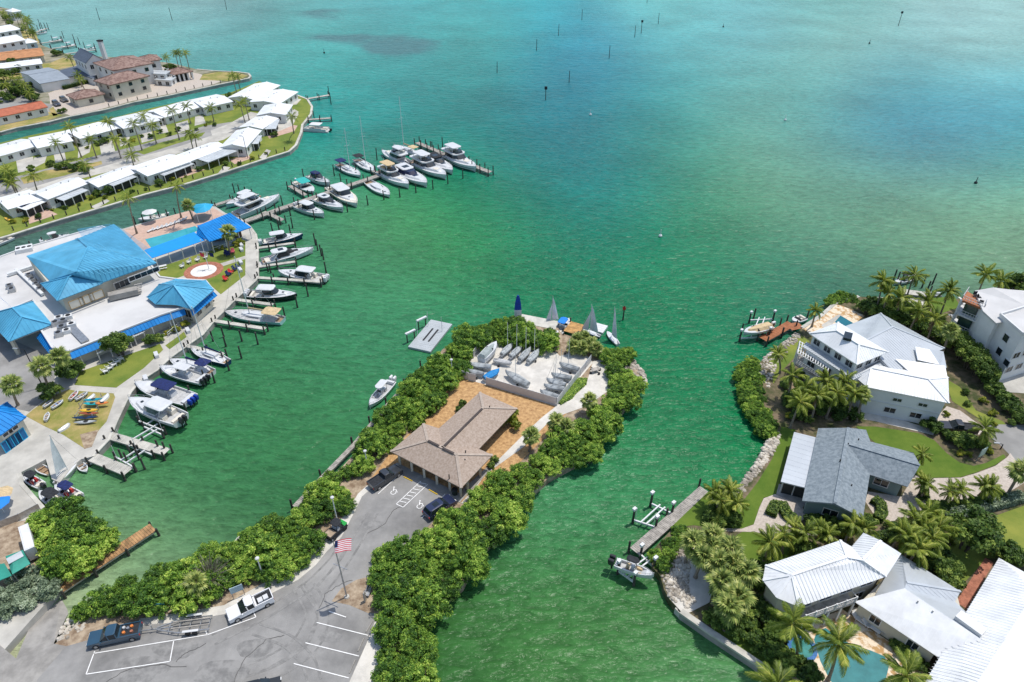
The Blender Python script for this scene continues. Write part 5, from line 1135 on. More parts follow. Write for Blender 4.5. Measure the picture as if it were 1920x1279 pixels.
# ------------------------------------------------------------------ boats
ST = [0, .12, .3, .5, .66, .8, .9, .97, 1.0]
PM = [.88, .95, 1.0, 1.0, .92, .70, .42, .14, .02]
PS = [.62, .76, .93, 1.0, .93, .70, .42, .15, .02]
def slab(m, x0, x1, wd, z, th, r=.25, crown=.06):
    pts = [(x0, -wd / 2 + r), (x0 + r, -wd / 2), (x1 - r * 1.6, -wd / 2), (x1, -wd / 2 + r * 1.6), (x1, wd / 2 - r * 1.6), (x1 - r * 1.6, wd / 2), (x0 + r, wd / 2), (x0, wd / 2 - r)]
    cx, cy = (x0 + x1) / 2, 0
    m.loft([[(x, y, z) for x, y in pts], [(x, y, z + th) for x, y in pts], [(cx + (x - cx) * .8, y * .8, z + th + crown) for x, y in pts]])
def cabin(m, x0, x1, w0, w1, z0, z1, rake=.5, back=.1, tap=.8):
    b = [(x0, -w0 / 2), (x0 + (x1 - x0) * .55, -w0 / 2 * .98), (x1 - .25, -w1 / 2), (x1, -w1 / 4), (x1, w1 / 4), (x1 - .25, w1 / 2), (x0 + (x1 - x0) * .55, w0 / 2 * .98), (x0, w0 / 2)]
    t = [(x0 + back, -w0 / 2 * tap), (x0 + (x1 - x0) * .5, -w0 / 2 * tap), (x1 - .25 - rake, -w1 / 2 * tap), (x1 - rake, -w1 / 4 * tap), (x1 - rake, w1 / 4 * tap), (x1 - .25 - rake, w1 / 2 * tap), (x0 + (x1 - x0) * .5, w0 / 2 * tap), (x0 + back, w0 / 2 * tap)]
    m.loft([[(x, y, z0) for x, y in b], [(x, y, z1) for x, y in t]])
    return b, t
def hull(t, L, B, fb, mat, deckm, ck=.45, pr=PM, floor=.5, floorm=DECKG, keel=.4, stripe=None, sheer=.35):
    rg = []; dk = []; fl = []; bt = []
    for s, p in zip(ST, pr):
        x = s * L; b = B / 2 * p; zs = fb * (1 + sheer * s * s); zk = -keel * (1 - s ** 4) + (fb * .5 if s > .99 else 0); zc = .12 + fb * .45 * s ** 3
        xo = x - (.25 * L * .12 if s > .99 else 0)
        rg.append([(x, -b, zs), (x, -b * .93, zs * .55), (xo, -b * .82, zc), (xo, 0, zk), (xo, b * .82, zc), (x, b * .93, zs * .55), (x, b, zs)])
        bi = max(b - .16, .005); zf = zs - floor if s < ck else zs + .05
        dk.append([(x, -b, zs), (x, -bi, zs + .03), (x, -bi, zf if s < ck else zs + .03), (x, 0, zf + (.05 if s >= ck else 0)), (x, bi, zf if s < ck else zs + .03), (x, bi, zs + .03), (x, b, zs)])
    MB().loft(rg, closed=False, cap1=False).build('hull', mat, t, smooth=False)
    d = MB().loft(dk, closed=False, cap0=False, cap1=False)
    o = d.build('deck', deckm, t)
    n = sum(1 for s in ST if s < ck)
    if n > 1 and floor > .1:
        m = MB(); P_ = []
        for s, p in list(zip(ST, pr))[:n]: b = B / 2 * p - .22; P_.append((s * L + (.12 if s == 0 else 0), b, fb * (1 + sheer * s * s) - floor + .02))
        m.poly([(x, -b, z) for x, b, z in P_] + [(x, b, z) for x, b, z in reversed(P_)]); m.build('cockpit_floor', floorm, t)
    if stripe:
        m = MB()
        for e in (-1, 1):
            for k in range(len(ST) - 2):
                a, b = rg[k][1], rg[k + 1][1]; m.bar((a[0], e * abs(a[1]) * 1.012, a[2]), (b[0], e * abs(b[1]) * 1.012, b[2]), .03, .14)
        m.build('stripe', stripe, t)
    return lambda s: fb * (1 + sheer * s * s)
def rail(t, L, B, zf, pr=PM, i0=4, h=.55):
    m = MB(); 
    for e in (-1, 1):
        prev = None
        for s, p in list(zip(ST, pr))[i0:]:
            q = (s * L * .995, e * max(B / 2 * p - .1, .03), zf(s) + h)
            if prev: m.tube(prev, q, .025, None, 4)
            m.tube((q[0], q[1], zf(s)), q, .02, None, 4); prev = q
    m.build('bow_rail', STEEL, t)
def outboards(t, n, B, fb, mat, sp=.75):
    for k in range(n):
        y = (k - (n - 1) / 2) * sp; m = MB()
        m.loft([[(x - .38, yy + y, z) for x, yy in ((-.45, -.2), (.25, -.24), (.25, .24), (-.45, .2))] for z in (fb * .55,)] + [[(x - .42, yy * sc_ + y, z) for x, yy in ((-.5, -.22), (.3, -.25), (.3, .25), (-.5, .22))] for sc_, z in ((1.05, fb + .2), (.95, fb + .5), (.6, fb + .62))])
        o = m.build('outboard', mat, t); MB().box((-.35, y, fb * .1), (.25, .12, fb * 1.1)).build('outboard_leg', BLACK, o)
def place(t, bow, stern, z, sink=0.0, lift=0.0):
    a, b = P(*stern, z), P(*bow, z); d = b - a
    t.location = (a.x, a.y, lift); t.rotation_euler = (0, 0, math.atan2(d.y, d.x)); return d.length
def boat(bow, stern, label, kind='cc', hullm=GEL, topm=GEL, deckm=GEL, out=2, outm=ENG, lift=0.0, stripe=None, B=None, top=True, seats=True, cover=None, fb=None, group=None, wind=GLASS, tan=None):
    names = {'cc': 'motor_boat', 'cruiser': 'cabin_cruiser', 'express': 'express_cruiser', 'fly': 'flybridge_yacht', 'bow': 'runabout', 'pontoon': 'pontoon_boat'}
    t = thing(names[kind], label, 'boat', group=group); f = fb or {'cc': .85, 'cruiser': 1.15, 'express': 1.25, 'fly': 1.5, 'bow': .75, 'pontoon': .6}[kind]
    L = place(t, bow, stern, f + lift, lift=lift); B = B or {'cc': .30, 'cruiser': .31, 'express': .29, 'fly': .29, 'bow': .36, 'pontoon': .36}[kind] * L
    if kind == 'pontoon':
        for e in (-1, 1): MB().tube((0, e * B * .36, .1), (L * .94, e * B * .36, .1), .32, None, 10).tube((L * .94, e * B * .36, .1), (L, e * B * .36, .25), .32, .05, 10).build('pontoon', ALU, t)
        MB().box((L * .48, 0, .45), (L * .94, B, .12)).build('deck', DECKG, t)
        fm = MB()
        for e in (-1, 1): fm.box((L * .5, e * (B / 2 - .05), .9), (L * .85, .06, .7))
        fm.box((L * .93, 0, .9), (.06, B - .2, .7)); fm.build('side_panel', GEL, t)
        for x, y in ((.75, .3), (.75, -.3), (.2, .3), (.2, -.3)): MB().box((L * x, y * B, .75), (L * .2, B * .28, .5)).build('bench_seat', CREAM, t)
        m = MB(); slab(m, L * .3, L * .72, B * .9, 2.5, .1); m.build('bimini_top', topm, t)
        for x in (.34, .68):
            for e in (-1, 1): MB().tube((L * x, e * B * .43, .9), (L * x, e * B * .43, 2.5), .03, None, 5).build('top_post', STEEL, t)
        outboards(t, out, B, .6, outm); return t
    if kind == 'cc':
        zf = hull(t, L, B, f, hullm, deckm, .72, floor=.45, stripe=stripe); fz = f - .43
        MB().box((L * .47, 0, fz + .5), (L * .13, B * .28, 1.0), tx=.8).build('console', GEL, t)
        MB().box((L * .54, 0, fz + 1.15), (.06, B * .28, .45)).build('windscreen', GLASS, t)
        MB().box((L * .33, 0, fz + .4), (L * .08, B * .36, .8)).build('leaning_post', GEL if not tan else TANC, t)
        for e in (-1, 1): MB().box((L * .62, e * B * .26, fz + .25), (L * .14, B * .18, .35)).build('bow_cushion', DECKG if not tan else TANC, t)
        MB().box((L * .05, 0, fz + .35), (L * .06, B * .7, .6)).build('transom_box', GEL, t)
        if top:
            m = MB(); slab(m, L * .27, L * .60, B * .62, fz + 2.15, .1); m.build('t_top', topm, t)
            for x in (.34, .53):
                for e in (-1, 1): MB().tube((L * x, e * B * .17, fz), (L * x - .1, e * B * .25, fz + 2.15), .04, None, 5).build('top_post', STEEL, t)
        outboards(t, out, B, f, outm); rail(t, L, B, zf, h=.3)
    elif kind == 'bow':
        zf = hull(t, L, B, f, hullm, deckm, .66, floor=.4, stripe=stripe); fz = f - .4
        for e in (-1, 1): MB().box((L * .42, e * B * .22, fz + .35), (L * .1, B * .2, .7)).build('seat', RED if tan == 'red' else (TANC if tan else CREAM), t)
        MB().box((L * .1, 0, fz + .3), (L * .12, B * .7, .5)).build('rear_bench', CREAM, t); MB().box((L * .56, 0, fz + .65), (.08, B * .7, .5)).build('windscreen', GLASS, t)
        if top:
            m = MB(); slab(m, L * .22, L * .64, B * .78, fz + 1.95, .08); m.build('bimini_top', topm, t)
            for x in (.28, .58):
                for e in (-1, 1): MB().tube((L * x, e * B * .38, fz + .4), (L * x, e * B * .37, fz + 1.95), .03, None, 5).build('top_post', STEEL, t)
        if cover: m = MB(); cabin(m, L * .02, L * .9, B * .86, B * .3, f, f + .55, .6, .3, .55); m.build('boat_cover', cover, t)
        outboards(t, out, B, f, outm)
    elif kind == 'cruiser':
        zf = hull(t, L, B, f, hullm, deckm, .36, floor=.7, stripe=stripe); z0 = f * 1.08; fz = f - .7
        m = MB(); cabin(m, L * .36, L * .86, B * .78, B * .34, z0, z0 + .5, .9, .1, .86); m.build('trunk_cabin', GEL, t)
        m = MB(); cabin(m, L * .34, L * .63, B * .8, B * .6, z0 + .35, z0 + 1.45, .9, -.05, .86); m.build('windshield', wind, t)
        m = MB(); slab(m, L * .20, L * .56, B * .74, z0 + 1.5, .16, .3, .1); m.build('hardtop', topm, t)
        for e in (-1, 1): MB().bar((L * .3, e * B * .34, z0), (L * .24, e * B * .33, z0 + 1.5), .12, .1).build('top_post', GEL, t)
        MB().box((L * .72, 0, z0 + .52), (.5, .5, .06)).build('deck_hatch', GLASS, t)
        for e in (-1, 1): MB().box((L * .26, e * B * .25, fz + .45), (L * .09, B * .26, .8)).build('helm_seat', CREAM if not tan else TANC, t)
        MB().box((L * .06, 0, fz + .4), (L * .05, B * .65, .6)).build('rear_bench', CREAM, t)
        rail(t, L, B, zf); outboards(t, out, B, f, outm)
        if not out: MB().box((-L * .03, 0, .25), (L * .07, B * .8, .14)).build('swim_platform', TEAK, t)
    elif kind == 'express':
        zf = hull(t, L, B, f, hullm, deckm, .30, floor=.8, floorm=TEAK, stripe=stripe); z0 = f * 1.1
        m = MB(); cabin(m, L * .33, L * .9, B * .82, B * .3, z0, z0 + .6, 1.6, .1, .8); m.build('foredeck_cabin', GEL, t)
        m = MB(); cabin(m, L * .28, L * .66, B * .82, B * .5, z0 + .3, z0 + 1.35, 1.6, .2, .8); m.build('windshield', wind, t)
        m = MB(); slab(m, L * .20, L * .50, B * .70, z0 + 1.4, .2, .45, .12); m.build('hardtop', topm, t)
        for e in (-1, 1): MB().bar((L * .2, e * B * .36, z0 - .1), (L * .3, e * B * .34, z0 + 1.4), .3, .12).build('arch', topm, t)
        MB().box((L * .38, 0, z0 + 1.72), (L * .1, B * .35, .05)).build('sunroof', GLASS, t)
        MB().box((L * .66, 0, z0 + .55), (L * .1, B * .32, .12), tx=.8).build('deck_hatch', wind, t)
        for e in (-1, 1): MB().box((L * .5, e * B * .482, f * .85), (L * .16, .05, .25)).build('hull_window', GLASS, t)
        MB().box((-L * .035, 0, .3), (L * .08, B * .84, .16)).build('swim_platform', GEL, t); MB().box((L * .1, 0, f - .3), (L * .09, B * .6, .5)).build('sun_pad', CREAM, t)
        rail(t, L, B, zf)
    elif kind == 'fly':
        zf = hull(t, L, B, f, hullm, deckm, .24, floor=.9, floorm=TEAK, stripe=stripe); z0 = f * 1.06
        m = MB(); cabin(m, L * .22, L * .88, B * .84, B * .3, z0, z0 + .75, 1.2, .1, .86); m.build('trunk_cabin', GEL, t)
        m = MB(); cabin(m, L * .22, L * .62, B * .86, B * .6, z0 + .6, z0 + 1.7, 1.4, .0, .86); m.build('saloon_window', wind, t)
        m = MB(); slab(m, L * .08, L * .54, B * .84, z0 + 1.7, .35, .5, .05); m.build('flybridge', GEL, t)
        m = MB(); cabin(m, L * .36, L * .53, B * .66, B * .5, z0 + 2.0, z0 + 2.55, .5, .1, .9); m.build('bridge_screen', wind, t)
        for e in (-1, 1): MB().box((L * .25, e * B * .22, z0 + 2.3), (L * .1, B * .2, .5)).build('bridge_seat', CREAM if not tan else TANC, t)
        m = MB(); slab(m, L * .16, L * .46, B * .66, z0 + 3.5, .16, .35, .1); m.build('hardtop', topm, t)
        for x in (.2, .42):
            for e in (-1, 1): MB().bar((L * x, e * B * .32, z0 + 2.0), (L * x - .2, e * B * .3, z0 + 3.5), .14, .1).build('top_post', GEL, t)
        MB().box((-L * .03, 0, .3), (L * .07, B * .84, .16)).build('swim_platform', TEAK, t); MB().box((L * .72, 0, z0 + .78), (L * .1, B * .3, .12)).build('sun_pad', CREAM, t)
        MB().tube((L * .2, 0, z0 + 3.6), (L * .18, 0, z0 + 4.6), .06, .03).build('antenna_mast', GEL, t); rail(t, L, B, zf)
    return t
def sailboat(bow, stern, label, hullm=GEL, deckm=GEL, mast=13.0, coverm=NAVY, bimini=None, sails=False, group=None, lift=0.0, fb=.95, cov=None, mastx=.56, rake=0.0, name='sailing_yacht', jib=False, B=None, floor=.45):
    t = thing(name, label, 'sailboat', group=group); L = place(t, bow, stern, fb + lift, lift=lift); B = B or L * .29
    zf = hull(t, L, B, fb, hullm, deckm, .26, PS, floor=floor, floorm=TEAK if floor > .3 else DECKG, sheer=.15)
    if L > 6.5:
        m = MB(); cabin(m, L * .3, L * .72, B * .62, B * .3, fb, fb + .5, .6, .1, .8); o = m.build('coachroof', GEL, t)
        for e in (-1, 1): MB().box((L * .47, e * B * .29, fb + .3), (L * .22, .05, .16)).build('portlight', GLASS, o)
        MB().box((L * .8, 0, fb * 1.1 + .08), (.55, .55, .06)).build('fore_hatch', GLASS, t); rail(t, L, B, zf, PS)
        MB().tube((L * .12, 0, fb - .3), (L * .12, 0, fb + .6), .03).tube((L * .12, -.4, fb + .5), (L * .12, .4, fb + .5), .03).build('helm', STEEL, t)
    if mast:
        mx = mastx * L; MB().tube((mx, 0, fb), (mx + rake, 0, fb + mast), .11 if L > 6.5 else .06, .07 if L > 6.5 else .04, 6).build('mast', ALU, t)
        bl = L * .42; bz = fb + (1.5 if L > 6.5 else .7)
        MB().tube((mx, 0, bz), (mx - bl, 0, bz + .05), .07 if L > 6.5 else .04).build('boom', ALU, t)
        if sails:
            m = MB(); n = 6; rows = []
            for k in range(n + 1):
                s = k / n; w_ = bl * (1 - s) ** .8; z = bz + .1 + (mast - bz + fb - .3) * s; rows.append([(mx + rake * s - w_ * j / 4, .28 * math.sin(math.pi * j / 4) * (1 - s), z) for j in range(5)])
            m.loft(rows, closed=False, cap0=False, cap1=False); o = m.build('main_sail', SAILM, t); sm = o.modifiers.new('cloth', 'SOLIDIFY'); sm.thickness = .02
            if jib:
                m = MB(); m.add([(L * .98, 0, fb + .2), (mx + .25, .25, fb + .4), (mx + .05, 0, fb + mast * .75)], [(0, 1, 2)]); o = m.build('jib_sail', SAILM, t); sm = o.modifiers.new('cloth', 'SOLIDIFY'); sm.thickness = .02
        elif L > 6.5:
            m = MB(); m.loft([[(mx - bl * s, y * .2 * (1 - .5 * s), bz + .12 + z * (.42 - .2 * s)) for y, z in ((-1, 0), (-.6, .7), (0, 1), (.6, .7), (1, 0))] for s in (0, .5, 1)]); m.build('sail_cover', coverm, t)
            m = MB(); m.tube((mx, 0, fb + mast * .6), (mx, -.9, fb + mast * .6), .03).tube((mx, 0, fb + mast * .6), (mx, .9, fb + mast * .6), .03); m.build('spreader', ALU, t)
        m = MB(); rr = .018
        m.tube((L * .99, 0, fb * 1.15), (mx + rake, 0, fb + mast), rr, None, 4)
        if L > 6.5: m.tube((.05, 0, fb), (mx + rake, 0, fb + mast), rr, None, 4).tube((mx, B * .46, fb), (mx, .9, fb + mast * .6), rr, None, 4).tube((mx, -B * .46, fb), (mx, -.9, fb + mast * .6), rr, None, 4)
        m.build('rigging', STEEL, t)
    if bimini:
        m = MB(); slab(m, L * .04, L * .3, B * .72, fb + 1.75, .07); m.build('bimini_top', bimini, t)
        for x in (.07, .27):
            for e in (-1, 1): MB().tube((L * x, e * B * .3, fb), (L * x, e * B * .34, fb + 1.75), .025, None, 4).build('top_post', STEEL, t)
    if cov:
        m = MB(); m.loft([[(s * L * 1.01, y * B / 2 * p * 1.06, fb * (1 + .15 * s * s) + z) for y, z in ((-1, -.25), (-.98, .04), (-.5, .22 + .12 * (1 - s)), (0, .32 + .15 * (1 - s)), (.5, .22 + .12 * (1 - s)), (.98, .04), (1, -.25))] for s, p in zip(ST, PS)], closed=False, cap0=True, cap1=False); m.build('boat_cover', cov, t)
    return t
# long pier
boat((588,360),(556,339), 'small white runabout with teal canvas canopy on the long pier', 'bow', topm=TEALC, out=1)
boat((619,344),(579,328), 'white express cruiser with navy canvas beside the teal canopy boat', 'express', topm=NAVY)
boat((424,385),(480,362), 'white cabin boat with pale teal hull moored behind another at the pier root', 'cruiser', hullm=HULLT, out=0)
boat((524,367),(441,401), 'long white sport fishing yacht alongside the root of the long pier', 'fly')
boat((608,402),(557,384), 'white open hardtop fishing boat nearest the green shallows on the pier', 'cruiser', out=2)
boat((644,391),(590,370), 'white express cruiser with dark waterline in the middle of the pier', 'express', stripe=BLKC)
boat((669,383),(622,348), 'cream decked cabin cruiser with white hardtop right of the dark striped one', 'cruiser', deckm=CREAM, out=0)
sailboat((676,329),(633,307), 'white sloop with navy bimini, left of two sloops behind the pier', bimini=NAVY, mast=13)
sailboat((702,321),(667,298), 'white sloop with black bimini, right of two sloops behind the pier', bimini=BLKC, mast=15.5, coverm=BLKC)
boat((767,347),(712,319), 'white flybridge boat with tan bimini top', 'fly', topm=TANC, tan=True, fb=1.3)
boat((801,345),(738,310), 'white express cruiser with dark blue deck hatch beside the tan topped boat', 'express', wind=M('navy glass', (.015, .02, .06), .1, .2))
boat((837,330),(773,299), 'white flybridge motor yacht with blue grey windscreen in the middle of the row', 'fly', fb=1.35)
boat((849,321),(797,290), 'white express yacht with black hardtop next to the largest yacht', 'express', topm=BLKC)
boat((893,315),(832,285), 'largest white flybridge yacht with dark sunroof at the T head', 'fly', stripe=BLKC)
sailboat((731,366),(687,338), 'white sloop with cluttered deck lying bow out in front of the pier', mast=0, coverm=GREYC)
boat((716,283),(764,304), 'white sport fishing boat with upper bridge lying stern to the pier', 'fly', fb=1.2)
sailboat((738,272),(783,288), 'white yacht with tan cockpit canvas and tall mast behind the pier', mast=17, coverm=TANC, bimini=TANC)
boat((570,241),(618,244), 'white pontoon boat moored off the villa point', 'pontoon', topm=WHITE, out=1, outm=ENGB)
# club slips
boat((568,440),(492,453), 'white boat with dark blue hull and hardtop in the topmost club slip', 'cruiser', hullm=HULLB, out=2)
boat((588,466),(491,489), 'long white express cruiser with black arch in the second club slip', 'express', wind=BLKC)
boat((522,509),(608,521), 'white pilothouse boat lying bow towards the club walkway', 'cruiser', out=3)
boat((557,553),(467,550), 'white hardtop boat with black hull below the flag lawn', 'cruiser', hullm=M('black hull', (.02, .022, .03), .2, .2), out=3)
sailboat((421,584),(530,599), 'grey decked classic yacht with tan sail cover and canopy', hullm=HULLT, deckm=DECKG, mast=14, coverm=TANC, bimini=TANC)
sailboat((358,653),(427,678), 'small white sloop with navy hull stripe at the bend of the walkway', hullm=HULLB, mast=11)
sailboat((318,674),(398,697), 'white sloop with blue sail cover and bimini', mast=12, coverm=NAVY, bimini=NAVY)
boat((300,688),(381,711), 'white centre console boat with three black outboards', 'cc', out=3, outm=ENGB, lift=.5)
boat((253,717),(358,749), 'white fishing boat with navy top and royal blue motor covers', 'cc', topm=NAVY, out=3, outm=ROYAL, lift=.5)
boat((242,748),(339,785), 'big white hardtop fishing boat raised on a lift with dark outboards', 'cruiser', out=2, outm=ENGB, lift=1.1, wind=M('grey green glass', (.10, .16, .16), .1, .2))
boat((43,892),(78,910), 'small white deck boat with charcoal canopy in the corner basin', 'bow', topm=BLKC, out=1, outm=ENGB, tan='red')
boat((74,922),(120,949), 'small white boat with black canopy and blue bow cover', 'bow', topm=BLKC, out=1)
boat((103,911),(148,932), 'small white boat with navy canopy and red seat', 'bow', topm=NAVY, out=1, outm=ENGB, tan='red')
# canal
boat((131,441),(83,453), 'white cabin boat with outboards moored behind the white club roof', 'cruiser', out=2)
boat((259,412),(311,403), 'white runabout moored in the canal behind the pool deck', 'bow', out=1, top=False)
boat((-30,466),(22,444), 'white runabout moored in the canal at the left edge', 'bow', out=1, top=False)
# spit and right shore
boat((692,762),(734,714), 'white centre console boat tied to the mangrove boardwalk', 'cc', out=2)
boat((1226,1080),(1154,1053), 'white centre console boat with black top hanging on the right shore lift', 'cc', topm=BLKC, out=2, outm=ENGB, lift=1.4, tan=True)
boat((1394,624),(1446,609), 'white bowrider with tan cover raised on a lift off the red brown dock', 'bow', cover=TANC, top=False, out=1, lift=1.6)
boat((1486,603),(1508,594), 'small white jet boat floating beside the red brown dock', 'bow', top=False, out=0, B=2.2)
boat((1678,530),(1710,520), 'white boat with black canopy behind the palms at right', 'bow', topm=BLKC, out=1)
boat((1735,551),(1765,553), 'white covered boat on the shore behind the modern house palms', 'bow', top=False, cover=GEL, out=0, lift=.6)
for b_, s_, l_ in (((118,74),(96,78),'white boat at the second far dock'),((142,83),(118,88),'white boat at the third far dock'),((180,89),(160,93),'white boat at the dock behind the slate roofed house'),((88,60),(72,63),'small white boat at the first far dock beside the palm hedge')):
    boat(b_, s_, l_ , 'bow', out=1, top=True, topm=GEL)
# dinghy yard and dock
sailboat((1022,605),(1051,604), 'sailing dinghy with grey sails raised beside the blue canopy boat', mast=6.5, sails=True, jib=True, fb=.55, name='sailing_dinghy')
boat((1067,598),(1046,624), 'small white launch with bright blue canopy at the spit dock', 'bow', topm=SKYB, out=1)
sailboat((1090,617),(1126,630), 'dark hulled sailing dinghy with grey sails beside the white floating dock', hullm=M('grey hull', (.2, .22, .24), .3, .1), mast=6.8, sails=True, jib=True, fb=.6, name='sailing_dinghy')
sailboat((1138,621),(1159,645), 'white sailing dinghy with crewed cockpit farthest right off the spit', mast=7.2, sails=True, fb=.55, name='sailing_dinghy')
ft = thing('catamaran_sail', 'tall narrow sail, blue top and white foot, at the seawall corner', 'sail', P(971, 604, ZL))
m = MB(); m.loft([[(x * .75, y * .28, z) for x, y in ((-1, 0), (-.3, .5), (1, 0), (-.3, -.5))] for z in (.2, 1.5, 3.0)] ); m.build('white_foot', SAILM, ft)
m = MB(); m.loft([[(x * w_, y * .28, z) for x, y in ((-1, 0), (-.3, .5), (1, 0), (-.3, -.5))] for w_, z in ((.74, 3.0), (.6, 4.6), (.32, 6.2), (.2, 6.5))]); m.build('blue_head', ROYAL, ft)
for e in (-1, 1): MB().ball((0, e * .8, .15), 1.9, .22, .25).build('hull', GEL, ft)
def yard_dinghy(bow, stern, label, mast, cov=GREYC, trailer=True, B=None, fb=.5):
    t = sailboat(bow, stern, label, GEL, DECKG, mast, cov=cov, fb=fb, lift=ZL + .55, name='covered_dinghy', B=B, floor=.2); L = (P(*bow, ZL) - P(*stern, ZL)).length
    MB().box((L * .45, 0, -.25), (L * .9, .12, .1)).box((L * .35, 0, -.25), (.12, 1.4, .1)).build('trolley', STEEL, t)
    for e in (-1, 1): MB().tube((L * .35, e * .75, -.3), (L * .35, e * .9, -.3), .25, None, 10).build('trolley_wheel', BLACK, t)
for i, (b_, s_) in enumerate((((961,644),(940,664)),((978,648),(957,668)),((995,652),(974,674)),((1011,655),(990,677)))):
    yard_dinghy(b_, s_, ('grey covered dinghy at the left of the back row in the yard', 'grey covered dinghy second from the left in the back row', 'grey covered dinghy third from the left in the back row', 'grey covered dinghy at the right of the back row')[i], 6.0)
for i, (b_, s_, mh) in enumerate((((1013,733),(1048,744),0),((1020,722),(1059,729),5.5),((1025,711),(1061,721),6),((1034,701),(1072,708),6),((1049,681),(1086,692),6.2))):
    yard_dinghy(b_, s_, ('grey covered dinghy nearest the front fence on the right side of the yard', 'grey covered dinghy second from the front fence on the right side', 'grey covered dinghy third from the front fence on the right side', 'grey covered dinghy fourth from the front fence on the right side', 'grey covered dinghy nearest the palmettos on the right side')[i], mh)
yard_dinghy((948,696),(991,720), 'grey covered sailing dinghy on a trolley in the middle of the yard', 6.5)
yard_dinghy((878,682),(921,687), 'long grey covered boat by the left fence of the yard', 0)
yard_dinghy((877,694),(907,701), 'dark grey covered boat just behind the yard gate', 0)
yard_dinghy((960,680),(925,673), 'narrow white rowing shell lying in the yard', 0, cov=None, B=1.0)
yard_dinghy((936,693),(907,709), 'bright blue covered dinghy beside the yard gate', 0, cov=M('azure cover', (.01, .20, .48), .7, .2, 2), B=1.5)
t = boat((931,643),(902,671), 'large boat under a grey green cover on a trailer in the yard', 'bow', cover=M('grey green cover', (.30, .34, .33), .8, .15, 1.5, bump=.3), top=False, out=0, lift=ZL + .7, fb=1.3)
# dinghies and kayaks on the club lawn
def dinghy(a, b, label, hm=GEL, inner=DECKG, upside=False, B=None, z=ZL):
    t = thing('dinghy', label, 'dinghy'); L = place(t, a, b, z + .4, lift=z + .18); B = B or L * .42
    if upside:
        m = MB(); m.loft([[(s * L, y * B / 2 * p, z_ * (.5 if s < .95 else .2)) for y, z_ in ((-1, -.3), (-.9, .4), (0, .9), (.9, .4), (1, -.3))] for s, p in zip(ST, PS)], closed=False, cap0=True, cap1=False); m.build('hull', hm, t); MB().bar((L * .05, 0, .47), (L * .9, 0, .4), .06).build('keel_strip', STEEL, t)
    else:
        hull(t, L, B, .42, hm, GEL, .93, PS, floor=.3, floorm=inner, sheer=.1, keel=.15)
        for s in (.3, .6): MB().box((s * L, 0, .34), (.22, B * .8, .04)).build('thwart', TEAK, t)
    return t
for a, b, l, kw in (((147,733),(131,750),'white dinghy with red trim, left of the row on the club lawn',dict(inner=RED)),((165,736),(142,750),'grey rubber edged dinghy second in the row on the lawn',dict(hm=DECKG)),((178,738),(160,752),'overturned white dinghy in the row on the lawn',dict(upside=True)),((204,737),(187,754),'overturned white dinghy nearest the walkway',dict(upside=True)),
                    ((100,750),(82,764),'pale grey dinghy on the left part of the lawn',dict(hm=DECKG)),((119,751),(97,766),'white dinghy with bright blue interior on the lawn',dict(inner=SKYB)),((91,774),(86,789),'small white dinghy alone in the middle of the lawn',dict(inner=GEL)),((131,793),(109,808),'overturned white pram beside the bare soil patch',dict(upside=True)),
                    ((67,873),(93,889),'cream rowing dinghy afloat in the corner basin',dict(hm=CREAM,inner=TEAK,z=-.1)),((163,886),(148,868),'white sailing dinghy afloat beside the low finger dock',dict(inner=DECKG,z=-.1)),((180,866),(157,873),'white dinghy with teal edge tied at the low finger dock',dict(z=-.1))):
    dinghy(a, b, l, **kw)
def kayak(a, b, label, mat, z):
    t = thing('kayak', label, 'kayak'); L = place(t, a, b, z, lift=z); m = MB()
    m.loft([[(s * L, .36 * p * math.cos(q) , .17 * math.sin(q) * (.4 + .6 * p) + (.08 * abs(s - .5) * 2) ** 1.0) for q in [k * math.pi / 4 for k in range(8)]] for s, p in ((0, .04), (.12, .5), (.3, .92), (.5, 1), (.7, .92), (.88, .5), (1, .04))]); m.build('hull', mat, t); MB().ball((L * .47, 0, .15), .5, .24, .06).build('cockpit', BLACK, t)
kayak((156,751),(192,748), 'teal kayak on the upper rack of the lawn', M('teal plastic', (.01, .30, .40), .4), ZL + 1.1); kayak((156,757),(188,757), 'turquoise kayak on the lower rack of the lawn', M('turquoise plastic', (.02, .42, .46), .4), ZL + .7)
kayak((178,757),(204,755), 'orange kayak beside the teal kayaks', ORG_, ZL + .8); kayak((148,770),(184,769), 'yellow kayak on the second rack', YEL, ZL + 1.1); kayak((147,775),(186,775), 'reddish brown kayak under the yellow one', M('rust plastic', (.32, .08, .04), .5), ZL + .8)
kayak((135,784),(184,782), 'navy kayak on the second rack', HULLB, ZL + .6); kayak((138,793),(182,790), 'grey kayak nearest the bare soil', GREYC, ZL + .4); kayak((8,408),(22,415), 'yellow kayak on the villa lawn at the left edge', YEL, ZL + .3)
for i, (x, y) in enumerate(((172,756),(165,778))):
    p = P(x, y, ZL); t = thing('kayak_rack', ('steel rack under the teal kayaks', 'steel rack under the yellow and navy kayaks')[i], 'rack', p, .1)
    for s in (-1.4, 1.4):
        MB().bar((s, -1.2, 0), (s, -1.2, 1.2), .08).bar((s, 1.2, 0), (s, 1.2, 1.2), .08).build('upright', STEEL, t); MB().bar((s, -1.3, .35), (s, 1.3, .35), .07).bar((s, -1.3, .85), (s, 1.3, .85), .07).build('arm', STEEL, t)
t = sailboat((146,863),(103,906), 'cream catboat with grey sail lying on the boat ramp', CREAM, GEL, 7.5, sails=True, fb=.55, lift=.5, name='sailing_dinghy')
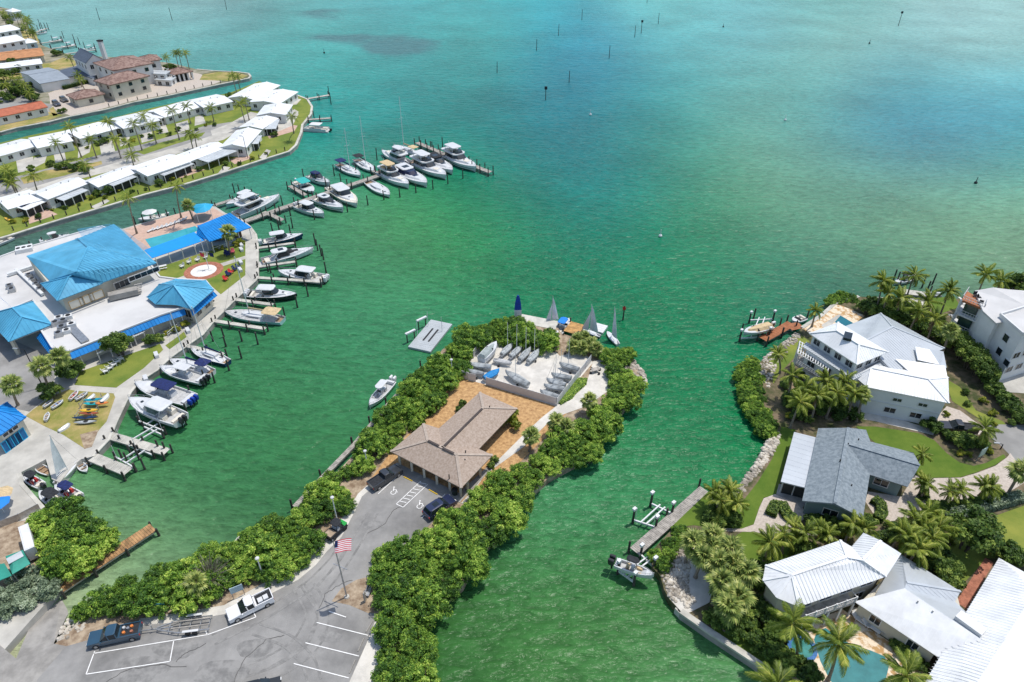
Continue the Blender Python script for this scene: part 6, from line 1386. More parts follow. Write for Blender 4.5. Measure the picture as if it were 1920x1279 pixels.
# empty lifts
def lift_frame(px, label, h=2.4, caps=True):
    w_ = PL(px, 0); c = sum(w_, Vector()) / 4; t = thing('boat_lift', label, 'boat lift', (c.x, c.y, 0), world=True)
    for p in w_:
        pile(p, h, t, 'piling', 1.1)
        if caps: MB().box((p.x, p.y, h + .18), (.6, .45, .4), .7).build('lift_motor', ALU, t)
    for a, b in ((0, 1), (3, 2)): MB().bar(w_[a] + Vector((0, 0, .7)), w_[b] + Vector((0, 0, .7)), .22, .3).build('cradle_beam', ALU, t)
    for s in (.38, .62):
        a, b = w_[0].lerp(w_[1], s), w_[3].lerp(w_[2], s); MB().bar(a.lerp(b, -.08) + Vector((0, 0, 1.0)), a.lerp(b, 1.08) + Vector((0, 0, 1.0)), .2, .2).build('bunk', ALU, t)
    for s in (.1, .9): p = w_[0].lerp(w_[1], s); MB().tube(p + Vector((0, 0, .7)), p + Vector((0, 0, 3.4)), .04).build('guide_pole', ALU, t)
    return t
lift_frame([(1186,981),(1228,995),(1258,969),(1219,950)], 'empty boat lift with white motors beside the right shore boardwalk', 2.9)
lift_frame([(1158,1076),(1188,1098),(1225,1070),(1200,1046)], 'boat lift carrying the black topped centre console', 2.6)
lift_frame([(228,832),(262,850),(308,822),(272,806)], 'empty white boat lift between finger docks at the left', 1.9, False)
lift_frame([(218,862),(256,884),(290,860),(250,842)], 'lower empty white boat lift beside the left finger dock', 1.9, False)
lift_frame([(262,795),(312,815),(345,790),(300,770)], 'boat lift under the big white hardtop boat', 1.8, False)
lift_frame([(1386,640),(1440,636),(1448,604),(1404,606)], 'boat lift holding the tan covered bowrider', 2.6)
# ------------------------------------------------------------------ vehicles
PAINT = {}
def paint(n, c):
    m = M('car paint ' + n, c, .3, .05, 1, spec=.6, coord='obj'); m.node_tree.nodes['Principled BSDF'].inputs['Coat Weight'].default_value = .6; return m
def vehicle(front, rear, kind, pm, label, z=ZL + .05, L=None, name=None, cat=None):
    t = thing(name or {'pickup': 'pickup_truck', 'suv': 'suv_car', 'car': 'car'}[kind], label, cat or {'pickup': 'pickup', 'suv': 'suv', 'car': 'car'}[kind])
    a, b = P(*rear, z + .5), P(*front, z + .5); d = b - a; c = (a + b) / 2; L = L or {'pickup': 5.7, 'suv': 5.0, 'car': 4.6}[kind]
    t.location = (c.x, c.y, z); t.rotation_euler.z = math.atan2(d.y, d.x); W = 1.95 if kind != 'car' else 1.8; h = L / 2
    def prof(pts, w0, w1, zm):
        m = MB(); rings = []
        for y, s in ((-w0 / 2, .0), (-w0 / 2, 1), (w0 / 2, 1), (w0 / 2, 0)): pass
        zc = zm
        r = lambda y, k: [(x * (1 - .02 * k), y * (1 if zz < zc else w1), zz) for x, zz in pts]
        m.loft([r(-w0 / 2, 1), r(-w0 / 2 * .96, 0), r(w0 / 2 * .96, 0), r(w0 / 2, 1)]); return m
    if kind == 'pickup':
        prof([(-h, .4), (h - .05, .38), (h, .7), (h - .08, .98), (h - 1.55, 1.1), (-h, 1.05)], W, .94, 1.0).build('body', pm, t)
        x0, x1 = -.55, h - 1.5
        m = MB(); m.loft([[(x, y * W / 2 * k, zz) for x, y in ((x0 - (0), -1), (x1, -1), (x1, 1), (x0, 1))] for zz, k in ((1.06, .93),)] + [[(x, y * W / 2 * .78, 1.78) for x, y in ((x0 + .15, -1), (x1 - .85, -1), (x1 - .85, 1), (x0 + .15, 1))]]); m.build('cab', GLASS, t)
        m = MB(); slab(m, x0 + .12, x1 - .78, W * .80, 1.77, .07, .15, .03); m.build('roof', pm, t)
        for e in (-1, 1):
            m = MB()
            for xx in (x0 + .05, x0 + .95): m.bar((xx, e * W / 2 * .935, 1.06), (xx + .1, e * W / 2 * .79, 1.78), .12, .05)
            m.build('pillar', pm, t)
        MB().box(((-h + x0) / 2 - .05, 0, 1.075), (h + x0 - .35, W * .78, .05)).build('bed', BLKC, t)
        for e in (-1, 1): MB().box(((-h + x0) / 2, e * W * .44, 1.14), (h + x0, .12, .16)).build('bed_rail', pm, t)
        MB().box((-h + .06, 0, 1.14), (.1, W * .86, .16)).build('tailgate', pm, t)
    else:
        hh = 1.75 if kind == 'suv' else 1.42; zb = 1.02 if kind == 'suv' else .88
        prof([(-h, .42), (h - .05, .38), (h, .68), (h - .1, .9), (h - 1.3, zb), (-h + .05, zb + .02)], W, .95, zb - .05).build('body', pm, t)
        x0, x1 = -h + (.15 if kind == 'suv' else .7), h - 1.25
        MB().loft([[(x, y * W / 2 * .93, zb) for x, y in ((x0, -1), (x1, -1), (x1, 1), (x0, 1))], [(x, y * W / 2 * .74, hh - .05) for x, y in ((x0 + .4, -1), (x1 - .9, -1), (x1 - .9, 1), (x0 + .4, 1))]]).build('windows', GLASS, t)
        m = MB(); slab(m, x0 + .32, x1 - .82, W * .77, hh - .06, .07, .2, .03); o = m.build('roof', pm, t)
        MB().box(((x0 + x1) / 2 - .1, 0, hh + .045), (.9, .8, .02)).build('sunroof', GLASS, o)
        for e in (-1, 1):
            m = MB()
            for xx, dx in ((x0 + .05, .35), ((x0 + x1) / 2, -.1), (x1 - .1, -.8)): m.bar((xx, e * W / 2 * .935, zb), (xx + dx, e * W / 2 * .755, hh - .05), .1, .05)
            m.build('pillar', pm, t)
    for sx in (-h + .95, h - .95):
        for e in (-1, 1):
            o = MB().tube((sx, e * (W / 2 - .22), .36), (sx, e * (W / 2 + .02), .36), .37, None, 14).build('tyre', BLACK, t); MB().tube((sx, e * (W / 2 + .0), .36), (sx, e * (W / 2 + .035), .36), .22, None, 10).build('rim', STEEL, o)
    for e in (-1, 1):
        MB().box((h - .04, e * W * .36, .78), (.1, .36, .16)).build('headlight', M('headlight glass', (.7, .7, .68), .1), t); MB().box((-h + .02, e * W * .42, .85), (.08, .18, .3)).build('tail_light', RED, t); MB().box((h - 1.7, e * (W / 2 + .1), 1.08), (.14, .2, .16)).build('mirror', pm, t)
    return t
wt = vehicle((431,1156),(507,1119), 'pickup', paint('white', (.75, .75, .75)), 'white crew cab pickup parked along the mangrove verge')
for x, y in ((-1.3, .35), (-2.0, .3)): MB().box((x, y, 1.25), (.6, .7, .3)).build('white_box', WHITE, wt)
bt = vehicle((168,1202),(264,1182), 'pickup', paint('steel blue', (.025, .07, .115)), 'blue pickup with gear in its bed hitched to a boat trailer', L=6.0)
for k, (x, y, mm) in enumerate(((-1.2, .3, ORG_), (-1.6, -.2, STEEL), (-2.1, .35, BRICKP), (-2.0, -.4, ORG_), (-1.1, -.4, DECKG))): MB().tube((x, y, 1.1), (x, y, 1.28), .2, .18, 10).build('bucket', mm, bt)
vehicle((747,880),(697,913), 'pickup', paint('charcoal', (.03, .035, .042)), 'dark grey pickup in the space nearest the hall corner', L=5.6)
vehicle((842,940),(806,964), 'suv', paint('navy', (.012, .02, .06)), 'navy car half hidden by mangrove beside the yellow wheel stop')
vehicle((510,1290),(462,1302), 'suv', paint('black', (.015, .018, .02)), 'dark car cut off by the bottom edge of the lot')
vehicle((1767,800),(1824,806), 'pickup', paint('black two', (.02, .022, .027)), 'black pickup parked beside the large white house', z=ZL + .04)
vehicle((112,199),(100,191), 'suv', paint('slate', (.05, .06, .09)), 'dark car on the mansion drive, left of two')
vehicle((126,191),(114,184), 'suv', paint('graphite', (.05, .055, .06)), 'dark car on the mansion drive, right of two')
uc = thing('utility_cart', 'black utility cart with green trim on the sand verge beside the flag', 'cart')
a, b = P(616,1014,ZL), P(645,986,ZL); d = b - a; c = (a + b) / 2; uc.location = (c.x, c.y, ZL + .05); uc.rotation_euler.z = math.atan2(d.y, d.x)
MB().box((0, 0, .6), (3.3, 1.55, .5), tx=.96, ty=.92).build('body', BLKC, uc); MB().box((-1.0, 0, .92), (1.3, 1.5, .3)).build('cargo_bed', M('black plastic', (.03, .03, .03), .6), uc); MB().box((-1.0, 0, 1.05), (1.1, 1.25, .06)).build('bed_load', DIRT, uc)
m = MB(); slab(m, -.35, 1.0, 1.4, 1.95, .08); m.build('canopy', BLKC, uc)
for x in (-.25, .8):
    for e in (-1, 1): MB().bar((x, e * .65, .8), (x, e * .6, 1.95), .07).build('roll_bar', BLKC, uc)
MB().box((1.4, 0, .9), (.6, 1.4, .12), ty=.8).build('hood', M('green trim', (.02, .30, .05), .4), uc); MB().box((.1, 0, 1.0), (.5, 1.2, .5)).build('seat', DECKG, uc)
for sx in (-1.05, 1.1):
    for e in (-1, 1): MB().tube((sx, e * .55, .32), (sx, e * .82, .32), .33, None, 12).build('wheel', BLACK, uc)
bt = thing('boat_trailer', 'empty galvanised boat trailer hitched behind the blue pickup', 'trailer'); a, b = P(266,1184,ZL + .4), P(396,1168,ZL + .4); d = b - a; bt.location = (a.x, a.y, ZL + .05); bt.rotation_euler.z = math.atan2(d.y, d.x); L = d.length
for e in (-1, 1):
    MB().bar((L * .22, e * .12, .5), (L * .55, e * .95, .5), .1, .16).bar((L * .55, e * .95, .5), (L, e * .95, .5), .1, .16).build('side_rail', STEEL, bt); MB().bar((L * .45, e * .45, .8), (L, e * .45, .8), .14, .1).build('bunk', WOODG, bt)
    MB().box((L * .74, e * 1.12, .85), (1.9, .3, .08)).build('mudguard', WHITE, bt)
    for s in (.69, .79): MB().tube((L * s, e * 1.0, .35), (L * s, e * 1.22, .35), .34, None, 12).build('wheel', BLACK, bt)
for s in (.4, .55, .7, .85, .98): MB().bar((L * s, -.95 * min(1, (s - .2) / .35), .45), (L * s, .95 * min(1, (s - .2) / .35), .45), .09, .1).build('cross_member', STEEL, bt)
MB().bar((0, 0, .5), (L * .45, 0, .5), .1, .12).build('tongue', STEEL, bt); MB().bar((L * .16, 0, .5), (L * .16, 0, 1.3), .1).build('winch_post', STEEL, bt)

# ------------------------------------------------------------------ poles, flags, signs
def vtop(bx, by, tx, ty, z0=ZL):
    """height of an upright pole from its foot and head in the survey"""
    p = P(bx, by, z0); best = min((abs((P(tx, ty, z0 + h * .1) - p).y), h * .1) for h in range(10, 250)); return p, best[1]
p, h = vtop(650.5, 1119.6, 627, 1013)
fp = thing('flagpole', 'tall grey flagpole with yardarm on the bare soil in the parking lot', 'flagpole', p, world=True)
MB().tube(p, p + Vector((-.1, 0, h)), .12, .06, 8).build('pole', STEEL, fp); MB().bar(p + Vector((-1.0, .5, h * .55)), p + Vector((1.0, -.4, h * .55)), .08).build('yardarm', STEEL, fp)
MB().tube(p + Vector((0, 0, 0)), p + Vector((0, 0, .25)), .4, .3, 10).build('footing', CONC, fp)
fl = thing('flag', 'red and white striped flag flying from the tall flagpole', 'flag', p + Vector((0, 0, h)), world=True)
o = p + Vector((0, 0, h - .2)); NS = 13
RW = [M('flag red', (.62, .06, .08), .8), M('flag white', (.82, .80, .80), .8)]
def fpt(u_, v_): return o + Vector((.12 + u_ * 1.9, -v_ * .95 - .15 * math.sin(u_ * 5) + .35 * u_, -v_ * 1.1 + .22 * math.sin(u_ * 4.2) + .1 * u_))
for k in range(NS):
    m = MB(); m.loft([[fpt(j / 10, k / NS) for j in range(11)], [fpt(j / 10, (k + 1) / NS) for j in range(11)]], closed=False, cap0=False, cap1=False); m.build('stripe', RW[k % 2], fl)
m = MB(); rows = [[fpt(j / 10 * .42, s) + Vector((0, -.015, 0)) for j in range(6)] for s in (0, .27, .54)]; m.loft(rows, closed=False, cap0=False, cap1=False); m.build('blue_canton', NAVY, fl)
m = MB(); rows = [[fpt(j / 10 * .42, s) + Vector((0, .015, 0)) for j in range(6)] for s in (0, .27, .54)]; m.loft(rows, closed=False, cap0=False, cap1=False); m.build('blue_canton', NAVY, fl)
p, h = vtop(392, 505, 378, 450)
fp = thing('flagpole', 'white flagpole standing in the round flag court of the club', 'flagpole', p, world=True); MB().tube(p, p + Vector((0, 0, h)), .1, .05, 8).build('pole', ALU, fp); MB().ball(p + Vector((0, 0, h)), .14, .14, .14).build('finial', YEL, fp)
MB().bar(p + Vector((-1.2, .3, h * .6)), p + Vector((1.2, -.3, h * .6)), .07).build('yardarm', ALU, fp)
for dx, mm, lab in ((-1.1, RW[0], 'small red and white flag on the yardarm left of the club flagpole'), (1.1, NAVY, 'small dark flag on the yardarm right of the club flagpole')):
    f = thing('flag', lab, 'flag', p + Vector((dx, 0, h * .5)), world=True); q = p + Vector((dx, 0, h * .58))
    MB().add([q, q + Vector((.9, .1, -.3)), q + Vector((.8, .1, -1.3)), q + Vector((0, 0, -1.0))], [(0, 1, 2, 3)]).build('cloth', mm, f)
def lamp(bx, by, tx, ty, label, arm=1.4, mat=BLKC, globe=False):
    p, h = vtop(bx, by, tx, ty); t = thing('lamp_post', label, 'lamp', p, world=True); MB().tube(p, p + Vector((0, 0, h)), .11, .07, 8).build('pole', mat, t)
    if globe: MB().ball(p + Vector((0, 0, h + .2)), .3, .3, .2).build('lamp_globe', WHITE, t)
    else: MB().bar(p + Vector((0, 0, h)), p + Vector((-arm, .2, h + .1)), .08).build('arm', mat, t); MB().box(tuple(p + Vector((-arm - .3, .25, h + .1))), (.9, .3, .15), -.15).build('lamp_head', STEEL, t)
lamp(81,726,46,656, 'tall dark lamp post in the club car park')
lamp(465,297,456,256, 'dark utility pole on the villa point lawn beside the canal', .5)
lamp(495,1085,491,1049, 'white round lamp above the mangroves near the white pickup', globe=True, mat=ALU)
lamp(690,880,684,847, 'white round lamp above the mangroves left of the hall', globe=True, mat=ALU)
lamp(848,705,844,676, 'white round lamp above the mangroves near the dinghy yard', globe=True, mat=ALU)
lamp(1876,842,1884,834, 'short dark street lamp beside the right hand drive', .6)
lamp(632,975,628,935, 'thin pale post among the mangroves left of the lot', globe=True, mat=ALU)
def sign(x, y, label, mat, w_=1.6, hh=1.1, zz=1.2, rz=0.0):
    t = thing('sign', label, 'sign', P(x, y, ZL), rz); MB().box((0, 0, zz + hh / 2), (w_, .08, hh)).build('panel', mat, t)
    for s in (-w_ / 2 + .1, w_ / 2 - .1): MB().bar((s, .08, 0), (s, .08, zz + hh), .09).build('post', WOODG, t)
sign(449,1120, 'pale blue notice board on posts beside the white pickup', M('pale blue sign', (.38, .50, .55), .6), rz=.5)
sign(299,1150, 'teal notice board under the mangroves behind the trailer', M('teal sign', (.05, .22, .22), .6), 2.2, .8, rz=.1)
sign(1836,862, 'pale green estate sign on two posts on the lawn bed', M('pale green sign', (.42, .52, .46), .6), 1.5, 1.6, .9, .5)
sign(686,1128, 'upright weathered plank board beside the bare soil', WOODG, .5, 1.9, .1, 1.4)
t = thing('bench', 'grey bench beside the plank board at the mangrove edge', 'bench', P(693,1110,ZL), 1.4); MB().box((0, 0, .45), (1.8, .5, .07)).build('seat', STEEL, t); MB().box((0, .26, .75), (1.8, .06, .4)).build('backrest', STEEL, t)
for s in (-.75, .75): MB().box((s, 0, .22), (.08, .45, .44)).build('leg', STEEL, t)
t = thing('bike_rack', 'dark metal rack on the sand verge near the white pickup', 'rack', P(524,1084,ZL), .5)
for k in range(3): MB().tube((k * .7 - .7, 0, 0), (k * .7 - .7, 0, .8), .04).tube((k * .7 - .7, 0, .8), (k * .7 - .3, 0, .8), .04).tube((k * .7 - .3, 0, .8), (k * .7 - .3, 0, 0), .04).build('hoop', BLKC, t)
t = thing('beach_table', 'dark weathered table and stools on the white sand beside the yard', 'table', P(1116,698,ZL)); MB().box((0, 0, .75), (1.6, .9, .08), .4).build('table_top', WOODG, t)
for k in range(4): MB().tube((1.1 * math.cos(k * 1.57 + .6), .9 * math.sin(k * 1.57 + .6), 0), (1.1 * math.cos(k * 1.57 + .6), .9 * math.sin(k * 1.57 + .6), .45), .22, None, 8).build('stool', BLKC, t)
MB().box((0, 0, .36), (.3, .3, .72)).build('pedestal', WOODG, t)
# white dock boxes on the club walkway
for x, y in ((453,462),(453,470),(452,494),(451,508),(353,622),(294,668),(274,712)):
    t = thing('dock_box', 'white storage box standing on the club walkway', 'dock box', P(x, y, ZL + .02), .6, group='white dock boxes on the walkway'); MB().box((0, 0, .3), (.7, 1.6, .6)).build('box', WHITE, t); MB().box((0, 0, .64), (.76, 1.66, .1), tx=.9, ty=.94).build('lid', GEL, t)
# seawall cap piece seen through the mangroves
tag(MB().prism(PL([(448,1003),(462,996),(470,1004),(432,1040),(424,1036)], 1.0), .2, 1.0).build('landing_step', SEAW), 'small white landing showing through the left mangroves', 'landing')
# ------------------------------------------------------------------ vegetation
LG = leafmat('mangrove leaf', [(0.0, (0.040, 0.090, 0.021)), (1.0, (0.661, 0.773, 0.156)), (.35, (0.077, 0.185, 0.026)), (.7, (0.313, 0.500, 0.067))])
LD = leafmat('dark shrub leaf', [(0.0, (0.027, 0.061, 0.017)), (1.0, (0.408, 0.493, 0.102)), (.4, (0.076, 0.145, 0.027)), (.75, (0.187, 0.281, 0.051))])
LS = leafmat('silver leaf', [(0.0, (0.096, 0.144, 0.088)), (1.0, (0.672, 0.752, 0.544)), (.5, (0.288, 0.368, 0.224))])
LY = leafmat('yellow green leaf', [(0.0, (0.075, 0.112, 0.012)), (1.0, (0.630, 0.540, 0.075)), (.5, (0.240, 0.300, 0.030))])
LP_ = leafmat('coconut frond', [(0.0, (0.053, 0.098, 0.018)), (1.0, (0.660, 0.630, 0.150)), (.4, (0.165, 0.240, 0.033)), (.75, (0.360, 0.427, 0.068))], .4)
LF = leafmat('fan palm frond', [(0.0, (0.065, 0.109, 0.029)), (1.0, (0.667, 0.667, 0.217)), (.5, (0.246, 0.326, 0.072))], .45)
LGREY = leafmat('bare grey twigs', [(0.0, (.13, .12, .09)), (1.0, (.44, .42, .34)), (.5, (.26, .25, .18))])
def tint(me, vals):
    a = me.attributes.new('tint', 'FLOAT', 'FACE'); a.data.foreach_set('value', np.asarray(vals, np.float32))
def leaf_mesh(name, mat, n, lobes, leaf, seed, flat=.5, asp=.55, bright=.5):
    """crown of n leaf faces spread through the lobes (x,y,z,r); tint from own hue, a bit by clump"""
    g = np.random.default_rng(seed); lobes = np.array(lobes, float); k = g.choice(len(lobes), n, p=lobes[:, 3] ** 2 / (lobes[:, 3] ** 2).sum())
    d = g.normal(size=(n, 3)); d /= np.linalg.norm(d, axis=1)[:, None]; d[:, 2] = np.where(d[:, 2] < -.35, -d[:, 2], d[:, 2])
    r = lobes[k, 3] * (1.12 - .75 * g.random(n) ** 1.6); c = lobes[k, :3] + d * r[:, None] * np.array([1, 1, .85])
    nn = d + g.normal(size=(n, 3)) * .8 + np.array([0, 0, flat]); nn /= np.linalg.norm(nn, axis=1)[:, None]
    t = np.cross(nn, g.normal(size=(n, 3))); t /= np.linalg.norm(t, axis=1)[:, None]; b = np.cross(nn, t)
    s = leaf * (.6 + .8 * g.random(n)); t *= s[:, None]; b *= (s * asp)[:, None]
    v = np.stack([c - t, c + b - t * .1, c + t, c - b - t * .1], 1).reshape(-1, 3)
    me = bpy.data.meshes.new(name); me.from_pydata(v.tolist(), [], np.arange(4 * n).reshape(-1, 4).tolist()); me.materials.append(mat)
    cl = g.random(len(lobes)); tint(me, np.clip(bright + .46 * (cl[k] - .5) + .5 * (g.random(n) - .5), 0, 1)); return me
def lobes_for(seed, n, R, H, z0, r0=.45, r1=.75):
    rr = random.Random(seed); out = []
    for k in range(n):
        a = rr.uniform(0, 6.28); q = R * math.sqrt(rr.random()) * .8; out.append((q * math.cos(a), q * math.sin(a), z0 + H * rr.uniform(.25, .8) * (1 - .45 * (q / R) ** 2), R * rr.uniform(r0, r1) * .62))
    return out
def trunk_mesh(name, mat, n, H, R, seed, r=.09):
    rr = random.Random(seed); m = MB()
    for k in range(n):
        a = k * 6.28 / n + rr.uniform(-.4, .4); b0 = (.25 * math.cos(a), .25 * math.sin(a), -.6); b1 = (R * .35 * math.cos(a), R * .35 * math.sin(a), H * .45); b2 = (R * .6 * math.cos(a + .3), R * .6 * math.sin(a + .3), H * .8)
        m.tube(b0, b1, r, r * .7, 5).tube(b1, b2, r * .7, r * .35, 5)
    me = bpy.data.meshes.new(name); me.from_pydata(m.v, [], m.f); me.materials.append(mat); return me
def linkobj(name, me, par=None):
    o = bpy.data.objects.new(name, me); COL.objects.link(o)
    if par: o.parent = par
    return o
MANG = [(leaf_mesh('crown', LG, 7000, lobes_for(s, 120, 2.5, 3.7, .0, .15, .30), .145, s, asp=.4, bright=.44 + .06 * (s % 3)), trunk_mesh('trunk', BARK, 5, 2.6, 2.0, s)) for s in range(6)]
SHRUB = [(leaf_mesh('crown', LD, 2200, lobes_for(s + 20, 24, 1.35, 2.0, .1, .3, .6), .17, s + 20, bright=.5), trunk_mesh('trunk', BARK, 4, 1.6, 1.3, s, .05)) for s in range(4)]
SILV = [(leaf_mesh('crown', LS, 2600, lobes_for(s + 40, 26, 1.8, 2.6, .1, .3, .6), .17, s + 40), trunk_mesh('trunk', BARK, 4, 2.0, 1.8, s, .07)) for s in range(2)]
YELL = [(leaf_mesh('crown', LY, 1800, lobes_for(s + 60, 9, 1.2, 1.7, .1), .16, s + 60), trunk_mesh('trunk', BARK, 3, 1.3, 1.2, s, .05)) for s in range(2)]
TREE = [(leaf_mesh('crown', LD, 5200, lobes_for(s + 80, 44, 2.7, 4.2, 1.2, .25, .5), .2, s + 80, bright=.6), trunk_mesh('trunk', BARK, 5, 4.2, 2.4, s, .13)) for s in range(3)]
def plant(lib, loc, sc_, label, cat, group, name, sz=None):
    cm, tm = lib[RND.randrange(len(lib))]; t = thing(name, label, cat, loc, RND.uniform(0, 6.28), group); t.scale = (sc_, sc_, sz or sc_); linkobj('crown', cm, t); linkobj('trunk', tm, t); return t
CLEAR = [(P(x, y, ZL), r) for x, y, r in ((705,912,4.0),(722,898,4.0),(740,884,3.5),(838,944,3.2),(632,1000,2.9),(468,1140,3.6),(500,1124,3.4),(190,1200,3.4),(225,1192,3.6),(255,1186,3.4),(300,1180,3.0),(350,1176,3.0),(390,1172,3.0),(449,1122,1.6))]
def band(px, d, lib, label, group, name, cat='tree', s0=.62, s1=1.3, z=2.6, zb=.9, seed=3, ins=.35):
    for x, y in scatter(inset([P(a, b, z) for a, b in px], ins), d, seed):
        if any((x - q.x) ** 2 + (y - q.y) ** 2 < r * r for q, r in CLEAR): continue
        plant(lib, (x, y, zb), RND.uniform(s0, s1), label, cat, group, name)
band([(125,1152),(180,1108),(265,1072),(335,1062),(405,1022),(455,1008),(535,972),(575,960),(600,985),(572,1052),(505,1085),(430,1128),(330,1142),(275,1150),(160,1168)], 2.05, MANG, 'bright green mangrove in the thicket between the lower left water and the parking lot', 'mangroves of the lower left thicket', 'mangrove', seed=1)
band([(552,966),(604,904),(672,836),(727,770),(788,700),(846,645),(882,656),(872,690),(852,715),(818,752),(780,795),(735,845),(700,890),(668,928),(638,962),(600,985)], 2.05, MANG, 'mangrove in the thicket along the boardwalk on the left shore of the spit', 'mangroves along the left boardwalk', 'mangrove', seed=2)
band([(838,655),(872,622),(930,604),(962,604),(1000,618),(1042,634),(1036,652),(1000,642),(955,636),(915,636),(890,652)], 2.0, MANG, 'mangrove in the thicket behind the dinghy yard', 'mangroves behind the dinghy yard', 'mangrove', seed=3)
band([(1148,735),(1196,738),(1150,800),(1108,855),(1040,888),(990,928),(955,978),(900,1032),(878,1085),(828,1115),(800,1172),(790,1230),(800,1300),(702,1300),(712,1235),(735,1190),(712,1130),(705,1075),(728,1032),(778,1012),(800,985),(838,965),(872,950),(922,912),(962,884),(1000,848),(1060,805),(1100,782)], 2.15, MANG, 'mangrove in the thicket along the right shore of the spit', 'mangroves along the right shore of the spit', 'mangrove', seed=4)
band([(1112,652),(1140,652),(1185,658),(1172,676),(1130,668)], 2.1, MANG, 'mangrove right of the palmetto clump at the spit head', 'mangroves at the spit head', 'mangrove', s0=.6, s1=.9, seed=5, ins=.2)
band([(1142,690),(1185,695),(1208,718),(1190,745),(1150,738)], 2.1, MANG, 'mangrove on the rocky tip of the spit', 'mangroves on the spit tip', 'mangrove', s0=.7, s1=1.0, seed=6, ins=.2)
band([(70,985),(100,952),(145,960),(190,990),(200,1015),(170,1048),(130,1075),(105,1060),(95,1020)], 2.1, MANG, 'mangrove in the rounded clump beside the brown plank dock', 'mangroves beside the plank dock', 'mangrove', s0=.9, s1=1.35, seed=7)
band([(1380,680),(1412,672),(1425,700),(1432,750),(1455,800),(1448,815),(1420,800),(1395,745)], 1.25, MANG, 'clipped mangrove in the hedge growing off the right shore rocks', 'mangrove hedge off the right shore', 'mangrove', s0=.55, s1=.68, z=1.8, zb=.2, seed=8, ins=.2)
band([(1222,1040),(1258,998),(1282,990),(1278,1015),(1262,1050),(1240,1068),(1226,1060)], 1.5, MANG, 'clipped mangrove in the low hedge behind the right shore boardwalk', 'low mangrove hedge by the boardwalk', 'mangrove', s0=.5, s1=.62, z=1.8, zb=.6, seed=9, ins=.2)
band([(1540,560),(1580,550),(1612,552),(1600,566),(1560,568)], 1.6, MANG, 'low mangrove growing off the pool terrace seawall', 'mangroves off the pool terrace', 'mangrove', s0=.55, s1=.7, z=1.6, zb=.2, seed=10, ins=.2)
band([(0,1100),(40,1055),(95,1065),(110,1085),(90,1110),(40,1130),(-20,1150)], 2.0, SILV, 'silver green bush between the green sheds and the plank dock', 'silver bushes at the lower left', 'bush', s0=.8, s1=1.1, z=2.4, seed=11)
# shrubs
def shrubs(lib, pts, sc_, label, group, name='shrub', cat='shrub', zb=ZL):
    for i, q in enumerate(pts):
        s = q[2] if len(q) > 2 else sc_; plant(lib, P(q[0], q[1], zb), s * RND.uniform(.9, 1.1), label if isinstance(label, str) else label[i], cat, group, name)
shrubs(YELL, [(955,800,1.75)], 1, 'rounded ochre green bush at the right end of the hall', None)
shrubs(SHRUB, [(928,866,.55),(922,876,.5)], 1, 'small green shrub at the front right corner of the hall', 'shrubs at the hall corner')
shrubs(SHRUB, [(868,760,.6),(862,772,.6)], 1, 'low green shrub under the left eaves of the hall', 'shrubs under the hall eaves')
shrubs(SHRUB, [(100,745,1.5),(134,708,1.7),(142,700,1.4)], 1, 'dense round shrub between the club car park and the lawn', 'round shrubs by the club car park')
shrubs(SHRUB, [(285,645,1.0),(300,640,.8)], 1, 'green shrub beside the brick steps of the club terrace', 'shrubs by the club steps')
shrubs(YELL, [(329,622,.8),(350,612,.8),(316,626,.6)], 1, 'yellow green shrub beside the club terrace steps', 'yellow shrubs by the club steps')
shrubs(YELL, [(405,470,.7),(415,466,.7),(452,458,.9),(443,462,.7)], 1, 'yellow shrub at the foot of the bar terrace rail', 'yellow shrubs by the bar terrace')
shrubs(TREE, [(228,668,1.15)], 1, 'loose leafy tree standing against the blue club eaves', None, 'tree', 'tree')
shrubs(TREE, [(1806,1028,1.35)], 1, 'dark round tree on the lawn at the lower right', None, 'tree', 'tree')
shrubs(SHRUB, [(1880,1046,1.6),(1862,1042,1.2),(1895,1056,1.3)], 1, 'dark clipped shrub at the end of the red brick walk', 'clipped shrubs at the brick walk')
shrubs(TREE, [(1797,672,1.1),(1812,690,1.1),(1826,702,1.0),(1786,655,1.0),(1840,716,.9)], 1, 'glossy leafed tree in the row between the two white houses', 'trees between the two white houses', 'tree', 'tree')
shrubs(SHRUB, [(1622,585,1.5),(1640,592,1.6),(1660,598,1.6),(1680,604,1.6),(1700,612,1.5),(1720,622,1.5),(1742,634,1.4),(1632,575,1.4),(1652,580,1.4),(1675,585,1.4),(1700,590,1.5),(1760,640,1.4),(1775,650,1.3),(1725,600,1.4)], 1, 'dark shrub in the planting behind the large white house', 'shrubs behind the large white house')
shrubs(SHRUB, [(1845,718,1.2),(1858,735,1.2),(1870,748,1.3),(1882,760,1.3),(1894,772,1.3),(1905,784,1.2),(1915,795,1.1)], 1, 'grey green shrub in the diagonal row below the modern house', 'shrub row below the modern house')
shrubs(SHRUB, [(1742,806,1.2),(1770,815,.7),(1790,832,1.1),(1805,834,1.2),(1820,836,1.1),(1835,838,.9),(1782,826,.9)], 1, 'green shrub in the bed below the black pickup', 'shrubs below the black pickup')
shrubs(YELL, [(1800,852,.6),(1815,856,.6),(1850,848,.6),(1772,780,.6)], 1, 'yellow green shrub in the bed around the estate sign', 'yellow shrubs by the estate sign')
shrubs(SHRUB, [(1480,760,1.2),(1500,770,1.3),(1520,765,1.3),(1540,775,1.2),(1560,770,1.3),(1580,780,1.2),(1600,785,1.1),(1500,740,1.2),(1525,745,1.2),(1545,752,1.3),(1490,785,1.0)], 1, 'dark shrub under the palms in front of the large white house', 'shrubs under the front palms')
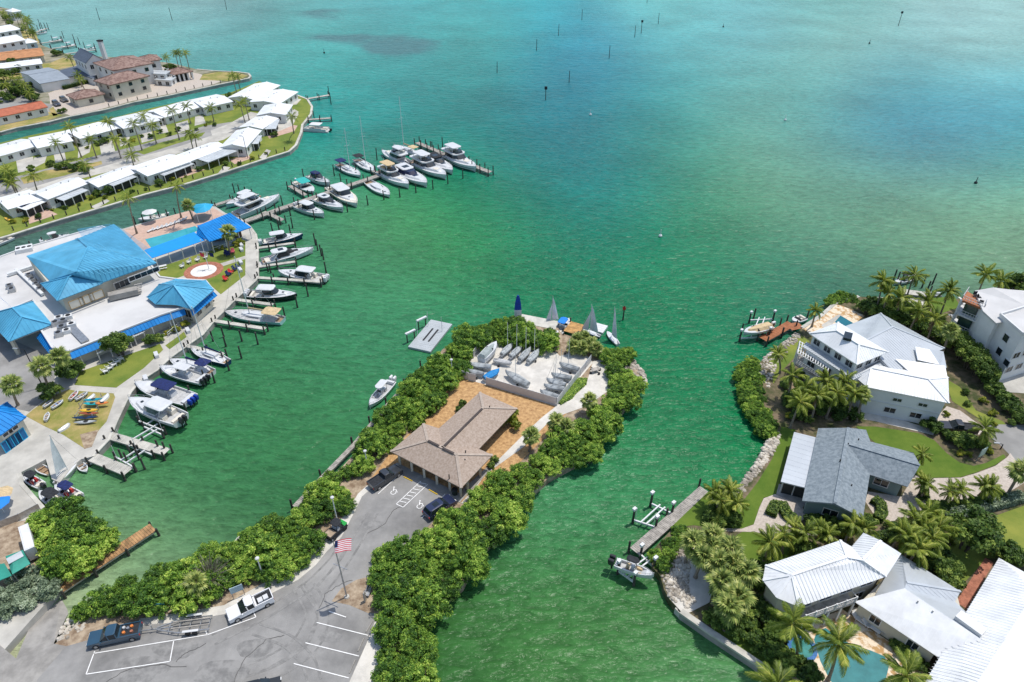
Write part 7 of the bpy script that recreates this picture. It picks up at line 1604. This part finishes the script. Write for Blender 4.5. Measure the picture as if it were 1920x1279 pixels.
shrubs(SHRUB, [(1540,985,1.0),(1560,992,1.0),(1580,996,1.0),(1600,992,.9),(1625,985,1.0),(1520,985,.9),(1505,1040,1.1),(1425,1075,1.1),(1412,1100,1.2),(1420,1150,1.3),(1400,1165,1.2),(1440,1165,1.3),(1460,1185,1.3),(1380,1190,.9),(1420,1210,1.0),(1445,1230,1.2),(1480,1250,1.2),(1510,1275,1.2),(1450,1200,1.2),(1350,1170,1.0),(1370,1180,1.0),(1400,1135,1.2),(1330,1165,.9)], 1, 'dense green shrub around the pool house garden', 'shrubs of the pool house garden')
shrubs(SHRUB, [(1700,1035,1.3),(1720,1045,1.3),(1740,1055,1.3),(1755,1070,1.2),(1770,1085,1.2),(1780,1100,1.1),(1690,1020,1.2),(1760,1045,1.2),(1785,1075,1.1)], 1, 'leafy shrub behind the white metal roofs at lower right', 'shrubs behind the pool house')
shrubs(SHRUB, [(1332,975,1.0),(1350,982,1.1),(1370,982,1.0),(1345,965,1.0)], 1, 'dark shrub under the palm on the right shore lawn', 'shrubs under the shore palm')
shrubs(SHRUB, [(1745,955,.9),(1765,960,1.0),(1785,958,.9),(1805,955,.9),(1825,950,.9),(1730,935,.6),(1845,945,.9),(1865,935,.9)], 1, 'low shrub in the bed below the paved drive', 'shrubs below the paved drive')
shrubs(SHRUB, [(1690,1225,.7),(1710,1240,.7),(1725,1252,.7),(1675,1212,.6)], 1, 'low shrub against the pool house wall', 'shrubs against the pool house wall')
shrubs(SHRUB, [(45,290,1.3),(36,296,1.1),(96,312,.9),(112,318,1.0),(125,316,1.2),(140,320,1.1),(150,316,1.0),(122,280,.9),(200,265,1.0),(188,272,1.0),(270,235,1.0),(330,222,1.0),(5,340,1.2),(18,336,1.2),(160,325,1.2),(246,348,.7),(185,368,1.1),(205,364,1.1),(290,335,1.2),(335,326,1.1),(300,348,1.0),(430,185,1.3),(515,256,.9),(508,252,.8),(20,345,1.1),(60,320,.9)], 1, 'round green shrub in the gardens of the white roofed villas', 'shrubs of the villa gardens')
shrubs(SHRUB, [(30,140,1.6),(34,165,1.8),(45,172,1.8),(55,182,1.8),(62,190,1.7),(28,178,1.6),(8,185,1.6),(20,190,1.6),(115,212,.9),(122,210,.8),(105,105,1.4),(112,103,1.2),(40,62,1.4),(20,48,1.4),(12,38,1.6),(325,135,1.6),(318,132,1.6),(60,150,1.3),(160,150,.9),(170,148,.9)], 1, 'shrub in the gardens of the far point', 'shrubs of the far point')
shrubs(SHRUB, [(1905,545,2.0),(1920,560,2.0),(1940,550,2.0)], 1, 'dense green tree behind the modern house at the right edge', 'trees behind the modern house', 'tree', 'tree')
for px, d_, lab, g_, sd in (([(1470,720),(1500,700),(1560,730),(1620,770),(1600,790),(1540,790),(1480,795)], 2.4, 'low leafy plant under the palms before the large white house', 'plants under the front palms', 21), ([(1780,720),(1830,745),(1900,800),(1880,810),(1820,772)], 3.0, 'low leafy plant in the strip below the modern house', 'plants below the modern house', 22), ([(1660,985),(1700,975),(1770,985),(1800,1010),(1790,1090),(1740,1060),(1690,1030)], 2.4, 'low leafy plant behind the pool house roofs', 'plants behind the pool house', 23), ([(1480,1000),(1560,1005),(1600,1010),(1560,1020),(1440,1055),(1420,1040)], 2.2, 'low leafy plant between the grey house and the pool house', 'plants between the grey and pool houses', 24), ([(1400,1130),(1440,1140),(1470,1190),(1490,1250),(1440,1230),(1370,1190)], 2.2, 'low leafy plant in the garden above the lower seawall', 'plants above the lower seawall', 25), ([(1620,575),(1700,580),(1770,600),(1790,640),(1760,640),(1680,600)], 2.4, 'low leafy plant in the grove behind the large white house', 'plants behind the large white house', 26)):
    for x, y in scatter(PL(px, ZL), d_, sd, 900): plant(RND.choice((SHRUB, SHRUB, YELL)), (x, y, ZL), RND.uniform(.45, .85), lab, 'plant', g_, 'garden_plant')
rv = random.Random(31)
for k in range(24):
    x = 12 + 17 * k; plant(RND.choice((SHRUB, SHRUB, YELL)), P(x, 300 - .155 * x + rv.uniform(-4, 5), ZL), rv.uniform(.45, .9), 'small shrub on the front lawns of the upper villa row', 'shrub', 'front lawn shrubs of the upper villa row', 'shrub')
for k in range(20):
    x = 24 + 25 * k; plant(RND.choice((SHRUB, YELL)), P(x, 425 - .262 * x + rv.uniform(-8, 4), ZL), rv.uniform(.35, .8), 'small shrub in the canal side gardens of the villas', 'shrub', 'canal side garden shrubs', 'shrub')
for k in range(26):
    x, y = rv.uniform(-10, 90), rv.uniform(125, 205); plant(RND.choice((SHRUB, SHRUB, TREE)), P(x, y, ZL), rv.uniform(.6, 1.2), 'shrub or small tree among the houses at the far left', 'shrub', 'greenery of the far left', 'shrub')
# grey leafless tree in the lower left thicket
t = thing('bare_tree', 'pale grey leafless tree rising from the lower left mangroves', 'tree', P(398,1100,ZL))
rr = random.Random(5); m = MB(); tv = []
for k in range(240):
    a = rr.uniform(0, 6.28); e = rr.uniform(.15, 1.4); r0 = rr.uniform(.2, 1.0); L_ = rr.uniform(1.4, 3.2)
    o = Vector((math.cos(a) * r0, math.sin(a) * r0, rr.uniform(1.0, 2.6))); d = Vector((math.cos(a) * math.cos(e), math.sin(a) * math.cos(e), math.sin(e) * .8)); p1 = o + d * L_ * .6 + Vector((0, 0, rr.uniform(-.2, .4))); m.tube(o, p1, .05, .03, 3).tube(p1, p1 + d * L_ * .4 + Vector((rr.uniform(-.4, .4), rr.uniform(-.4, .4), rr.uniform(-.2, .3))), .03, .012, 3)
o = m.build('branch', LGREY, t); tint(o.data, [rr.random() for _ in o.data.polygons])
MB().tube((0, 0, -.2), (.2, .1, 2.2), .2, .12, 7).build('trunk', BARK, t)
# ground cover and clipped hedges
def cover_stuff(name, label, cat, polys, n, h, mat, leaf, seed, kind='stuff', zb=ZL):
    g = random.Random(seed); vs = []; fs = []; tv = []
    for px in polys:
        w_ = PL(px, zb); xs = [p.x for p in w_]; ys = [p.y for p in w_]; c = 0; it = 0; wi = inset(w_, .25)
        while c < n and it < n * 6:
            it += 1; x, y = g.uniform(min(xs), max(xs)), g.uniform(min(ys), max(ys))
            if not inside((x, y), w_): continue
            c += 1; core = inside((x, y), wi); z = zb + h * (g.uniform(.75, 1.08) if core else g.uniform(.05, 1.0)); a = g.uniform(0, 6.28); s = leaf * g.uniform(.6, 1.4); tz = g.uniform(-.5, .5) * s; k = len(vs)
            ca, sa = math.cos(a) * s, math.sin(a) * s; vs += [(x - ca, y - sa, z - tz), (x + sa * .55, y - ca * .55, z + g.uniform(-.3, .3) * s), (x + ca, y + sa, z + tz), (x - sa * .55, y + ca * .55, z + g.uniform(-.3, .3) * s)]; fs.append((k, k + 1, k + 2, k + 3)); tv.append(g.random())
    me = bpy.data.meshes.new(name); me.from_pydata(vs, [], fs); me.materials.append(mat); tint(me, tv); o = bpy.data.objects.new(name, me); COL.objects.link(o); tag(o, label, cat)
    if kind: o['kind'] = kind
    return o
cover_stuff('ground_cover', 'low bright green ground cover along the right yard fence', 'ground cover', [[(1047,757),(1065,724),(1086,710),(1101,711),(1099,722),(1081,738),(1073,748),(1052,760)]], 5000, .35, LG, .13, 1)
def hedge_strip(pts, wd, h, label, mat, n, seed):
    w_ = [Vector((p.x, p.y, 0)) for p in PL(pts, ZL)]; a = offset_path(w_, wd / 2); b = offset_path(w_, -wd / 2); poly = a + list(reversed(b)); core = MB().prism(inset(poly, .18), ZL - .1, ZL + h * .8)
    g = random.Random(seed); vs = []; fs = []; tv = []; xs = [p.x for p in poly]; ys = [p.y for p in poly]; c = 0
    t = thing('hedge', label, 'hedge', (w_[0].x, w_[0].y, ZL), world=True)
    edge = [(poly[i], poly[(i + 1) % len(poly)]) for i in range(len(poly))]
    while c < n:
        if g.random() < .55:
            x, y = g.uniform(min(xs), max(xs)), g.uniform(min(ys), max(ys))
            if not inside((x, y), poly): continue
            z = ZL + h * g.uniform(.85, 1.08)
        else:
            p, q = g.choice(edge); v = p.lerp(q, g.random()); x, y = v.x, v.y; z = ZL + h * g.random()
        c += 1; s = .14 * g.uniform(.6, 1.4); k = len(vs)
        d1 = Vector((g.uniform(-1, 1), g.uniform(-1, 1), g.uniform(-.6, .6))).normalized() * s; d2 = d1.cross(Vector((g.uniform(-.5, .5), g.uniform(-.5, .5), 1))).normalized() * s * .6
        o = Vector((x, y, z)); vs += [o - d1, o + d2, o + d1, o - d2]; fs.append((k, k + 1, k + 2, k + 3)); tv.append(g.random())
    o = MB().add(vs, fs).build('foliage', mat, t); tint(o.data, tv); c_ = core.build('core', mat, t); tint(c_.data, [0.12] * len(c_.data.polygons))
hedge_strip([(1770,975),(1820,962),(1870,948),(1912,936)], 1.5, 1.3, 'long silver green clipped hedge below the paved drive', LS, 5000, 1)
hedge_strip([(1444,968),(1452,950),(1466,952),(1474,968),(1486,978)], 1.5, .9, 'curved clipped hedge left of the grey house', LD, 2200, 2)
hedge_strip([(1636,940),(1650,950),(1652,966),(1644,976)], 1.4, .9, 'curved clipped hedge right of the grey house gable', LD, 1600, 3)
hedge_strip([(1635,1012),(1660,1008),(1690,1002)], 1.2, .9, 'short clipped hedge behind the cross wing of the pool house', LD, 1500, 4)
hedge_strip([(120,168),(150,160),(180,152)], 1.5, 1.6, 'dark clipped hedge along the mansion drive', LD, 1500, 5)
# rocks
def rocks(px, n, s0, s1, seed, label, z=.55, zj=.5):
    g = random.Random(seed); w_ = PL(px, z); xs = [p.x for p in w_]; ys = [p.y for p in w_]; m = MB(); c = 0
    while c < n:
        x, y = g.uniform(min(xs), max(xs)), g.uniform(min(ys), max(ys))
        if not inside((x, y), w_): continue
        c += 1; s = g.uniform(s0, s1); r = []
        for (zz, k) in ((-.6, .7), (.1, 1.0), (.6, .55)): r.append([(x + s * k * math.cos(q * 1.047 + c) * g.uniform(.7, 1.2), y + s * k * math.sin(q * 1.047 + c) * g.uniform(.7, 1.2), z + s * zz + g.uniform(0, zj) * 0 + (zj * ((c * 37) % 10) / 10)) for q in range(6)])
        m.loft(r)
    o = m.build('rubble', ROCK, stuff=True); tag(o, label, 'rocks')
rocks([(1446,815),(1462,815),(1456,840),(1432,878),(1408,905),(1390,930),(1378,926),(1396,900),(1420,865)], 420, .25, .5, 1, 'pale limestone rubble on the shore left of the grey house', .7, .6)
rocks([(1412,690),(1440,668),(1470,645),(1490,628),(1500,634),(1475,665),(1455,690),(1440,730),(1425,720)], 380, .25, .5, 2, 'pale limestone rubble on the shore by the large white house', .7, .6)
rocks([(1240,1085),(1262,1040),(1285,1010),(1300,1010),(1290,1050),(1290,1110),(1310,1130),(1280,1145),(1256,1124)], 420, .2, .42, 3, 'pale limestone rubble on the point above the garden seawall', .95, .4)
rocks([(1140,676),(1180,670),(1205,700),(1212,718),(1195,735),(1180,715),(1150,690)], 260, .3, .65, 4, 'tan boulders on the rocky tip of the mangrove spit', .5, .7)
rocks([(120,1168),(150,1150),(165,1175),(140,1195),(108,1208)], 60, .2, .4, 5, 'brown rubble beside the boat ramp', .9, .3)

# ------------------------------------------------------------------ palms
def frond_mesh(L, droop, n, seed, wdt=.55, rise=.45):
    g = random.Random(seed); vs = []; fs = []; tv = []
    def c(s): return Vector((L * s * (1 - .12 * s), 0, L * (rise * s - droop * s * s)))
    base = g.uniform(.35, .6)
    for i in range(n):
        s = .12 + .88 * i / (n - 1); o = c(s); tg = (c(min(1, s + .03)) - c(s - .03)).normalized(); ln = L * .27 * math.sin(math.pi * (.12 + .80 * s)) ** .7 * wdt / .55
        for e in (-1, 1):
            d = (tg * .75 + Vector((0, e, 0)) * .8 + Vector((0, 0, -.42 + g.uniform(-.12, .12)))).normalized() * ln * g.uniform(.85, 1.1); w_ = tg * L * .019; k = len(vs); mid = o + d * .55 + Vector((0, 0, .04 * ln)); tip = o + d + Vector((0, 0, -.22 * ln))
            vs += [o - w_, o + w_, mid + w_ * 1.3, tip, mid - w_ * 1.3]; fs += [(k, k + 1, k + 2, k + 3, k + 4)]; tv.append(base + g.uniform(-.25, .25))
    prev = None
    for i in range(7):
        p = c(i / 6); r = .05 * (1 - .8 * i / 6)
        if prev is not None:
            k = len(vs); vs += [prev[0] + Vector((0, prev[1], 0)), prev[0] - Vector((0, prev[1], 0)), p - Vector((0, r, 0)), p + Vector((0, r, 0))]; vs[-4:] = [v + Vector((0, 0, .02)) for v in vs[-4:]]; fs.append((k, k + 1, k + 2, k + 3)); tv.append(.9)
        prev = (p, r)
    return vs, fs, tv
def mk(name, vs, fs, tv, mat):
    me = bpy.data.meshes.new(name); me.from_pydata([tuple(v) for v in vs], [], fs); me.materials.append(mat); tint(me, np.clip(tv, 0, 1)); return me
FROND = [mk('frond', *frond_mesh(3.0, d, 17, i, rise=r), LP_) for i, (d, r) in enumerate(((.35, .3), (.55, .4), (.75, .45), (.45, .25)))]
DEADF = mk('dead_frond', *frond_mesh(3.0, .5, 15, 77, wdt=.4, rise=.2), leafmat('dead brown frond', [(0.0, (.10, .06, .03)), (1.0, (.42, .30, .16)), (.5, (.24, .16, .08))]))
def fan_mesh(L, seed):
    g = random.Random(seed); vs = [Vector((0, .03, 0)), Vector((0, -.03, 0)), Vector((L * .5, -.03, L * .1)), Vector((L * .5, .03, L * .1))]; fs = [(0, 1, 2, 3)]; tv = [.8]; o = Vector((L * .48, 0, L * .1))
    for i in range(15):
        a = -1.9 + 3.8 * i / 14; ln = L * .62 * (1 - .16 * abs(a)) * g.uniform(.85, 1.1); d = Vector((math.cos(a), math.sin(a), 0)); sd = Vector((-math.sin(a), math.cos(a), 0)) * .09 * L; k = len(vs); m_ = o + d * ln * .55 + Vector((0, 0, .06)); vs += [o, m_ + sd * .8, o + d * ln + Vector((0, 0, -.3 * ln * abs(a) * .5 - .18 * ln)), m_ - sd * .8]; fs.append((k, k + 1, k + 2, k + 3)); tv.append(.5 + g.uniform(-.3, .3))
    return vs, fs, tv
FAN = [mk('frond', *fan_mesh(1.75, i), LF) for i in range(3)]
def crown_joined(lib_fn, n, R, seed, mat, tiers):
    g = random.Random(seed); V = []; F_ = []; T = []
    for k in range(n):
        vs, fs, tv = lib_fn(k); M_ = Matrix.Rotation(k * 2.4 + g.uniform(-.2, .2), 3, 'Z') @ Matrix.Rotation(-tiers(k / n), 3, 'Y'); o = len(V); V += [M_ @ v for v in vs]; F_ += [tuple(i + o for i in f) for f in fs]; T += tv
    return mk('crown', V, F_, T, mat)
tier = lambda s: 1.15 - 1.75 * s
FARP = [crown_joined(lambda k: frond_mesh(3.0, .5 + .1 * (k % 3), 11, k + s * 20, rise=.35), 16, 3, s, LP_, tier) for s in range(3)]
FARF = [crown_joined(lambda k: fan_mesh(1.75, k + s * 30), 26, 2, s, LF, lambda s: 1.3 - 2.0 * s) for s in range(2)]
def trunk(par, a, b, r0, r1, name='trunk', mat=TRUNK):
    a, b = Vector(a), Vector(b); m = MB(); n = 7; rings = []
    for i in range(7):
        s = i / 6; p = a.lerp(b, s); h = b - a; p.x = a.x + h.x * s ** 1.7; p.y = a.y + h.y * s ** 1.7; r = r0 + (r1 - r0) * s + (.12 if i == 0 else 0); rings.append([(p.x + r * math.cos(k * 6.283 / n), p.y + r * math.sin(k * 6.283 / n), p.z) for k in range(n)])
    return m.loft(rings).build(name, mat, par)
def palm(cx, cy, h, R=3.0, base=None, label='', group=None, kind='coco', far=False, nf=None, z=ZL):
    top = P(cx, cy, z + h); b = P(base[0], base[1], z) if base else Vector((top.x + RND.uniform(-.5, .5), top.y + RND.uniform(-.4, .4), z))
    t = thing('coconut_palm' if kind == 'coco' else 'fan_palm', label, 'palm', b, 0, group); tl = top - b
    trunk(t, (0, 0, -.1), tl, .2 if kind == 'coco' else .22, .13 if kind == 'coco' else .2); s = R / (3.0 if kind == 'coco' else 2.0); rz = RND.uniform(0, 6.28)
    if far:
        o = linkobj('crown', (FARP if kind == 'coco' else FARF)[RND.randrange(2)], t); o.location = tl; o.scale = (s,) * 3; o.rotation_euler.z = rz
    else:
        wb = RND.uniform(.05, .38); n = nf or (RND.choice((14, 16, 18, 20)) if kind == 'coco' else 24); lib = FROND if kind == 'coco' else FAN
        for k in range(n):
            q = k / n; o = linkobj('frond', lib[RND.randrange(len(lib))], t); o.location = tl; ti = (1.2 - 1.75 * q) if kind == 'coco' else (1.35 - 2.2 * q)
            az = rz + k * 2.4 + RND.uniform(-.25, .25); o.rotation_euler = (RND.uniform(-.3, .3), -(ti + wb * math.cos(az - 2.5) + RND.uniform(-.2, .2)), az); o.scale = (s * RND.uniform(.88, 1.1),) * 3
        if kind == 'coco':
            for k in range(RND.choice((1, 2, 2, 3))):
                o = linkobj('dead_frond', DEADF, t); o.location = tl - Vector((0, 0, .15)); o.rotation_euler = (RND.uniform(-.3, .3), RND.uniform(.75, 1.15), RND.uniform(0, 6.28)); o.scale = (s * RND.uniform(.7, .95),) * 3
            m = MB()
            for k in range(5): m.ball((tl.x + .28 * math.cos(k * 1.25), tl.y + .28 * math.sin(k * 1.25), tl.z - .25), .13, .13, .15, 6, 4)
            m.build('coconuts', M('green coconut', (.16, .15, .04), .5), t)
        else:
            m = MB(); m.ball((tl.x, tl.y, tl.z - .25), .32, .32, .45, 8, 5); m.build('boot_cluster', TRUNK, t)
    return t
for cx, cy, h, R, b in ((1571,1208,7.5,3.5,(1552,1276)),(1484,1170,7.0,3.3,(1492,1240)),(1697,1268,6.5,3.2,None)):
    palm(cx, cy, h, R, b, {1571: 'large coconut palm leaning over the free form pool', 1484: 'large coconut palm beside the blue rimmed spa', 1697: 'coconut palm rising from the bottom edge beside the stone terrace'}[cx])
palm(1455, 1290, 6, 3.2, None, 'coconut palm at the bottom edge above the garden seawall')
for cx, cy in ((1510,728),(1549,714),(1585,716),(1486,704),(1532,742),(1568,738),(1602,738),(1500,754)): palm(cx, cy, 5.6, 2.6, None, 'coconut palm in the grove in front of the large white house', 'palms in front of the large white house')
palm(1617, 742, 5.0, 1.9, (1605,790), 'fan palm at the right end of the grove before the large white house', kind='fan')
palm(1458, 664, 4.5, 2.2, (1462,700), 'dark coconut palm on the shore rocks by the pergola deck'); palm(1529, 583, 5.0, 2.0, (1522,613), 'yellow green palm standing on the pool terrace corner')
for cx, cy, h in ((1655,528,7),(1713,518,8),(1779,545,6.5),(1690,560,6),(1740,566,6),(1722,586,6),(1752,600,6),(1665,552,5.5)): palm(cx, cy, h, 2.9, None, 'coconut palm in the row behind the large white house', 'palms behind the large white house')
for cx, cy, h in ((1848,515,9),(1876,528,8)): palm(cx, cy, h, 3.0, None, 'coconut palm behind the roof deck of the modern house', 'palms behind the modern house')
palm(1781, 622, 6.5, 2.2, None, 'fan palm between the two white houses', kind='fan')
for cx, cy in ((1846,806),): palm(cx, cy, 4.6, 2.6, (1836,832), 'single palm in the bed beside the black pickup')
for cx, cy in ((1729,852),(1730,904),(1738,910)): palm(cx, cy, 3.2, 1.9, None, 'small palm at the right end of the grey house', 'palms at the grey house end')
for cx, cy in ((1782,922),(1802,920),(1846,912),(1858,914)): palm(cx, cy, 3.4, 2.1, None, 'small palm in the bed below the paved drive', 'palms below the paved drive')
palm(1914, 884, 5, 2.3, None, 'fan palm at the right edge beside the paved drive', kind='fan')
for cx, cy in ((1488,992),(1510,1000),(1538,994),(1552,1004),(1600,984),(1622,992),(1470,1005)): palm(cx, cy, 3.4, 2.2, None, 'yellowish areca palm between the grey house and the pool house', 'areca palms between the houses')
palm(1443, 1018, 4.6, 2.6, (1433,1052), 'palm on the lawn left of the octagonal roof end')
for cx, cy in ((1706,1014),(1732,990),(1690,1000),(1745,1010),(1722,1030),(1760,990),(1740,965),(1715,975)): palm(cx, cy, 4.6, 2.6, None, 'coconut palm in the thick clump behind the pool house', 'palm clump behind the pool house')
for cx, cy in ((1300,1020),(1335,1008),(1368,1030),(1352,1092),(1384,1122),(1398,1075),(1320,1045),(1345,1055),(1375,1060),(1365,1140),(1330,1028)): palm(cx, cy, 4.4, 2.35, None, 'bushy fan palm in the grove on the shell point', 'fan palms on the shell point', kind='fan')
for cx, cy in ((1352,940),(1368,922),(1340,925),(1380,945)): palm(cx, cy, 3.0, 2.4, None, 'palm in the clump on the right shore lawn above the boardwalk', 'palms above the boardwalk')
for cx, cy, b in ((996,818,None),(1044,791,None),(1105,752,None),(1060,800,None)): palm(cx, cy, 3.0, 1.9, b, 'round headed fan palm beside the white sand path', 'fan palms along the sand path', kind='fan')
for cx, cy in ((1082,638),(1096,634),(1108,645),(1092,652),(1076,650),(1118,655)): palm(cx, cy, 1.7, 1.8, None, 'palmetto in the clump beside the plank walkway', 'palmettos beside the plank walkway', kind='fan')
palm(368, 1094, 3.2, 2.0, None, 'yellow green fan palm in the lower left mangroves', kind='fan')
for cx, cy, h, b in ((24,722,7,(34,760)),(78,688,6.5,(90,722)),(112,670,6.5,(121,697))): palm(cx, cy, h, 2.3, b, {24: 'fan palm at the left edge of the club car park', 78: 'fan palm beside the tall lamp in the club car park', 112: 'fan palm against the blue corner skirt of the club'}[cx], kind='fan')
palm(352, 386, 4.2, 2.2, None, 'round fan palm beside the turquoise gazebo', kind='fan'); palm(428, 436, 6.0, 2.4, (431,474), 'tall fan palm in front of the strong blue lanai roof', kind='fan')
palm(241, 372, 12, 2.6, (257,438), 'very tall slim palm at the pool end of the main club roof', far=True); palm(331, 350, 11, 2.4, (340,408), 'very tall slim palm on the canal side of the club pool', far=True)
for cx, cy, h in ((130,238,10),(203,228,10),(250,232,9),(322,208,10),(450,196,8),(458,190,7),(105,268,6),(170,262,6),(240,268,6),(365,255,5),(395,202,5),(62,330,5),(12,320,6),(20,330,6),(160,310,5),(268,218,5),(285,236,6),(215,262,6),(350,200,6),(20,344,4.5),(246,292,5),(355,252,5)):
    palm(cx, cy, h, 2.8, None, 'palm along the street and gardens of the white roofed villas', 'palms of the villa street', far=True)
palm(548, 220, 8, 2.6, (551,250), 'palm on the lawn of the villa point above the pontoon boat', far=True)
for cx, cy, h in ((329,100,10),(335,100,10),(348,100,10),(311,108,7),(445,145,6),(435,142,8)): palm(cx, cy, h, 2.6, None, 'palm on the tip of the far mansion garden', 'palms of the mansion garden', far=True)
for cx, cy, h in ((5,25,7),(40,30,7),(48,38,8),(55,45,8),(30,30,7),(58,58,7),(62,62,6),(45,52,7),(15,32,7),(52,36,7)): palm(cx, cy, h, 3.0, None, 'palm in the hedge of palms along the far left shore', 'palms of the far left shore', far=True)
for cx, cy, h in ((35,150,6),(45,160,6),(22,148,6),(10,160,6),(55,175,6),(145,140,5),(150,150,4),(130,108,5)): palm(cx, cy, h, 2.6, None, 'palm in the gardens behind the far canal lawn', 'palms behind the far canal', far=True)
